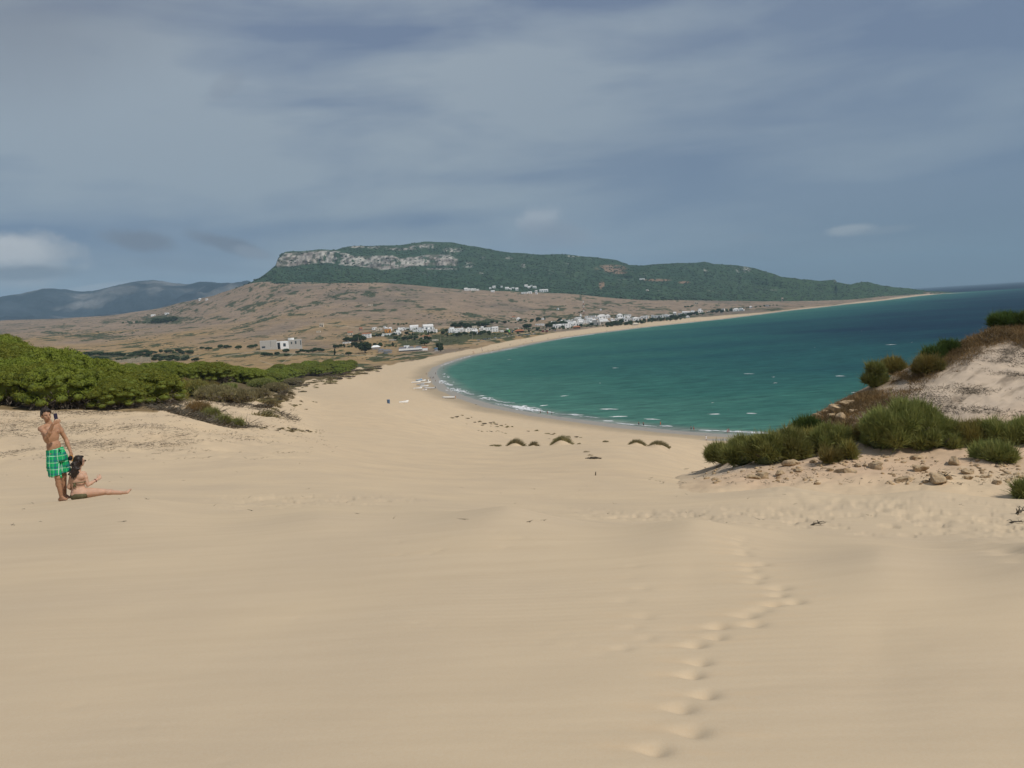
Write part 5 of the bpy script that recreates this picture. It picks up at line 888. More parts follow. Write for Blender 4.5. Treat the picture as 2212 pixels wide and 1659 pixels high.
# the white museum block
p = GROUND.hit(608, 753, 450); k = p[1] / F; o = empty('museum_building', p, -math.atan(p[0] / p[1])); tag(o, 'large grey and white modernist block standing alone on the plain', 'building'); W_, H_ = 86 * k, 19 * k; D_ = 30
V, Fq = boxes([(-W_ / 2, -W_ * .10, -D_ / 2, D_ / 2, -4, H_), (W_ * .18, W_ / 2, -D_ / 2, D_ / 2, -4, H_ * .93)]); mobj('wall', V, Fq, M_GREYW, o)
V, Fq = boxes([(-W_ * .10 + .02, W_ * .18 - .02, -D_ / 2 + 3, D_ / 2 - 1, -4, H_ * .8), (-W_ * .02, W_ * .18 - .05, -D_ / 2 - 1, -D_ / 2 + 2.9, -4, H_ * .78)]); mobj('entrance_block', V, Fq, M_WHITE, o)
V, Fq = boxes([(-W_ * .09, -W_ * .03, -D_ / 2 + 2.85, -D_ / 2 + 2.98, 0, H_ * .72)]); mobj('door', V, Fq, M_DARK, o)
V, Fq = boxes([(W_ * .05, W_ * .11, -D_ / 2 - 1.12, -D_ / 2 - 1.01, H_ * .25, H_ * .6)]); mobj('window', V, Fq, M_GLASS, o)
for (a_, b_, c_, d_) in ((-.46, -.38, .22, .42), (.235, .265, .45, .72), (.335, .37, .45, .78), (.46, .48, .3, .8), (-.25, -.245, .3, 1.0)): V, Fq = boxes([(W_ * a_, W_ * b_, -D_ / 2 - .12, -D_ / 2 - .01, H_ * c_, H_ * d_)]); mobj('window', V, Fq, M_GLASS, o)
V, Fq = tube([(W_ * .25, 0, H_ * .93), (W_ * .25, 0, H_ * 1.13)], (W_ * .075, W_ * .075), 20); mobj('roof_drum', V, Fq, M_WHITE, o)
# the beach restaurant with three grey hipped roofs
p = GROUND.hit(880, 759, 450); k = p[1] / F; o = empty('beach_restaurant', p, -math.atan(p[0] / p[1]) + .05); tag(o, 'long white fronted beach restaurant with three grey pyramid roofs', 'restaurant')
u = k * 10; V, Fq = boxes([(-1.8 * u, 3.2 * u, 0, 1.0 * u, -1, .62 * u)]); mobj('wall', V, Fq, M_WHITE, o); V, Fq = boxes([(-1.78 * u, 3.15 * u, -.04 * u, -.01, .03 * u, .24 * u)]); mobj('veranda_opening', V, Fq, M_DARK, o)
for (x0, x1) in ((-1.9, -.1), (.05, 1.6), (1.75, 3.25)): V, Fq = hipr(x0 * u, x1 * u, .12 * u, 1.0 * u, .62 * u + .02, .38 * u, .0); mobj('roof', V, Fq, M_SLATE, o)
V, Fq = boxes([(-.6 * u, .6 * u, 1.5 * u, 2.5 * u, -1, 1.2 * u)]); mobj('rear_wing', V, Fq, M_WHITE, o); V, Fq = boxes([(-.3 * u, -.1 * u, 1.45 * u, 1.49 * u, .7 * u, 1.0 * u)]); mobj('window', V, Fq, M_GLASS, o); V, Fq = gable(3.3 * u, 4.4 * u, .2 * u, 1.2 * u, .5 * u, .2 * u); mobj('tiled_roof', V, Fq, M_TILE, o); V, Fq = boxes([(3.3 * u, 4.4 * u, .2 * u, 1.2 * u, -1, .495 * u)]); mobj('side_wing', V, Fq, M_WHITE, o)
for (x, y, w, lb, mt) in [(824, 761, 16, 'low grey shade roof left of the beach restaurant', M_SLATE), (838, 763, 20, 'lower grey shade roof in front of the first', M_SLATE), (812, 754, 20, 'long white fence like shelter left of the beach restaurant', M_WHITE), (943, 758, 10, 'blue tarpaulin shelter right of the beach restaurant', M_BLUEP), (1246, 709.5, 18, 'terracotta tiled beach bar in front of the village centre', M_TILE), (1122, 718, 21, 'reddish thatched beach bar beside the car park', M_TILE), (1373, 702.5, 14, 'cream canopy beach bar on the sand to the right', M_CREAM), (1173, 717.5, 5, 'dark red container left of two', M_RED), (1181, 717, 5, 'dark red container right of two', M_RED), (1107, 718, 3, 'small blue kiosk at the edge of the car park', M_BLUEP), (1657, 662, 9, 'dark roofed bar at the far end of the beach', M_SLATE)]:
    p = GROUND.hit(x, y, 450); k = p[1] / F; W_ = w * k; o = empty('beach_hut', p, -math.atan(p[0] / p[1])); tag(o, lb, 'beach hut'); D_ = min(12, W_ * .7)
    if 'container' in lb or 'kiosk' in lb: V, Fq = boxes([(-W_ / 2, W_ / 2, -2, 2, -.3, 3.2)]); mobj('wall', V, Fq, mt, o); V, Fq = boxes([(-W_ * .2, W_ * .2, -2.08, -2.01, .2, 2.4)]); mobj('hatch', V, Fq, M_DARK, o); continue
    V, Fq = boxes([(-W_ * .42, W_ * .42, -D_ * .3, D_ * .4, -.5, 2.6)]); mobj('wall', V, Fq, M_WHITE if mt is not M_TILE else M_DARK, o); V, Fq = hipr(-W_ / 2, W_ / 2, -D_ / 2, D_ / 2, 2.62, D_ * .22 + .6); mobj('roof', V, Fq, mt, o)
    for sx in (-.46, .46): V, Fq = boxes([(W_ * sx - .12, W_ * sx + .12, -D_ * .45 - .12, -D_ * .45 + .12, -.3, 2.6)]); mobj('post', V, Fq, M_TWIG, o)
# roofless Roman walls above the grove
for (x0, x1, y, h, lb) in [(249, 277, 785, 7, 'low ruined stone wall left of the gap'), (277, 296, 787, 13, 'taller ruined stone wall with a dark gap at its left'), (297, 325, 785, 14, 'long ruined stone wall, right block of the ruin'), (232, 250, 786, 4, 'crumbled wall stub at the left end of the ruin')]:
    p = GROUND.hit((x0 + x1) / 2, y - 2, 450); k = p[1] / F; W_, H_ = (x1 - x0) * k, h * k; n = 12; V = []; Fq = []
    hs = [H_ * (.72 + .28 * random.random()) for _ in range(n + 1)]
    for i in range(n + 1):
        X = -W_ / 2 + W_ * i / n; V += [(X, -.8, -3), (X, .8, -3), (X, -.7, hs[i]), (X, .7, hs[i])]
    for i in range(n): b_ = 4 * i; Fq += [(b_, b_ + 4, b_ + 6, b_ + 2), (b_ + 1, b_ + 3, b_ + 7, b_ + 5), (b_ + 2, b_ + 6, b_ + 7, b_ + 3)]
    Fq += [(0, 2, 3, 1), (4 * n, 4 * n + 1, 4 * n + 3, 4 * n + 2)]; o = mobj('ruined_wall', V, Fq, plain('ruin_stone', (.30, .26, .19), .95, .3, .6), None); o.location = p; o.rotation_euler = (0, 0, -math.atan(p[0] / p[1])); tag(o, lb, 'ruin')
# mast, poles
p = GROUND.hit(1261.5, 679, 450); k = p[1] / F; H_ = 29 * k; o = empty('radio_mast', p); tag(o, 'thin red and white lattice mast rising behind the village', 'mast'); n = 6
for i in range(n):
    V, Fq = boxes([(sx * .9 - .22, sx * .9 + .22, sy * .9 - .22, sy * .9 + .22, H_ * i / n + .01, H_ * (i + 1) / n) for sx in (-1, 1) for sy in (-1, 1)] + [(-.9, .9, -.1, .1, H_ * (i + .5) / n, H_ * (i + .5) / n + .5)]); mobj('mast_section', V, Fq, M_WHITE if i % 2 else M_RED, o)
for (x, y, h, lb) in [(774.8, 742, 14, 'wooden power pole right of the farmhouse trees, leftmost pole'), (877.9, 741, 10, 'wooden power pole in the scrub behind the restaurant'), (952.6, 741, 14, 'tall wooden power pole at the right end of the restaurant scrub'), (1020.8, 733, 14, 'tall wooden power pole in front of the left village cluster'), (1140, 715, 9, 'power pole beside the car park'), (1066.7, 726, 8, 'short power pole by the parked cars'), (1221, 717, 8, 'pole left of the tiled beach bar')]:
    p = GROUND.hit(x, y, 450); k = p[1] / F; V, Fq = tube([(0, 0, -.5), (0, 0, h * k)], (.30, .22), 8); o = empty('power_pole', p); tag(o, lb, 'pole'); mobj('pole', V, Fq, plain('pole_wood', (.34, .30, .22), .9), o); V, Fq = boxes([(-1.1, 1.1, -.34, -.24, h * k - .9, h * k - .65)]); mobj('crossarm', V, Fq, M_TWIG, o)
# parked cars
def car_proto(mt):
    o = empty('parked_car'); V = [(-2.1, -.85, .35), (2.1, -.85, .35), (2.1, .85, .35), (-2.1, .85, .35), (-2.15, -.85, .85), (2.1, -.85, .8), (2.1, .85, .8), (-2.15, .85, .85)]; mobj('body', V, [(0, 3, 2, 1), (4, 5, 6, 7), (0, 1, 5, 4), (1, 2, 6, 5), (2, 3, 7, 6), (3, 0, 4, 7)], mt, o)
    V = [(-1.7, -.78, .86), (1.0, -.78, .83), (1.0, .78, .83), (-1.7, .78, .86), (-1.3, -.65, 1.42), (.4, -.65, 1.42), (.4, .65, 1.42), (-1.3, .65, 1.42)]; mobj('cabin', V, [(4, 5, 6, 7), (0, 1, 5, 4), (1, 2, 6, 5), (2, 3, 7, 6), (3, 0, 4, 7)], M_GLASS, o)
    for x in (-1.35, 1.35):
        for y in (-.88, .68): V, Fq = tube([(x, y, .32), (x, y + .2, .32)], (.32, .32), 12); mobj('wheel', V, Fq, M_DARK, o)
    return o
CARS = [car_proto(m_) for m_ in (paint('car_white', (.7, .7, .7)), paint('car_silver', (.4, .42, .45)), paint('car_blue', (.07, .12, .24)), paint('car_dark', (.06, .06, .07)))]
carn = ['white', 'silver', 'blue', 'black']; cp = [(548, 462), (575, 460), (620, 455), (645, 452), (680, 448), (712, 440), (790, 432), (850, 436), (895, 398), (940, 388), (960, 415), (1010, 405), (1100, 400), (1130, 402), (1160, 398), (1225, 390), (1250, 388), (1275, 385), (1330, 378), (1345, 375), (1630, 330), (1560, 320)]
used = set()
for i, (zx, zy) in enumerate(cp):
    p = GROUND.hit(*Z2(zx, zy), 450); k = (i * 7 + i // 3) % 4; o = CARS[k] if k not in used else copy_tree(CARS[k]); used.add(k); o.location = p; o.rotation_euler = (0, 0, random.uniform(0, 3.1)); o.name = 'parked_car'; tag(o, '%s car standing in the sandy parking area between village and beach' % carn[k], 'car', 'cars in the sandy parking area')
# ------------------------------------------------------------ boats drawn up on the sand
def boat(L, B, Hh, hull, trim, motor=None):
    st, n = 14, 9; V = []
    for i in range(st):
        u = i / (st - 1); wb = B / 2 * (1 - max(0, (u - .35) / .65) ** 2.2) * (.86 + .14 * min(1, u / .3)); sh = Hh * (1 + .42 * u ** 3); x = -L / 2 + L * u
        for j in range(n): v = j / (n - 1) * 2 - 1; V.append((x + (.12 * L * (abs(v)) ** 1.5 if u > .95 else 0), wb * math.copysign(abs(v) ** .6, v), sh * abs(v) ** 2.6 + .10 * u ** 2))
    Fq = [(i * n + j, (i + 1) * n + j, (i + 1) * n + j + 1, i * n + j + 1) for i in range(st - 1) for j in range(n - 1)] + [tuple(range(n - 1, -1, -1))]
    o = empty('rowing_boat'); h = mobj('hull', V, Fq, hull, o, True); sm_ = h.modifiers.new('s', 'SOLIDIFY'); sm_.thickness = .07; sm_.offset = 0
    for u in (.28, .55, .78): i = int(u * (st - 1)); w = V[i * n + n - 1][1] * .92; V2, F2 = boxes([(V[i * n][0] - .16, V[i * n][0] + .16, -w, w, Hh * .62, Hh * .68)]); mobj('bench', V2, F2, trim, o)
    P = [V[i * n + n - 1] for i in range(st)] + [V[i * n] for i in reversed(range(st))]; Tt = tube(P, [.045] * len(P), 6); mobj('gunwale', Tt[0], Tt[1], trim, o)
    if motor: V2, F2 = boxes([(-L / 2 - .42, -L / 2 - .05, -.17, .17, Hh * .8, Hh * .8 + .55), (-L / 2 - .30, -L / 2 - .12, -.06, .06, -.1, Hh * .8)]); mobj('outboard_motor', V2, F2, motor, o)
    return o
M_BW = paint('boat_white', (.88, .87, .84), .03, .4); M_BT = paint('boat_trim', (.70, .62, .50), .1); M_BB = paint('boat_blue', (.18, .33, .50), .08); M_BG = paint('boat_grey', (.55, .57, .58), .06)
for (x, y, w, h, tr_, mo, rz, lb) in [(970, 861, 26, M_BW, M_BT, M_ORANGE, 3.05, 'white rowing boat with an orange outboard, alone nearest the water'), (872, 871.5, 18, M_BW, M_BW, None, .05, 'white boat lying alone low in the open sand'), (898, 827.5, 18, M_BW, M_BT, None, .1, 'slim cream edged boat at the left of the upper boat group'), (919, 828.5, 20, M_BW, M_BT, None, .0, 'cream edged boat below the white bow in the upper group'), (905, 822, 13, M_BB, M_BW, None, .5, 'blue trimmed boat at the back left of the upper group'), (911, 824, 15, M_BW, M_BB, None, .2, 'white boat with blue trim in the middle of the upper group'), (925, 823.5, 10, M_BW, M_BW, M_DARK, 1.4, 'white boat seen end on at the right of the upper group'), (908, 832.5, 16, M_BG, M_BB, None, -.3, 'pale grey boat at the back of the lower boat group'), (916, 836, 17, M_BW, M_BG, None, -.1, 'white boat in the middle of the lower boat group'), (902, 840.5, 17, M_BW, M_BT, None, .02, 'slim white boat at the left of the lower boat group'), (929, 840.5, 22, M_BW, M_BG, M_DARK, 3.05, 'largest white boat at the front right of the lower group'), (917, 843.5, 9, M_BW, M_RED, None, .1, 'tiny dinghy in front of the lower boat group')]:
    p = hit(x, y, 100); k = p[1] / F; L = min(8, w * k); o = boat(L, L * .32, .45 + L * .07, h, tr_, mo); o.location = (p[0], p[1], GROUND.z(p[0], p[1]) + .02); o.rotation_euler = (random.uniform(-.12, .12), 0, rz); tag(o, lb, 'boat', 'boats drawn up on the beach')
p = hit(839.5, 871.5, 100); o = empty('litter_bin', p); V, Fq = tube([(0, 0, -.05), (0, 0, .95)], (.36, .42), 14); mobj('bin_body', V, Fq, M_BLUEP, o); V, Fq = tube([(0, 0, .96), (0, 0, 1.08)], (.46, .40), 14); mobj('bin_lid', V, Fq, M_BLUEP, o); tag(o, 'small blue litter bin alone on the open beach', 'litter bin')
# ------------------------------------------------------------ parasols on the far beach
for i, (zx, zy) in enumerate([(480, 650), (1145, 462), (1310, 486), (1535, 450), (1698, 418), (1225, 502), (605, 622), (1000, 540)]):
    p = GROUND.hit(*Z2(zx, zy), 450); mt = [M_RED, M_PINK, M_BLUEP, M_DARK][i % 4]; o = empty('parasol', p); V, Fq = tube([(0, 0, -.2), (0, 0, 2.1)], (.05, .05), 6); mobj('pole', V, Fq, M_WHITE, o); V, Fq = tube([(0, 0, 1.75), (0, 0, 2.05), (0, 0, 2.25)], (1.25, .75, .1), 10); mobj('canopy', V, Fq, mt, o)
    tag(o, ['red parasol nearest on the far beach with people under it', 'pinkish parasol in the middle of the far beach', 'blue parasol close to the water on the far beach', 'dark parasol right of the blue one', 'red parasol farthest along the beach', 'pink parasol left of the blue one, close to the water', 'blue parasol left of the nearest group above the red one', 'dark parasol beside the flat windbreak'][i], 'parasol', 'parasols on the far beach')
# ------------------------------------------------------------ people: overlapping tapered volumes fused into one continuous surface
def fr(p0, p1, r0, r1, n=14, caps=True):
    """tapered limb volume with rounded ends; r may be (rx, ry)"""
    p0, p1 = np.array(p0, float), np.array(p1, float); r0 = np.array(r0 if hasattr(r0, '__len__') else (r0, r0), float); r1 = np.array(r1 if hasattr(r1, '__len__') else (r1, r1), float)
    ax = p1 - p0; L = np.linalg.norm(ax); ax = ax / L; ref = np.array([1.0, 0, 0]) if abs(ax[0]) < .8 else np.array([0, 0, 1.0]); u = unit((ref - ax * ref.dot(ax))[None])[0]; v = np.cross(ax, u); prof = []
    if caps:
        for k in range(4): th = -math.pi / 2 + k * math.pi / 8; prof.append((r0.mean() * math.sin(th), r0 * max(math.cos(th), .02)))
    prof.append((0, r0)); prof.append((L, r1))
    if caps:
        for k in range(1, 5): th = k * math.pi / 8; prof.append((L + r1.mean() * math.sin(th), r1 * max(math.cos(th), .02)))
    V = []
    for s, r in prof:
        for k in range(n): an = 2 * math.pi * k / n; V.append(p0 + ax * s + u * r[0] * math.cos(an) + v * r[1] * math.sin(an))
    Fq = [(i * n + k, i * n + (k + 1) % n, (i + 1) * n + (k + 1) % n, (i + 1) * n + k) for i in range(len(prof) - 1) for k in range(n)] + [tuple(range(n - 1, -1, -1)), tuple((len(prof) - 1) * n + k for k in range(n))]
    return V, Fq
def el(c, r, R=None):
    V, Fq = ico(3); V = V * np.array(r)
    if R is not None: V = V @ np.array(R).T
    return [tuple(v) for v in V + np.array(c)], [tuple(f) for f in Fq]
def fuse(name, parts, vox, smooth=4, k=1.0):
    V, Fq = [], []
    for v, f in parts: Fq += [tuple(int(i) + len(V) for i in q) for q in f]; V += [tuple(float(c) for c in p) for p in v]
    me = bpy.data.meshes.new(name); me.from_pydata(V, [], Fq); t = bpy.data.objects.new('tmp', me); COL.objects.link(t)
    m1 = t.modifiers.new('r', 'REMESH'); m1.mode = 'VOXEL'; m1.voxel_size = vox
    m2 = t.modifiers.new('s', 'SMOOTH'); m2.iterations = smooth; m2.factor = .5
    bpy.context.view_layer.update(); out = bpy.data.meshes.new_from_object(t.evaluated_get(bpy.context.evaluated_depsgraph_get())); bpy.data.objects.remove(t); bpy.data.meshes.remove(me); out.name = name
    out.polygons.foreach_set('use_smooth', [True] * len(out.polygons)); return out
def pts_of(me): a = np.empty(len(me.vertices) * 3, np.float32); me.vertices.foreach_get('co', a); return a.reshape(-1, 3)
def setcol(me, col): at = me.color_attributes.new('Col', 'FLOAT_COLOR', 'POINT'); c = np.ones((len(col), 4), np.float32); c[:, :3] = col; at.data.foreach_set('color', c.ravel())
def skin_mat():
    m, g, b = material('skin'); at = g.add('ShaderNodeAttribute', attribute_name='Col').outputs['Color']; tc = g.add('ShaderNodeTexCoord').outputs['Object']; n = g.noise(tc, 14, 4)
    c = g.mix(1.0, at, g.mix(g.rng(n, .3, .7), (.9, .88, .86), (1.08, 1.05, 1.03)), 'MULTIPLY'); g.l.new(c, b.inputs['Base Color']); b.inputs['Roughness'].default_value = .55; b.inputs['Specular IOR Level'].default_value = .35; b.inputs['Subsurface Weight'].default_value = .08; b.inputs['Subsurface Radius'].default_value = (.02, .008, .004); return m
M_SKIN = skin_mat(); M_HAIR = plain('dark_hair', (.022, .014, .010), .5, .4, 40, .3)
def plaid():
    m, g, b = material('green_plaid'); tc = g.add('ShaderNodeTexCoord').outputs['Object']; s = g.add('ShaderNodeSeparateXYZ', {0: tc}); u = g.m('ADD', s.outputs[0], g.m('MULTIPLY', s.outputs[1], -.6)); v = g.m('ADD', s.outputs[2], g.m('MULTIPLY', g.m('SINE', g.m('MULTIPLY', u, 12.0)), .008))
    def line(x, per, off, w): f = g.m('FRACT', g.m('ADD', g.m('DIVIDE', x, per), off)); return g.m('LESS_THAN', g.m('ABSOLUTE', g.m('SUBTRACT', f, .5)), w)
    c = (0.010, 0.360, 0.120)
    c = g.mix(g.m('MULTIPLY', line(v, .125, .1, .11), .65), c + (1,) if False else c, (.02, .10, .17)); c = g.mix(g.m('MULTIPLY', line(u, .14, .30, .10), .6), c, (.02, .10, .17)); c = g.mix(g.m('MULTIPLY', line(v, .125, .42, .032), .6), c, (.75, .80, .78)); c = g.mix(g.m('MULTIPLY', line(u, .14, .02, .030), .55), c, (.72, .78, .75)); c = g.mix(g.m('MULTIPLY', line(u, .14, .55, .035), .7), c, (.10, .50, .22))
    g.l.new(c, b.inputs['Base Color']); b.inputs['Roughness'].default_value = .8; return m
def finger(base, d1, d2, l, r): b = np.array(base); m_ = b + np.array(d1) * l * .5; t = m_ + np.array(d2) * l * .5; return [fr(b, m_, r, r * .92, 8), fr(m_, t, r * .92, r * .72, 8)]
def nrm(v): v = np.array(v, float); return v / np.linalg.norm(v)
def hand(wr, d, side, palm_n, curl, l=1.0):
    """wr wrist, d hand direction, side = towards the thumb, palm_n = out of the palm; curl 0..1"""
    d, side, pn = nrm(d), nrm(side), nrm(palm_n); wr = np.array(wr, float); P = [fr(wr, wr + d * .045 * l, (.026, .018), (.036, .016), 12), fr(wr + d * .035 * l + side * .018, wr + d * .085 * l + side * .020, .015, .013, 10), fr(wr + d * .035 * l - side * .018, wr + d * .08 * l - side * .022, .015, .012, 10), fr(wr + d * .03 * l, wr + d * .088 * l, .016, .013, 10)]
    for k, (o_, ln) in enumerate(((.030, .070), (.010, .078), (-.010, .072), (-.029, .056))):
        b = wr + d * (.088 - .006 * abs(k - 1)) * l + side * o_; c1 = math.cos(curl * 1.0), math.sin(curl * 1.0); c2 = math.cos(curl * 2.2), math.sin(curl * 2.2); P += finger(b, d * c1[0] + pn * c1[1] + side * o_ * 2, d * c2[0] + pn * c2[1], ln * l, .0088)
    P += finger(wr + d * .030 * l + side * .030, nrm(d * .6 + side * .75 + pn * .25), nrm(d * .9 + side * .25 + pn * .45), .062 * l, .0105); return P
def head(c, f, s=1.0, jaw=1.0):
    """skull, face and ears; f = facing"""
    f = nrm(f); up = np.array([0, 0, 1.0]); r = nrm(np.cross(f, up)); up = np.cross(r, f); R = np.stack([r, f, up], 1); c = np.array(c, float); q = lambda x, y, z: c + (r * x + f * y + up * z) * s
    P = [el(q(0, -.012, .028), np.array((.076, .095, .088)) * s, R), el(q(0, .022, -.035), np.array((.060 * jaw, .070, .070)) * s, R), el(q(0, .050, -.082), np.array((.030, .026, .024)) * s, R), el(q(0, .070, .022), np.array((.055, .022, .014)) * s, R), fr(q(0, .086, .012), q(0, .106, -.028), .010 * s, .013 * s, 10), el(q(0, .104, -.030), np.array((.016, .012, .009)) * s, R), el(q(0, .087, -.056), np.array((.024, .009, .0065)) * s, R), el(q(0, .085, -.066), np.array((.020, .009, .0065)) * s, R)]
    for sx in (-1, 1): P += [el(q(sx * .076, -.008, -.008), np.array((.010, .020, .032)) * s, R), el(q(sx * .042, .058, -.022), np.array((.022, .022, .020)) * s, R), el(q(sx * .032, .076, .004), np.array((.014, .010, .009)) * s, R)]
    return P, q
def paint_face(co_, col, q, s, skin, brow=(.03, .02, .015)):
    def near(p, r): return np.linalg.norm(co_ - np.array(p), axis=1) < r
    for sx in (-1, 1):
        col[near(q(sx * .032, .088, .003), .012 * s)] = (.10, .08, .07); 
        for k in range(5): col[near(q(sx * (.018 + .007 * k), .092 - .002 * k, .021 + .002 * math.sin(k)), .0065 * s)] = brow
    for k in range(-3, 4): col[near(q(.007 * k, .096, -.061), .009 * s)] = (skin[0] * .85, skin[1] * .55, skin[2] * .55)
XS = .88   # sideways stretch of the wide-angle corner taken out again
ANG = math.atan(.56)
def base_pt(x, y): p = GROUND.hit(x, y, 8); return p
_a = float(ray(136.3, 1084.5)[0]); mp_ = (_a * 15.1, 15.1, GROUND.z(_a * 15.1, 15.1))
# ---- the standing man, seen three-quarter from the front, filming
SK = np.array([.40, .225, .135]); S_ = lambda p: (p[0] * XS, p[1], p[2])
fm = nrm((.57, -.82, 0)); rm = nrm(np.cross(fm, (0, 0, 1)))   # facing and his right-hand side... (image left)
rs, ls = S_((-.255, -.10, 1.425)), S_((.062, .09, 1.437)); cm = np.array(S_((-.085, 0, 1.28)))
Rm = np.stack([rm, fm, np.array([0, 0, 1.0])], 1)
P = [el(cm, (.155, .105, .20), Rm), el(cm + [0.01, 0, .10], (.165, .095, .10), Rm), el(np.array(S_((-.055, 0, 1.06))), (.135, .095, .15), Rm), el(np.array(S_((-.03, .01, .93))), (.150, .11, .13), Rm), fr(rs, cm + [0, 0, .16], .052, .06), fr(ls, cm + [0, 0, .16], .052, .06), fr(cm + [0.01, 0.01, .18], S_((-.12, -.015, 1.57)), .060, .052)]
for sx in (-1, 1): P.append(el(cm + rm * sx * .068 + fm * .072 + [0, 0, .055], (.068, .034, .055), Rm)); P.append(el(cm - fm * .06 + rm * sx * .07 + [0, 0, .06], (.07, .05, .11), Rm))
P.append(fr(cm + rm * 0 + [0, 0, .19], np.array(rs) + [0.03, 0, .02], .045, .045)); P.append(fr(cm + [0, 0, .19], np.array(ls) + [-.03, 0, .02], .045, .045))
hp, hq = head(S_((-.133, -.02, 1.655)), (.42, -.90, 0.0)); P += hp
el_r = np.array(S_((-.135, -.33, 1.305))); wr_r = np.array(S_((-.012, -.44, 1.525)))
P += [fr(rs, el_r, .050, .040), el((np.array(rs) * .6 + el_r * .4) + [0, 0, .008], (.052, .06, .048)), fr(el_r, wr_r, .042, .027), el(el_r * .68 + wr_r * .32, (.044, .044, .055))]
P += hand(wr_r, (.9, -.15, .42), (-.35, .1, .95), (.2, .9, -.3), .55)
el_l = np.array(S_((.185, .13, 1.15))); wr_l = np.array(S_((.250, .03, .90)))
P += [fr(ls, el_l, .050, .038), el(np.array(ls) * .62 + el_l * .38, (.052, .055, .07)), fr(el_l, wr_l, .041, .026), el(el_l * .7 + wr_l * .3, (.042, .042, .06))]
P += hand(wr_l, (.10, -.05, -.99), (-.5, -.85, .05), (-.8, .45, 0), .75)
kr, ar = np.array(S_((-.050, -.07, .475))), np.array(S_((-.022, -.02, .085))); kl, al = np.array(S_((.065, .09, .475))), np.array(S_((.045, .12, .085)))
for hp_, kn, an_, toe in ((np.array(S_((-.09, -.03, .88))), kr, ar, np.array(S_((.12, -.16, .018)))), (np.array(S_((.06, .07, .88))), kl, al, np.array(S_((.19, .0, .018))))):
    P += [fr(hp_, kn, .085, .055), fr(kn, an_, .054, .034), el(kn * .66 + an_ * .34 - fm * .012, (.052, .056, .085)), el(kn + fm * .012, (.052, .054, .06))]
    d = nrm(toe - an_ * [1, 1, 0]); side = nrm(np.cross(d, (0, 0, 1))); heel = np.array([an_[0], an_[1], .036]) - d * .045
    P += [el(heel, (.032, .032, .035)), fr(an_ - [0, 0, .01], heel, .034, .030), fr(heel + d * .02, heel + d * .15 + [0, 0, -.008], (.030, .030), (.040, .022)), fr(an_, heel + d * .13 + [0, 0, .005], .032, .022)]
    for t_ in range(5): b_ = heel + d * (.165 - .008 * t_) + side * (.026 - .0135 * t_) * 1.1 + [0, 0, -.014]; P.append(fr(b_, b_ + d * (.034 - .004 * t_), .0125 - .0012 * t_, .010 - .001 * t_, 8))
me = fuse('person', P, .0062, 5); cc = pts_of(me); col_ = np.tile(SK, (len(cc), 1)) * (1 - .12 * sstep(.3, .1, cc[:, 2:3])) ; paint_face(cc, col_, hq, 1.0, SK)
for sx in (-1, 1): col_[np.linalg.norm(cc - (cm + rm * sx * .075 + fm * .108 + [0, 0, .045]), axis=1) < .014] = (.22, .10, .07)
col_[np.linalg.norm(cc - (np.array(S_((-.05, 0, 1.09))) + fm * .095), axis=1) < .011] = (.16, .08, .05)
setcol(me, col_); me.materials.append(M_SKIN); man = bpy.data.objects.new('person', me); link(man); man.location = (mp_[0], mp_[1], mp_[2] + .002); man.rotation_euler = (0, 0, ANG)
tag(man, 'bare chested young man in green plaid shorts holding up a phone', 'person')
H = [el(hq(0, -.030, .050), (.083, .088, .083)), el(hq(0, -.055, .010), (.076, .060, .080)), el(hq(0, .035, .098), (.060, .048, .030)), el(hq(-.02, .055, .092), (.045, .030, .022)), el(hq(0, -.01, .105), (.068, .075, .035))] + [el(hq(s_ * .068, .005, .035), (.013, .030, .040)) for s_ in (-1, 1)]
rr_ = np.random.default_rng(4)
for i in range(70): d = nrm(rr_.normal(0, 1, 3) + [0, 0, .9]); b_ = np.array(hq(0, -.015, .055)) + d * .085; H.append(fr(b_, b_ + d * .020 + rr_.normal(0, .008, 3), .010, .003, 6))
H = [h for h in H]; me = fuse('hair', H, .006, 2); me.materials.append(M_HAIR); link(bpy.data.objects.new('hair', me), man)
Sh = [fr(S_((-.045, .0, 1.015)), S_((-.03, .0, .90)), (.148, .112), (.168, .125), 24, False), fr(S_((-.03, 0, .92)), S_((-.02, .01, .78)), (.170, .128), (.165, .13), 24, False), fr(S_((-.100, -.035, .88)), S_((-.090, -.055, .510)), (.098, .100), (.118, .108), 20, False), fr(S_((.075, .055, .88)), S_((.100, .075, .535)), (.095, .098), (.112, .105), 20, False)]
for i in range(26): a_ = rr_.uniform(0, 6.28); z_ = rr_.uniform(.56, .9); c_ = np.array(S_((-.095 if i % 2 else .085, -.05 if i % 2 else .065, z_))); e_ = np.array((math.cos(a_) * .10, math.sin(a_) * .10, 0)); Sh.append(fr(c_ + e_, c_ + e_ * 1.05 + [rr_.uniform(-.02, .02), 0, -.12], .014, .018, 8))
me = fuse('swim_shorts', Sh, .008, 3); me.materials.append(plaid()); sh = bpy.data.objects.new('swim_shorts', me); link(sh, man)
wb = np.array(S_((-.042, 0, .985))) + fm * .122; V, Fq = join([tube([wb + [-.02, 0, .0], wb + [.0, 0, .02], wb + [.025, 0, .0], wb + [0, 0, -.005], wb + [-.02, -.01, -.05]], (.008,) * 5, 6), tube([wb, wb + [.02, -.01, -.06]], (.008, .006), 6)]); link(bpy.data.objects.new('drawstring', npmesh('drawstring', V, Fq, plain('navy_cord', (.012, .015, .04), .7), None, True)), man)
Lc = lambda p: (mp_[0] + p[0] * math.cos(ANG) - p[1] * math.sin(ANG), mp_[1] + p[0] * math.sin(ANG) + p[1] * math.cos(ANG), mp_[2] + p[2])
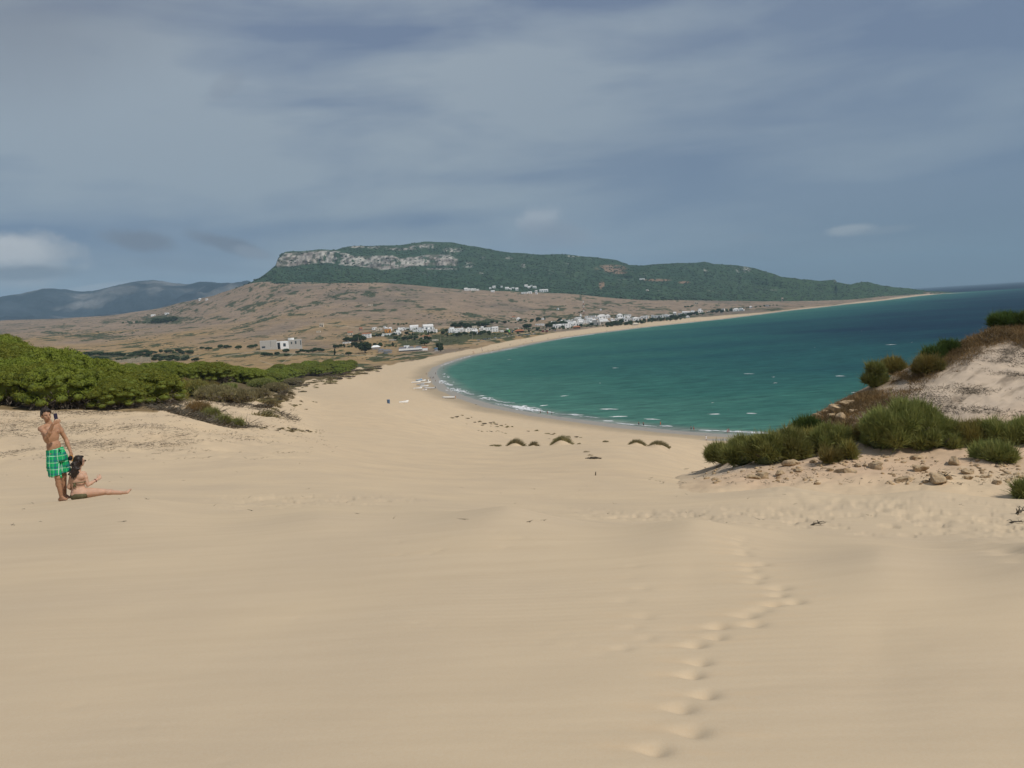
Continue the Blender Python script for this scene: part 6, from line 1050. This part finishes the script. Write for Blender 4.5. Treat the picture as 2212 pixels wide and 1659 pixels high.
ph = empty('phone', Lc(np.array(wr_r) + [.052, -.015, .135]), ANG); ph.rotation_euler = (.12, -.12, ANG + .25); V, Fq = boxes([(-.031, .031, -.006, .006, -.055, .055)]); b1 = mobj('phone_body', V, Fq, plain('phone_navy', (.018, .018, .05), .3, .05, 5, .5), ph); bv = b1.modifiers.new('b', 'BEVEL'); bv.width = .004; bv.segments = 2
V, Fq = boxes([(-.028, .028, .0062, .0072, -.048, .048)]); mobj('phone_screen', V, Fq, plain('phone_glass', (.02, .02, .025), .1), ph); tag(ph, 'dark blue phone held up in the raised hand of the man', 'phone')
bg_ = empty('lens_pouch', Lc(np.array(wr_l) + [-.018, -.03, -.105]), ANG); me = fuse('pouch_body', [el((0, 0, 0), (.040, .028, .050))], .008, 2); me.materials.append(plain('pouch_black', (.014, .012, .016), .6)); link(bpy.data.objects.new('pouch_body', me), bg_)
V, Fq = tube([(.036 * math.sin(t_) + .012, .0, .055 * math.cos(t_)) for t_ in np.linspace(-.2, 3.3, 12)], [.008] * 12, 6); mobj('pouch_rim', V, Fq, plain('pouch_orange', (.55, .25, .05), .6), bg_, True); tag(bg_, 'small black pouch with an orange rim in the lowered hand of the man', 'pouch')
# ---- the seated woman seen from behind
SW = np.array([.52, .325, .225]); wp = (mp_[0], mp_[1]); dW = np.array([0.02, -.10, 0.0]); T_ = lambda x, y, z: np.array([x * XS, y, z]) + dW; fw = nrm((.62, .78, 0)); rw = nrm(np.cross(fw, (0, 0, 1))); Rw = np.stack([rw, fw, np.array([0, 0, 1.0])], 1)
pel, wai, che = T_(.300, 0, .125), T_(.292, .01, .245), T_(.305, .0, .40)
P = [el(pel, (.165, .13, .125), Rw), el(T_(.24, .0, .10), (.10, .11, .10)), el(T_(.36, .02, .10), (.105, .11, .10)), fr(pel + [0, 0, .06], wai, (.140, .10), (.112, .082)), fr(wai, che, (.112, .082), (.128, .088)), el(che + [0, 0, .05], (.140, .085, .095), Rw), fr(che + [0, 0, .06], T_(.325, .0, .575), .07, .048), fr(T_(.325, 0, .54), T_(.358, .01, .66), .047, .045)]
sr, sl_ = T_(.435, .0, .492), T_(.195, .0, .480)
P += [fr(sr, T_(.33, 0, .52), .045, .045), fr(sl_, T_(.33, 0, .52), .045, .045)]
hp, hw = head(T_(.372, .01, .735), (.80, .60, .0), .94, .92); P += hp
er, wr2 = T_(.478, -.03, .270), T_(.672, .06, .335)
P += [fr(sr, er, .044, .036), el(sr * .65 + er * .35, (.046, .046, .06)), fr(er, wr2, .037, .024), el(er * .68 + wr2 * .32, (.048, .038, .036))]; P += hand(wr2, (.80, .25, .52), (-.45, .3, .8), (-.3, .8, .1), .8, .9)
e2, w2 = T_(.115, .02, .27), T_(.20, .22, .16); P += [fr(sl_, e2, .042, .034), fr(e2, w2, .034, .023)]; P += hand(w2, (.5, .8, -.3), (-.8, .5, 0), (0, 0, -1), .5, .9)
hr, kn, an_ = T_(.40, -.01, .125), T_(.77, -.10, .105), T_(1.10, -.24, .062)
P += [fr(hr, kn, .108, .064), el(hr * .6 + kn * .4, (.12, .085, .082)), fr(kn, an_, .060, .037), el(kn * .66 + an_ * .34, (.09, .060, .056)), el(kn, (.064, .06, .060))]
ft = T_(1.215, -.30, .064); P += [fr(an_ - [.01, 0, 0], ft, (.034, .034), (.030, .030)), el(an_ + [-.01, .02, -.01], (.034, .034, .032)), fr(ft, ft + [.045, .02, .028], (.028, .03), (.022, .024))]
for t_ in range(5): b_ = ft + [.052, .012 + .0 * t_, .032] + np.array([-.008, .018, -.004]) * (t_ - 1.5); P.append(fr(b_, b_ + [.020, .004, .020], .0100 - .0008 * t_, .008, 8))
h2, k2, a2 = T_(.30, .08, .10), T_(.50, .42, .06), T_(.72, .30, .02); P += [fr(h2, k2, .090, .055), fr(k2, a2, .052, .033), fr(a2, a2 + [.14, .02, 0], (.032, .03), (.026, .022))]
me = fuse('person', P, .0062, 6); cc = pts_of(me); col_ = np.tile(SW, (len(cc), 1)); paint_face(cc, col_, hw, .94, SW); setcol(me, col_); me.materials.append(M_SKIN); wom = bpy.data.objects.new('person', me); link(wom); wom.location = (mp_[0], mp_[1], mp_[2] - .012); wom.rotation_euler = (0, 0, ANG); tag(wom, 'dark haired woman in a khaki bikini sitting on the sand, one leg stretched out', 'person')
H = [el(hw(0, -.030, .045), (.083, .092, .085)), el(hw(0, -.065, -.02), (.078, .060, .10)), el(hw(0, .03, .09), (.060, .045, .028)), el(hw(.07, -.01, .0), (.016, .045, .07)), el(hw(-.07, -.01, .0), (.016, .045, .07))]
hb = np.array(hw(0, -.085, -.03))
for i in range(60):
    o_ = rr_.normal(0, .030, 3) * [1.2, .7, .8]; p0 = hb + o_; p1 = T_(.275, -.105, .615) + rr_.normal(0, .022, 3) * [1.3, .4, .6]; p2 = T_(.245, -.112, .545) + rr_.normal(0, .017, 3) * [1.4, .4, .5]; p3 = T_(.222, -.108, .485) + rr_.normal(0, .014, 3) * [1.5, .5, 1.6]
    H += [fr(p0, p1, .020, .018, 8), fr(p1, p2, .018, .014, 8), fr(p2, p3, .014, .006, 8)]
me = fuse('hair', H, .0065, 2); me.materials.append(M_HAIR); link(bpy.data.objects.new('hair', me), wom)
M_KH = plain('khaki_cloth', (.105, .095, .048), .8, .2, 30)
def ring(c, rx, ry, R, rad, tilt=0.0, n=40): return tube([np.array(c) + R[:, 0] * rx * math.cos(a_) + R[:, 1] * ry * math.sin(a_) + np.array([0, 0, tilt * math.cos(a_)]) for a_ in np.linspace(0, 2 * math.pi, n)], [rad] * n, 6)
bs = che + [-.002, .0, -.052]; V, Fq = join([ring(bs, .135, .096, Rw, .0085)] + [tube([bs - fw * .096 + [-.005, -.005, 0], bs - fw * .108 + [dx_ * .5, -.01, -.04], bs - fw * .108 + [dx_, -.01, -.09 + .03 * (k_ % 2)]], (.009, .011, .007), 6) for k_, dx_ in enumerate((-.022, .004, .022, .010))] + [el(bs - fw * .102, (.013, .010, .011))][:0]); link(bpy.data.objects.new('bikini_top', npmesh('bikini_top', V, Fq, M_KH, None, True)), wom)
B2 = [el(pel + [-.005, -.012, -.035], (.172, .138, .095), Rw), el(T_(.24, -.01, .075), (.104, .117, .080))]; me = fuse('bikini_bottom', B2, .008, 3); me.materials.append(M_KH); link(bpy.data.objects.new('bikini_bottom', me), wom)
hb_ = T_(.425, -.095, .15); V, Fq = join([tube([hb_ + [-.06, 0, -.02], hb_, hb_ + [.05, .03, .025], hb_ + [.11, .08, .02]], (.014, .012, .008, .006), 6), tube([hb_, hb_ + [.018, -.015, -.035], hb_ + [.022, -.01, -.075]], (.007, .008, .005), 6), tube([hb_, hb_ + [-.012, -.015, -.04], hb_ + [-.012, -.01, -.085]], (.007, .008, .005), 6)]); link(bpy.data.objects.new('side_tie', npmesh('side_tie', V, Fq, M_KH, None, True)), wom)
dwr = nrm(wr2 - er); u_ = nrm(np.cross(dwr, (0, 0, 1))); v_ = np.cross(dwr, u_); V, Fq = ring(er * .18 + wr2 * .82, .031, .031, np.stack([u_, v_, dwr], 1), .006); link(bpy.data.objects.new('bracelet', npmesh('bracelet', V, Fq, plain('red_thread', (.20, .03, .03), .6), None, True)), wom)
gl1 = [tube([hw(s_ * .075, -.01, .006), hw(s_ * .070, .075, .006)], (.004, .004), 6) for s_ in (-1, 1)] + [tuple(map(np.array, el(hw(s_ * .034, .092, .000), (.026, .012, .020)))) for s_ in (-1, 1)]; V, Fq = join(gl1); link(bpy.data.objects.new('sunglasses', npmesh('sunglasses', V, Fq, plain('dark_lens', (.05, .025, .015), .2, .1, 5, .5), None, True)), wom)
# ---- strollers at the waterline
def small_person(pose, cloth, shirt, skin=(.36, .20, .13), hat=None, vox=.018):
    lean = .0; P = [el((0, 0, 1.28), (.155, .10, .21)), el((0, 0, 1.02), (.135, .10, .14)), fr((0, 0, 1.42), (0, .0, 1.56), .055, .05), el((0, -.01, 1.645), (.078, .092, .115)), el((0, -.09, 1.63), (.02, .03, .03))]
    st_ = {'walk': .20, 'stand': .04, 'bend': .05}[pose]
    for s_ in (-1, 1):
        kn = (.095 * s_, -.05 + st_ * s_ * .5, .50); an_ = (.10 * s_, st_ * s_ * 1.1, .08); P += [fr((.085 * s_, 0, .92), kn, .085, .055), fr(kn, an_, .052, .034), fr(an_, (an_[0], an_[1] - .15, .035), .034, .028)]
        sh_ = (.185 * s_, 0, 1.42); eb = (.235 * s_, st_ * -s_ * .4 + .03, 1.15); wr_ = (.235 * s_, st_ * -s_ * .9 - .08, .93); P += [fr(sh_, eb, .048, .038), fr(eb, wr_, .037, .026), fr((0, 0, 1.41), sh_, .055, .05), fr(wr_, (wr_[0], wr_[1] - .02, .84), .028, .018)]
    if pose == 'bend':
        P = [([(v[0], v[1] * math.cos(.0) - (max(v[2] - .92, 0)) * math.sin(1.2), min(v[2], .92) + max(v[2] - .92, 0) * math.cos(1.2)) for v in Vp], Fp) for Vp, Fp in P]
    me = fuse('person', P, vox, 3); cc = pts_of(me); setcol(me, np.tile(np.array(skin), (len(cc), 1))); me.materials.append(M_SKIN); o = bpy.data.objects.new('person', me); COL.objects.link(o)
    bend = (lambda V_: [(v[0], v[1] - max(v[2] - .92, 0) * math.sin(1.2), min(v[2], .92) + max(v[2] - .92, 0) * math.cos(1.2)) for v in V_]) if pose == 'bend' else (lambda V_: V_)
    C = [fr((0, 0, 1.0), (0, 0, .86), (.155, .12), (.165, .125), 14), fr((.09, 0, .88), (.10, -.02 + st_ * .25, .60), .10, .10, 12), fr((-.09, 0, .88), (-.10, -.02 - st_ * .25, .60), .10, .10, 12)]; C = [(bend(v), f) for v, f in C]; me = fuse('shorts', C, vox, 2); me.materials.append(cloth); link(bpy.data.objects.new('shorts', me), o)
    if shirt: C = [(bend(v), f) for v, f in [el((0, 0, 1.27), (.178, .125, .22)), el((0, 0, 1.05), (.165, .125, .15)), fr((-.15, 0, 1.41), (-.22, .01, 1.24), .062, .06), fr((.15, 0, 1.41), (.22, .01, 1.24), .062, .06)]]; me = fuse('shirt', C, vox, 2); me.materials.append(shirt); link(bpy.data.objects.new('shirt', me), o)
    C = [(bend(v), f) for v, f in [el((0, .015, 1.675), (.088, .10, .10))]]; me = fuse('hair' if not hat else 'hat', C, vox, 1); me.materials.append(hat or M_HAIR); link(bpy.data.objects.new('hair' if not hat else 'hat', me), o); return o
cNav, cWh, cOr, cRed, cBl, cPk = [plain(n_, c_, .8) for n_, c_ in (('navy_cloth', (.02, .03, .07)), ('white_cloth', (.70, .70, .70)), ('orange_cloth', (.75, .16, .03)), ('red_cloth', (.40, .03, .03)), ('black_cloth', (.02, .02, .02)), ('pink_cloth', (.62, .25, .28)))]
SPN = [(1380, 920, 'stand', cNav, None, 'left walker of the pair in dark shorts by the bending child', 2.6), (1390, 921, 'walk', cBl, None, 'right walker of the pair in dark shorts by the bending child', 2.9), (1426.7, 919.5, 'walk', cOr, cOr, 'stroller in bright orange clothes at the waterline', 1.6), (1493, 930, 'walk', cNav, None, 'left walker of the bare chested pair between orange and pink strollers', 1.5), (1498.6, 930, 'walk', cRed, None, 'right walker of the bare chested pair between orange and pink strollers', 1.5), (1571.2, 936, 'walk', cRed, cPk, 'stroller in a pink top near the right end of the waterline', 1.5), (1574.6, 935, 'walk', cRed, cRed, 'stroller in red beside the one in the pink top', 1.5), (1525.6, 952, 'stand', cWh, cWh, 'figure dressed in white by the shallow pool, closest to the bushes', .4),
 (1164.4, 893.8, 'stand', cWh, cWh, 'person in white at the surf, left one of the left pair', 2), (1167.4, 893.5, 'walk', cBl, None, 'person in dark shorts at the surf, right one of the left pair', 2), (1183, 895, 'walk', cRed, None, 'person wading alone between the pair and the last wader', 2), (1192, 897, 'stand', cBl, cWh, 'person in a white top wading, right of the left group', 2), (921, 810, 'stand', cBl, cBl, 'dark clad figure standing alone behind the boats', 1), (941, 809, 'stand', cBl, cNav, 'dark clad figure at the wet sand beyond the boats', 1), (929.5, 818.8, 'stand', cBl, cBl, 'first of three dark figures right of the boats', 1), (933.8, 818.6, 'stand', cBl, cNav, 'middle one of three dark figures right of the boats', 1), (937, 818.2, 'stand', cBl, cBl, 'last of three dark figures, nearest the water by the boats', 1), (941.2, 825.5, 'walk', cBl, None, 'bather in dark trunks below the three figures', 1), (958.7, 797, 'stand', cBl, None, 'bather standing in the wash at the head of the bay', 1)]
for (x, y, po, cl, shr, lb, rz) in SPN:
    p = GROUND.hit(x, y, 100); a_, t_ = ray(x, y)
    if p is None or p[2] < 0.02: X_, Y_ = onz(x, y); p = (X_, Y_, -.05)
    o = small_person(po, cl, shr, (.42, .26, .18) if (x * 7) % 3 < 1 else (.34, .19, .12)); o.location = p; o.rotation_euler = (0, 0, rz); tag(o, lb, 'person', 'strollers near the waterline')
p = GROUND.hit(1395.5, 926.5, 100); o = small_person('bend', cWh, None, (.45, .28, .2)); o.scale = (.75,) * 3; o.location = p; o.rotation_euler = (0, 0, 1.2); tag(o, 'pale child bending down on the wet sand beside the pair', 'person', 'strollers near the waterline')
TP = [small_person('stand', cBl, None, vox=.03), small_person('walk', cRed, None, vox=.03), small_person('stand', cNav, cWh, vox=.03)]; tl = 'distant bather on the far curve of the beach, too small to tell apart'
spots_ = [(480, 656), (492, 655), (598, 582), (690, 612), (770, 612), (780, 622), (755, 618), (845, 608), (890, 592), (905, 590), (1040, 545), (1130, 545), (1180, 525), (1195, 530), (1145, 468), (1225, 500), (1312, 488), (1660, 445), (1735, 430), (1775, 420), (1795, 412), (1845, 398), (1842, 375), (1910, 395), (1920, 400), (1950, 385), (2000, 385), (2065, 375), (2125, 365), (2165, 350), (830, 562), (475, 580), (220, 635), (292, 640), (1215, 455), (1535, 452), (1000, 543), (610, 622), (600, 575), (1690, 420)]
first = [True] * 3
for i, (zx, zy) in enumerate(spots_):
    p = GROUND.hit(*Z2(zx, zy), 450); k = i % 3; o = TP[k] if first[k] else copy_tree(TP[k]); first[k] = False; o.location = p; o.rotation_euler = (0, 0, random.uniform(0, 6)); tag(o, tl, 'person', 'distant bathers on the far beach')
for i in range(26):
    k = random.random(); x = 1300 + 320 * k; ys = float(np.interp(x, [p_[0] for p_ in SHORE_PX[18:]], [p_[1] for p_ in SHORE_PX[18:]])) - random.uniform(1.0, 4.5 - 2 * k); p = GROUND.hit(x, ys, 450); o = copy_tree(TP[i % 3]); o.location = p; o.rotation_euler = (0, 0, random.uniform(0, 6)); tag(o, tl, 'person', 'distant bathers on the far beach')
HAZE, SUN_E, EXPO = 6.6e-5, 3.2, 0.0
# ------------------------------------------------------------ air, light, sky
SUN_EL, SUN_AZ = math.radians(50), (0.85, -0.52)
m = bpy.data.materials.new('haze'); m.use_nodes = True; g = N(m.node_tree); g.n.remove(g.n['Principled BSDF'])
vo = g.add('ShaderNodeVolumePrincipled', {'Color': (0.50, 0.74, 0.93, 1), 'Density': HAZE, 'Anisotropy': 0.0}); g.l.new(vo.outputs[0], g.n['Material Output'].inputs['Volume'])
try: m.cycles.homogeneous_volume = True
except Exception: pass
x0, x1, y0, y1, z0, z1 = -22000, 42000, -400, 26000, -32, 1100
o = mobj('haze', [(x0, y0, z0), (x1, y0, z0), (x1, y1, z0), (x0, y1, z0), (x0, y0, z1), (x1, y0, z1), (x1, y1, z1), (x0, y1, z1)], [(0, 3, 2, 1), (4, 5, 6, 7), (0, 1, 5, 4), (1, 2, 6, 5), (2, 3, 7, 6), (3, 0, 4, 7)], m); tag(o, kind='stuff')
sd = Vector((SUN_AZ[0] * math.cos(SUN_EL), SUN_AZ[1] * math.cos(SUN_EL), math.sin(SUN_EL)))
L = bpy.data.lights.new('sun', 'SUN'); L.energy = SUN_E; L.angle = math.radians(0.6); L.color = (1.0, 0.95, 0.87)
lo = bpy.data.objects.new('sun', L); COL.objects.link(lo); lo.rotation_euler = sd.to_track_quat('Z', 'Y').to_euler(); lo.location = (30, -20, 90)
W = bpy.data.worlds.new('World'); SC.world = W; W.use_nodes = True; g = N(W.node_tree); bg = g.n['Background']
sk = g.add('ShaderNodeTexSky', sky_type='NISHITA', sun_disc=False, sun_elevation=SUN_EL, sun_rotation=math.atan2(SUN_AZ[0], SUN_AZ[1]), air_density=1.0, dust_density=1.5, ozone_density=1.5)
tc = g.add('ShaderNodeTexCoord').outputs['Generated']; sp = g.add('ShaderNodeSeparateXYZ', {0: tc})
az = g.m('ARCTAN2', sp.outputs[0], sp.outputs[1]); el = g.m('ARCSINE', sp.outputs[2])
def azel(x, y):
    a, t = ray(x, y); return math.atan(float(a)), math.atan2(-float(t), math.sqrt(1 + float(a) ** 2))
cv = g.add('ShaderNodeCombineXYZ', {0: az, 1: el, 2: 0.0}).outputs[0]
def gs(x, y, wx, wy, rot=0.0, wob=0.0, wsc=18.0):
    A, E = azel(x, y); u = g.m('SUBTRACT', az, A); v = g.m('SUBTRACT', el, E); c, s = math.cos(rot), math.sin(rot)
    p = g.m('ADD', g.m('MULTIPLY', u, c), g.m('MULTIPLY', v, s)); q = g.m('SUBTRACT', g.m('MULTIPLY', v, c), g.m('MULTIPLY', u, s))
    p = g.m('DIVIDE', p, wx / F); q = g.m('DIVIDE', q, wy / F)
    r = g.m('SQRT', g.m('ADD', g.m('MULTIPLY', p, p), g.m('MULTIPLY', q, q)))
    if wob: r = g.m('ADD', r, g.m('MULTIPLY', g.m('SUBTRACT', g.noise(cv, wsc, 5, 0.6), 0.5), wob))
    return r
def soft(r, a=0.2, b=1.4): n = g.rng(r, a, b, 1.0, 0.0); nd = n.node; nd.interpolation_type = 'SMOOTHSTEP'; return n
azf = g.rng(az, -0.05, 0.62)
# drawn-out cirrus sheets, fanning from the lower left
st1 = g.noise(g.mp(cv, (1.0, 5.5, 1), (0, 0, 0.10)), 2.6, 5, 0.55, 0.3); st2 = g.noise(g.mp(cv, (1.0, 3.2, 1), (0, 0, 0.42), (3, 1, 0)), 3.0, 4, 0.5, 0.4); st3 = g.noise(cv, 1.6, 3, 0.5)
M = g.m('ADD', g.m('ADD', g.m('MULTIPLY', st1, 0.9), g.m('MULTIPLY', st2, 1.0)), g.m('MULTIPLY', st3, 0.5)); M = g.rng(g.m('SUBTRACT', M, g.m('MULTIPLY', azf, 0.10)), 0.98, 1.30, 0.12, 1.02)
def add(Mx, r, k, a=0.1, b=1.5): return g.m('ADD', Mx, g.m('MULTIPLY', soft(r, a, b), k))
M = add(M, gs(1150, 20, 480, 60, 0.05, 0.5, 6), -0.50); M = add(M, gs(1330, 110, 380, 50, 0.30, 0.4, 6), 0.30); M = add(M, gs(1900, 160, 480, 110, 0.30, 0.6, 6), -0.34)
M = add(M, gs(2250, 60, 200, 300, 0.0, 0.5, 6), -0.12); M = add(M, gs(900, 300, 900, 200, 0.0, 0.3, 5), 0.18); M = add(M, gs(1700, 440, 600, 60, 0.12, 0.4, 6), 0.15)
M = add(M, gs(30, 503, 300, 20, 0.06, 0.6, 8), -0.55); M = add(M, gs(850, 478, 330, 17, 0.02, 0.6, 8), -0.50); M = add(M, gs(800, 505, 700, 32, 0.03, 0.5, 7), -0.22); M = add(M, gs(2150, 470, 350, 22, 0.08, 0.6, 8), -0.4); M = add(M, gs(2200, 335, 160, 14, 0.10, 0.5, 8), -0.3)
M = g.m('MINIMUM', g.m('MAXIMUM', M, 0.0), 1.0)
elf = g.rng(el, 0.0, 0.5)
cloud = g.mix(elf, (0.285, 0.352, 0.415), (0.350, 0.393, 0.448)); cloud = g.mix(g.m('MULTIPLY', azf, 0.75), cloud, (0.222, 0.284, 0.372))
blue = g.mix(elf, (0.165, 0.232, 0.338), (0.182, 0.222, 0.328))
S = 0.10
sc_ = lambda c: g.mix(1.0, c, (1 / S, 1 / S, 1 / S), 'MULTIPLY')
blue = g.mix(0.85, g.mix(1.0, sk.outputs[0], (0.55, 0.55, 0.62), 'MULTIPLY'), sc_(blue))
c = g.mix(M, blue, sc_(cloud))
# haze bank on the horizon to the right, darker
c = g.mix(soft(gs(2100, 640, 900, 130), 0.1, 1.3), c, sc_((0.150, 0.205, 0.280, )) ) if False else c
c = g.mix(g.m('MULTIPLY', soft(gs(2050, 600, 800, 150, 0.0, 0.2, 5), 0.0, 1.4), 0.6), c, tuple(v / S for v in (0.155, 0.205, 0.275)))
# top-left grey veil, small low clouds
c = g.mix(g.m('MULTIPLY', soft(gs(60, 40, 330, 130, 0.2, 0.8, 5), 0.0, 1.4), 0.65), c, tuple(v / S for v in (0.200, 0.222, 0.275)))
for (x, y, wx, wy, rot, wob, wsc, colr, k) in [
    (45, 560, 100, 54, 0.0, 1.5, 22, (0.400, 0.425, 0.455), 1.0), (35, 540, 66, 30, 0, 1.1, 26, (0.56, 0.57, 0.58), 0.95), (60, 590, 90, 16, 0, 0.8, 26, (0.175, 0.205, 0.245), 0.65),
    (305, 520, 70, 22, -0.15, 1.0, 20, (0.170, 0.190, 0.240), 1.0), (500, 530, 85, 18, -0.30, 0.9, 22, (0.170, 0.190, 0.240), 1.0), (545, 545, 40, 14, -0.2, 0.9, 22, (0.265, 0.29, 0.34), 0.7), (410, 575, 130, 14, -0.1, 1.0, 16, (0.20, 0.235, 0.30), 0.35),
    (200, 624, 85, 9, 0.14, 0.7, 24, (0.42, 0.45, 0.48), 0.75), (1165, 478, 50, 32, 0.0, 1.6, 26, (0.390, 0.430, 0.480), 0.85), (1215, 505, 85, 26, -0.3, 1.2, 18, (0.265, 0.295, 0.35), 0.55), (1170, 515, 60, 38, -0.1, 1.1, 16, (0.245, 0.28, 0.345), 0.5),
    (1840, 496, 52, 12, 0.02, 0.9, 20, (0.39, 0.42, 0.455), 0.85), (1900, 498, 70, 9, 0.02, 0.8, 20, (0.27, 0.305, 0.36), 0.5), (1620, 512, 30, 10, 0, 0.9, 22, (0.235, 0.27, 0.335), 0.4), (490, 185, 55, 22, 0.6, 1.3, 20, (0.235, 0.27, 0.335), 0.3)]:
    c = g.mix(g.m('MULTIPLY', soft(gs(x, y, wx, wy, rot, wob * .95, wsc * 1.7), 0.45, 1.20), min(1, k * 1.15)), c, tuple(v / S for v in colr))
g.l.new(c, bg.inputs[0]); bg.inputs[1].default_value = S
vs = SC.view_settings; vs.view_transform = 'Standard'; vs.look = 'None'; vs.exposure = EXPO; vs.gamma = 1.0; vs.use_curve_mapping = False
SC.render.engine = 'CYCLES'; cy = SC.cycles; cy.use_denoising = True; cy.max_bounces = 6; cy.diffuse_bounces = 3; cy.glossy_bounces = 2; cy.transmission_bounces = 2; cy.volume_bounces = 0
cy.use_adaptive_sampling = True; cy.adaptive_threshold = 0.015
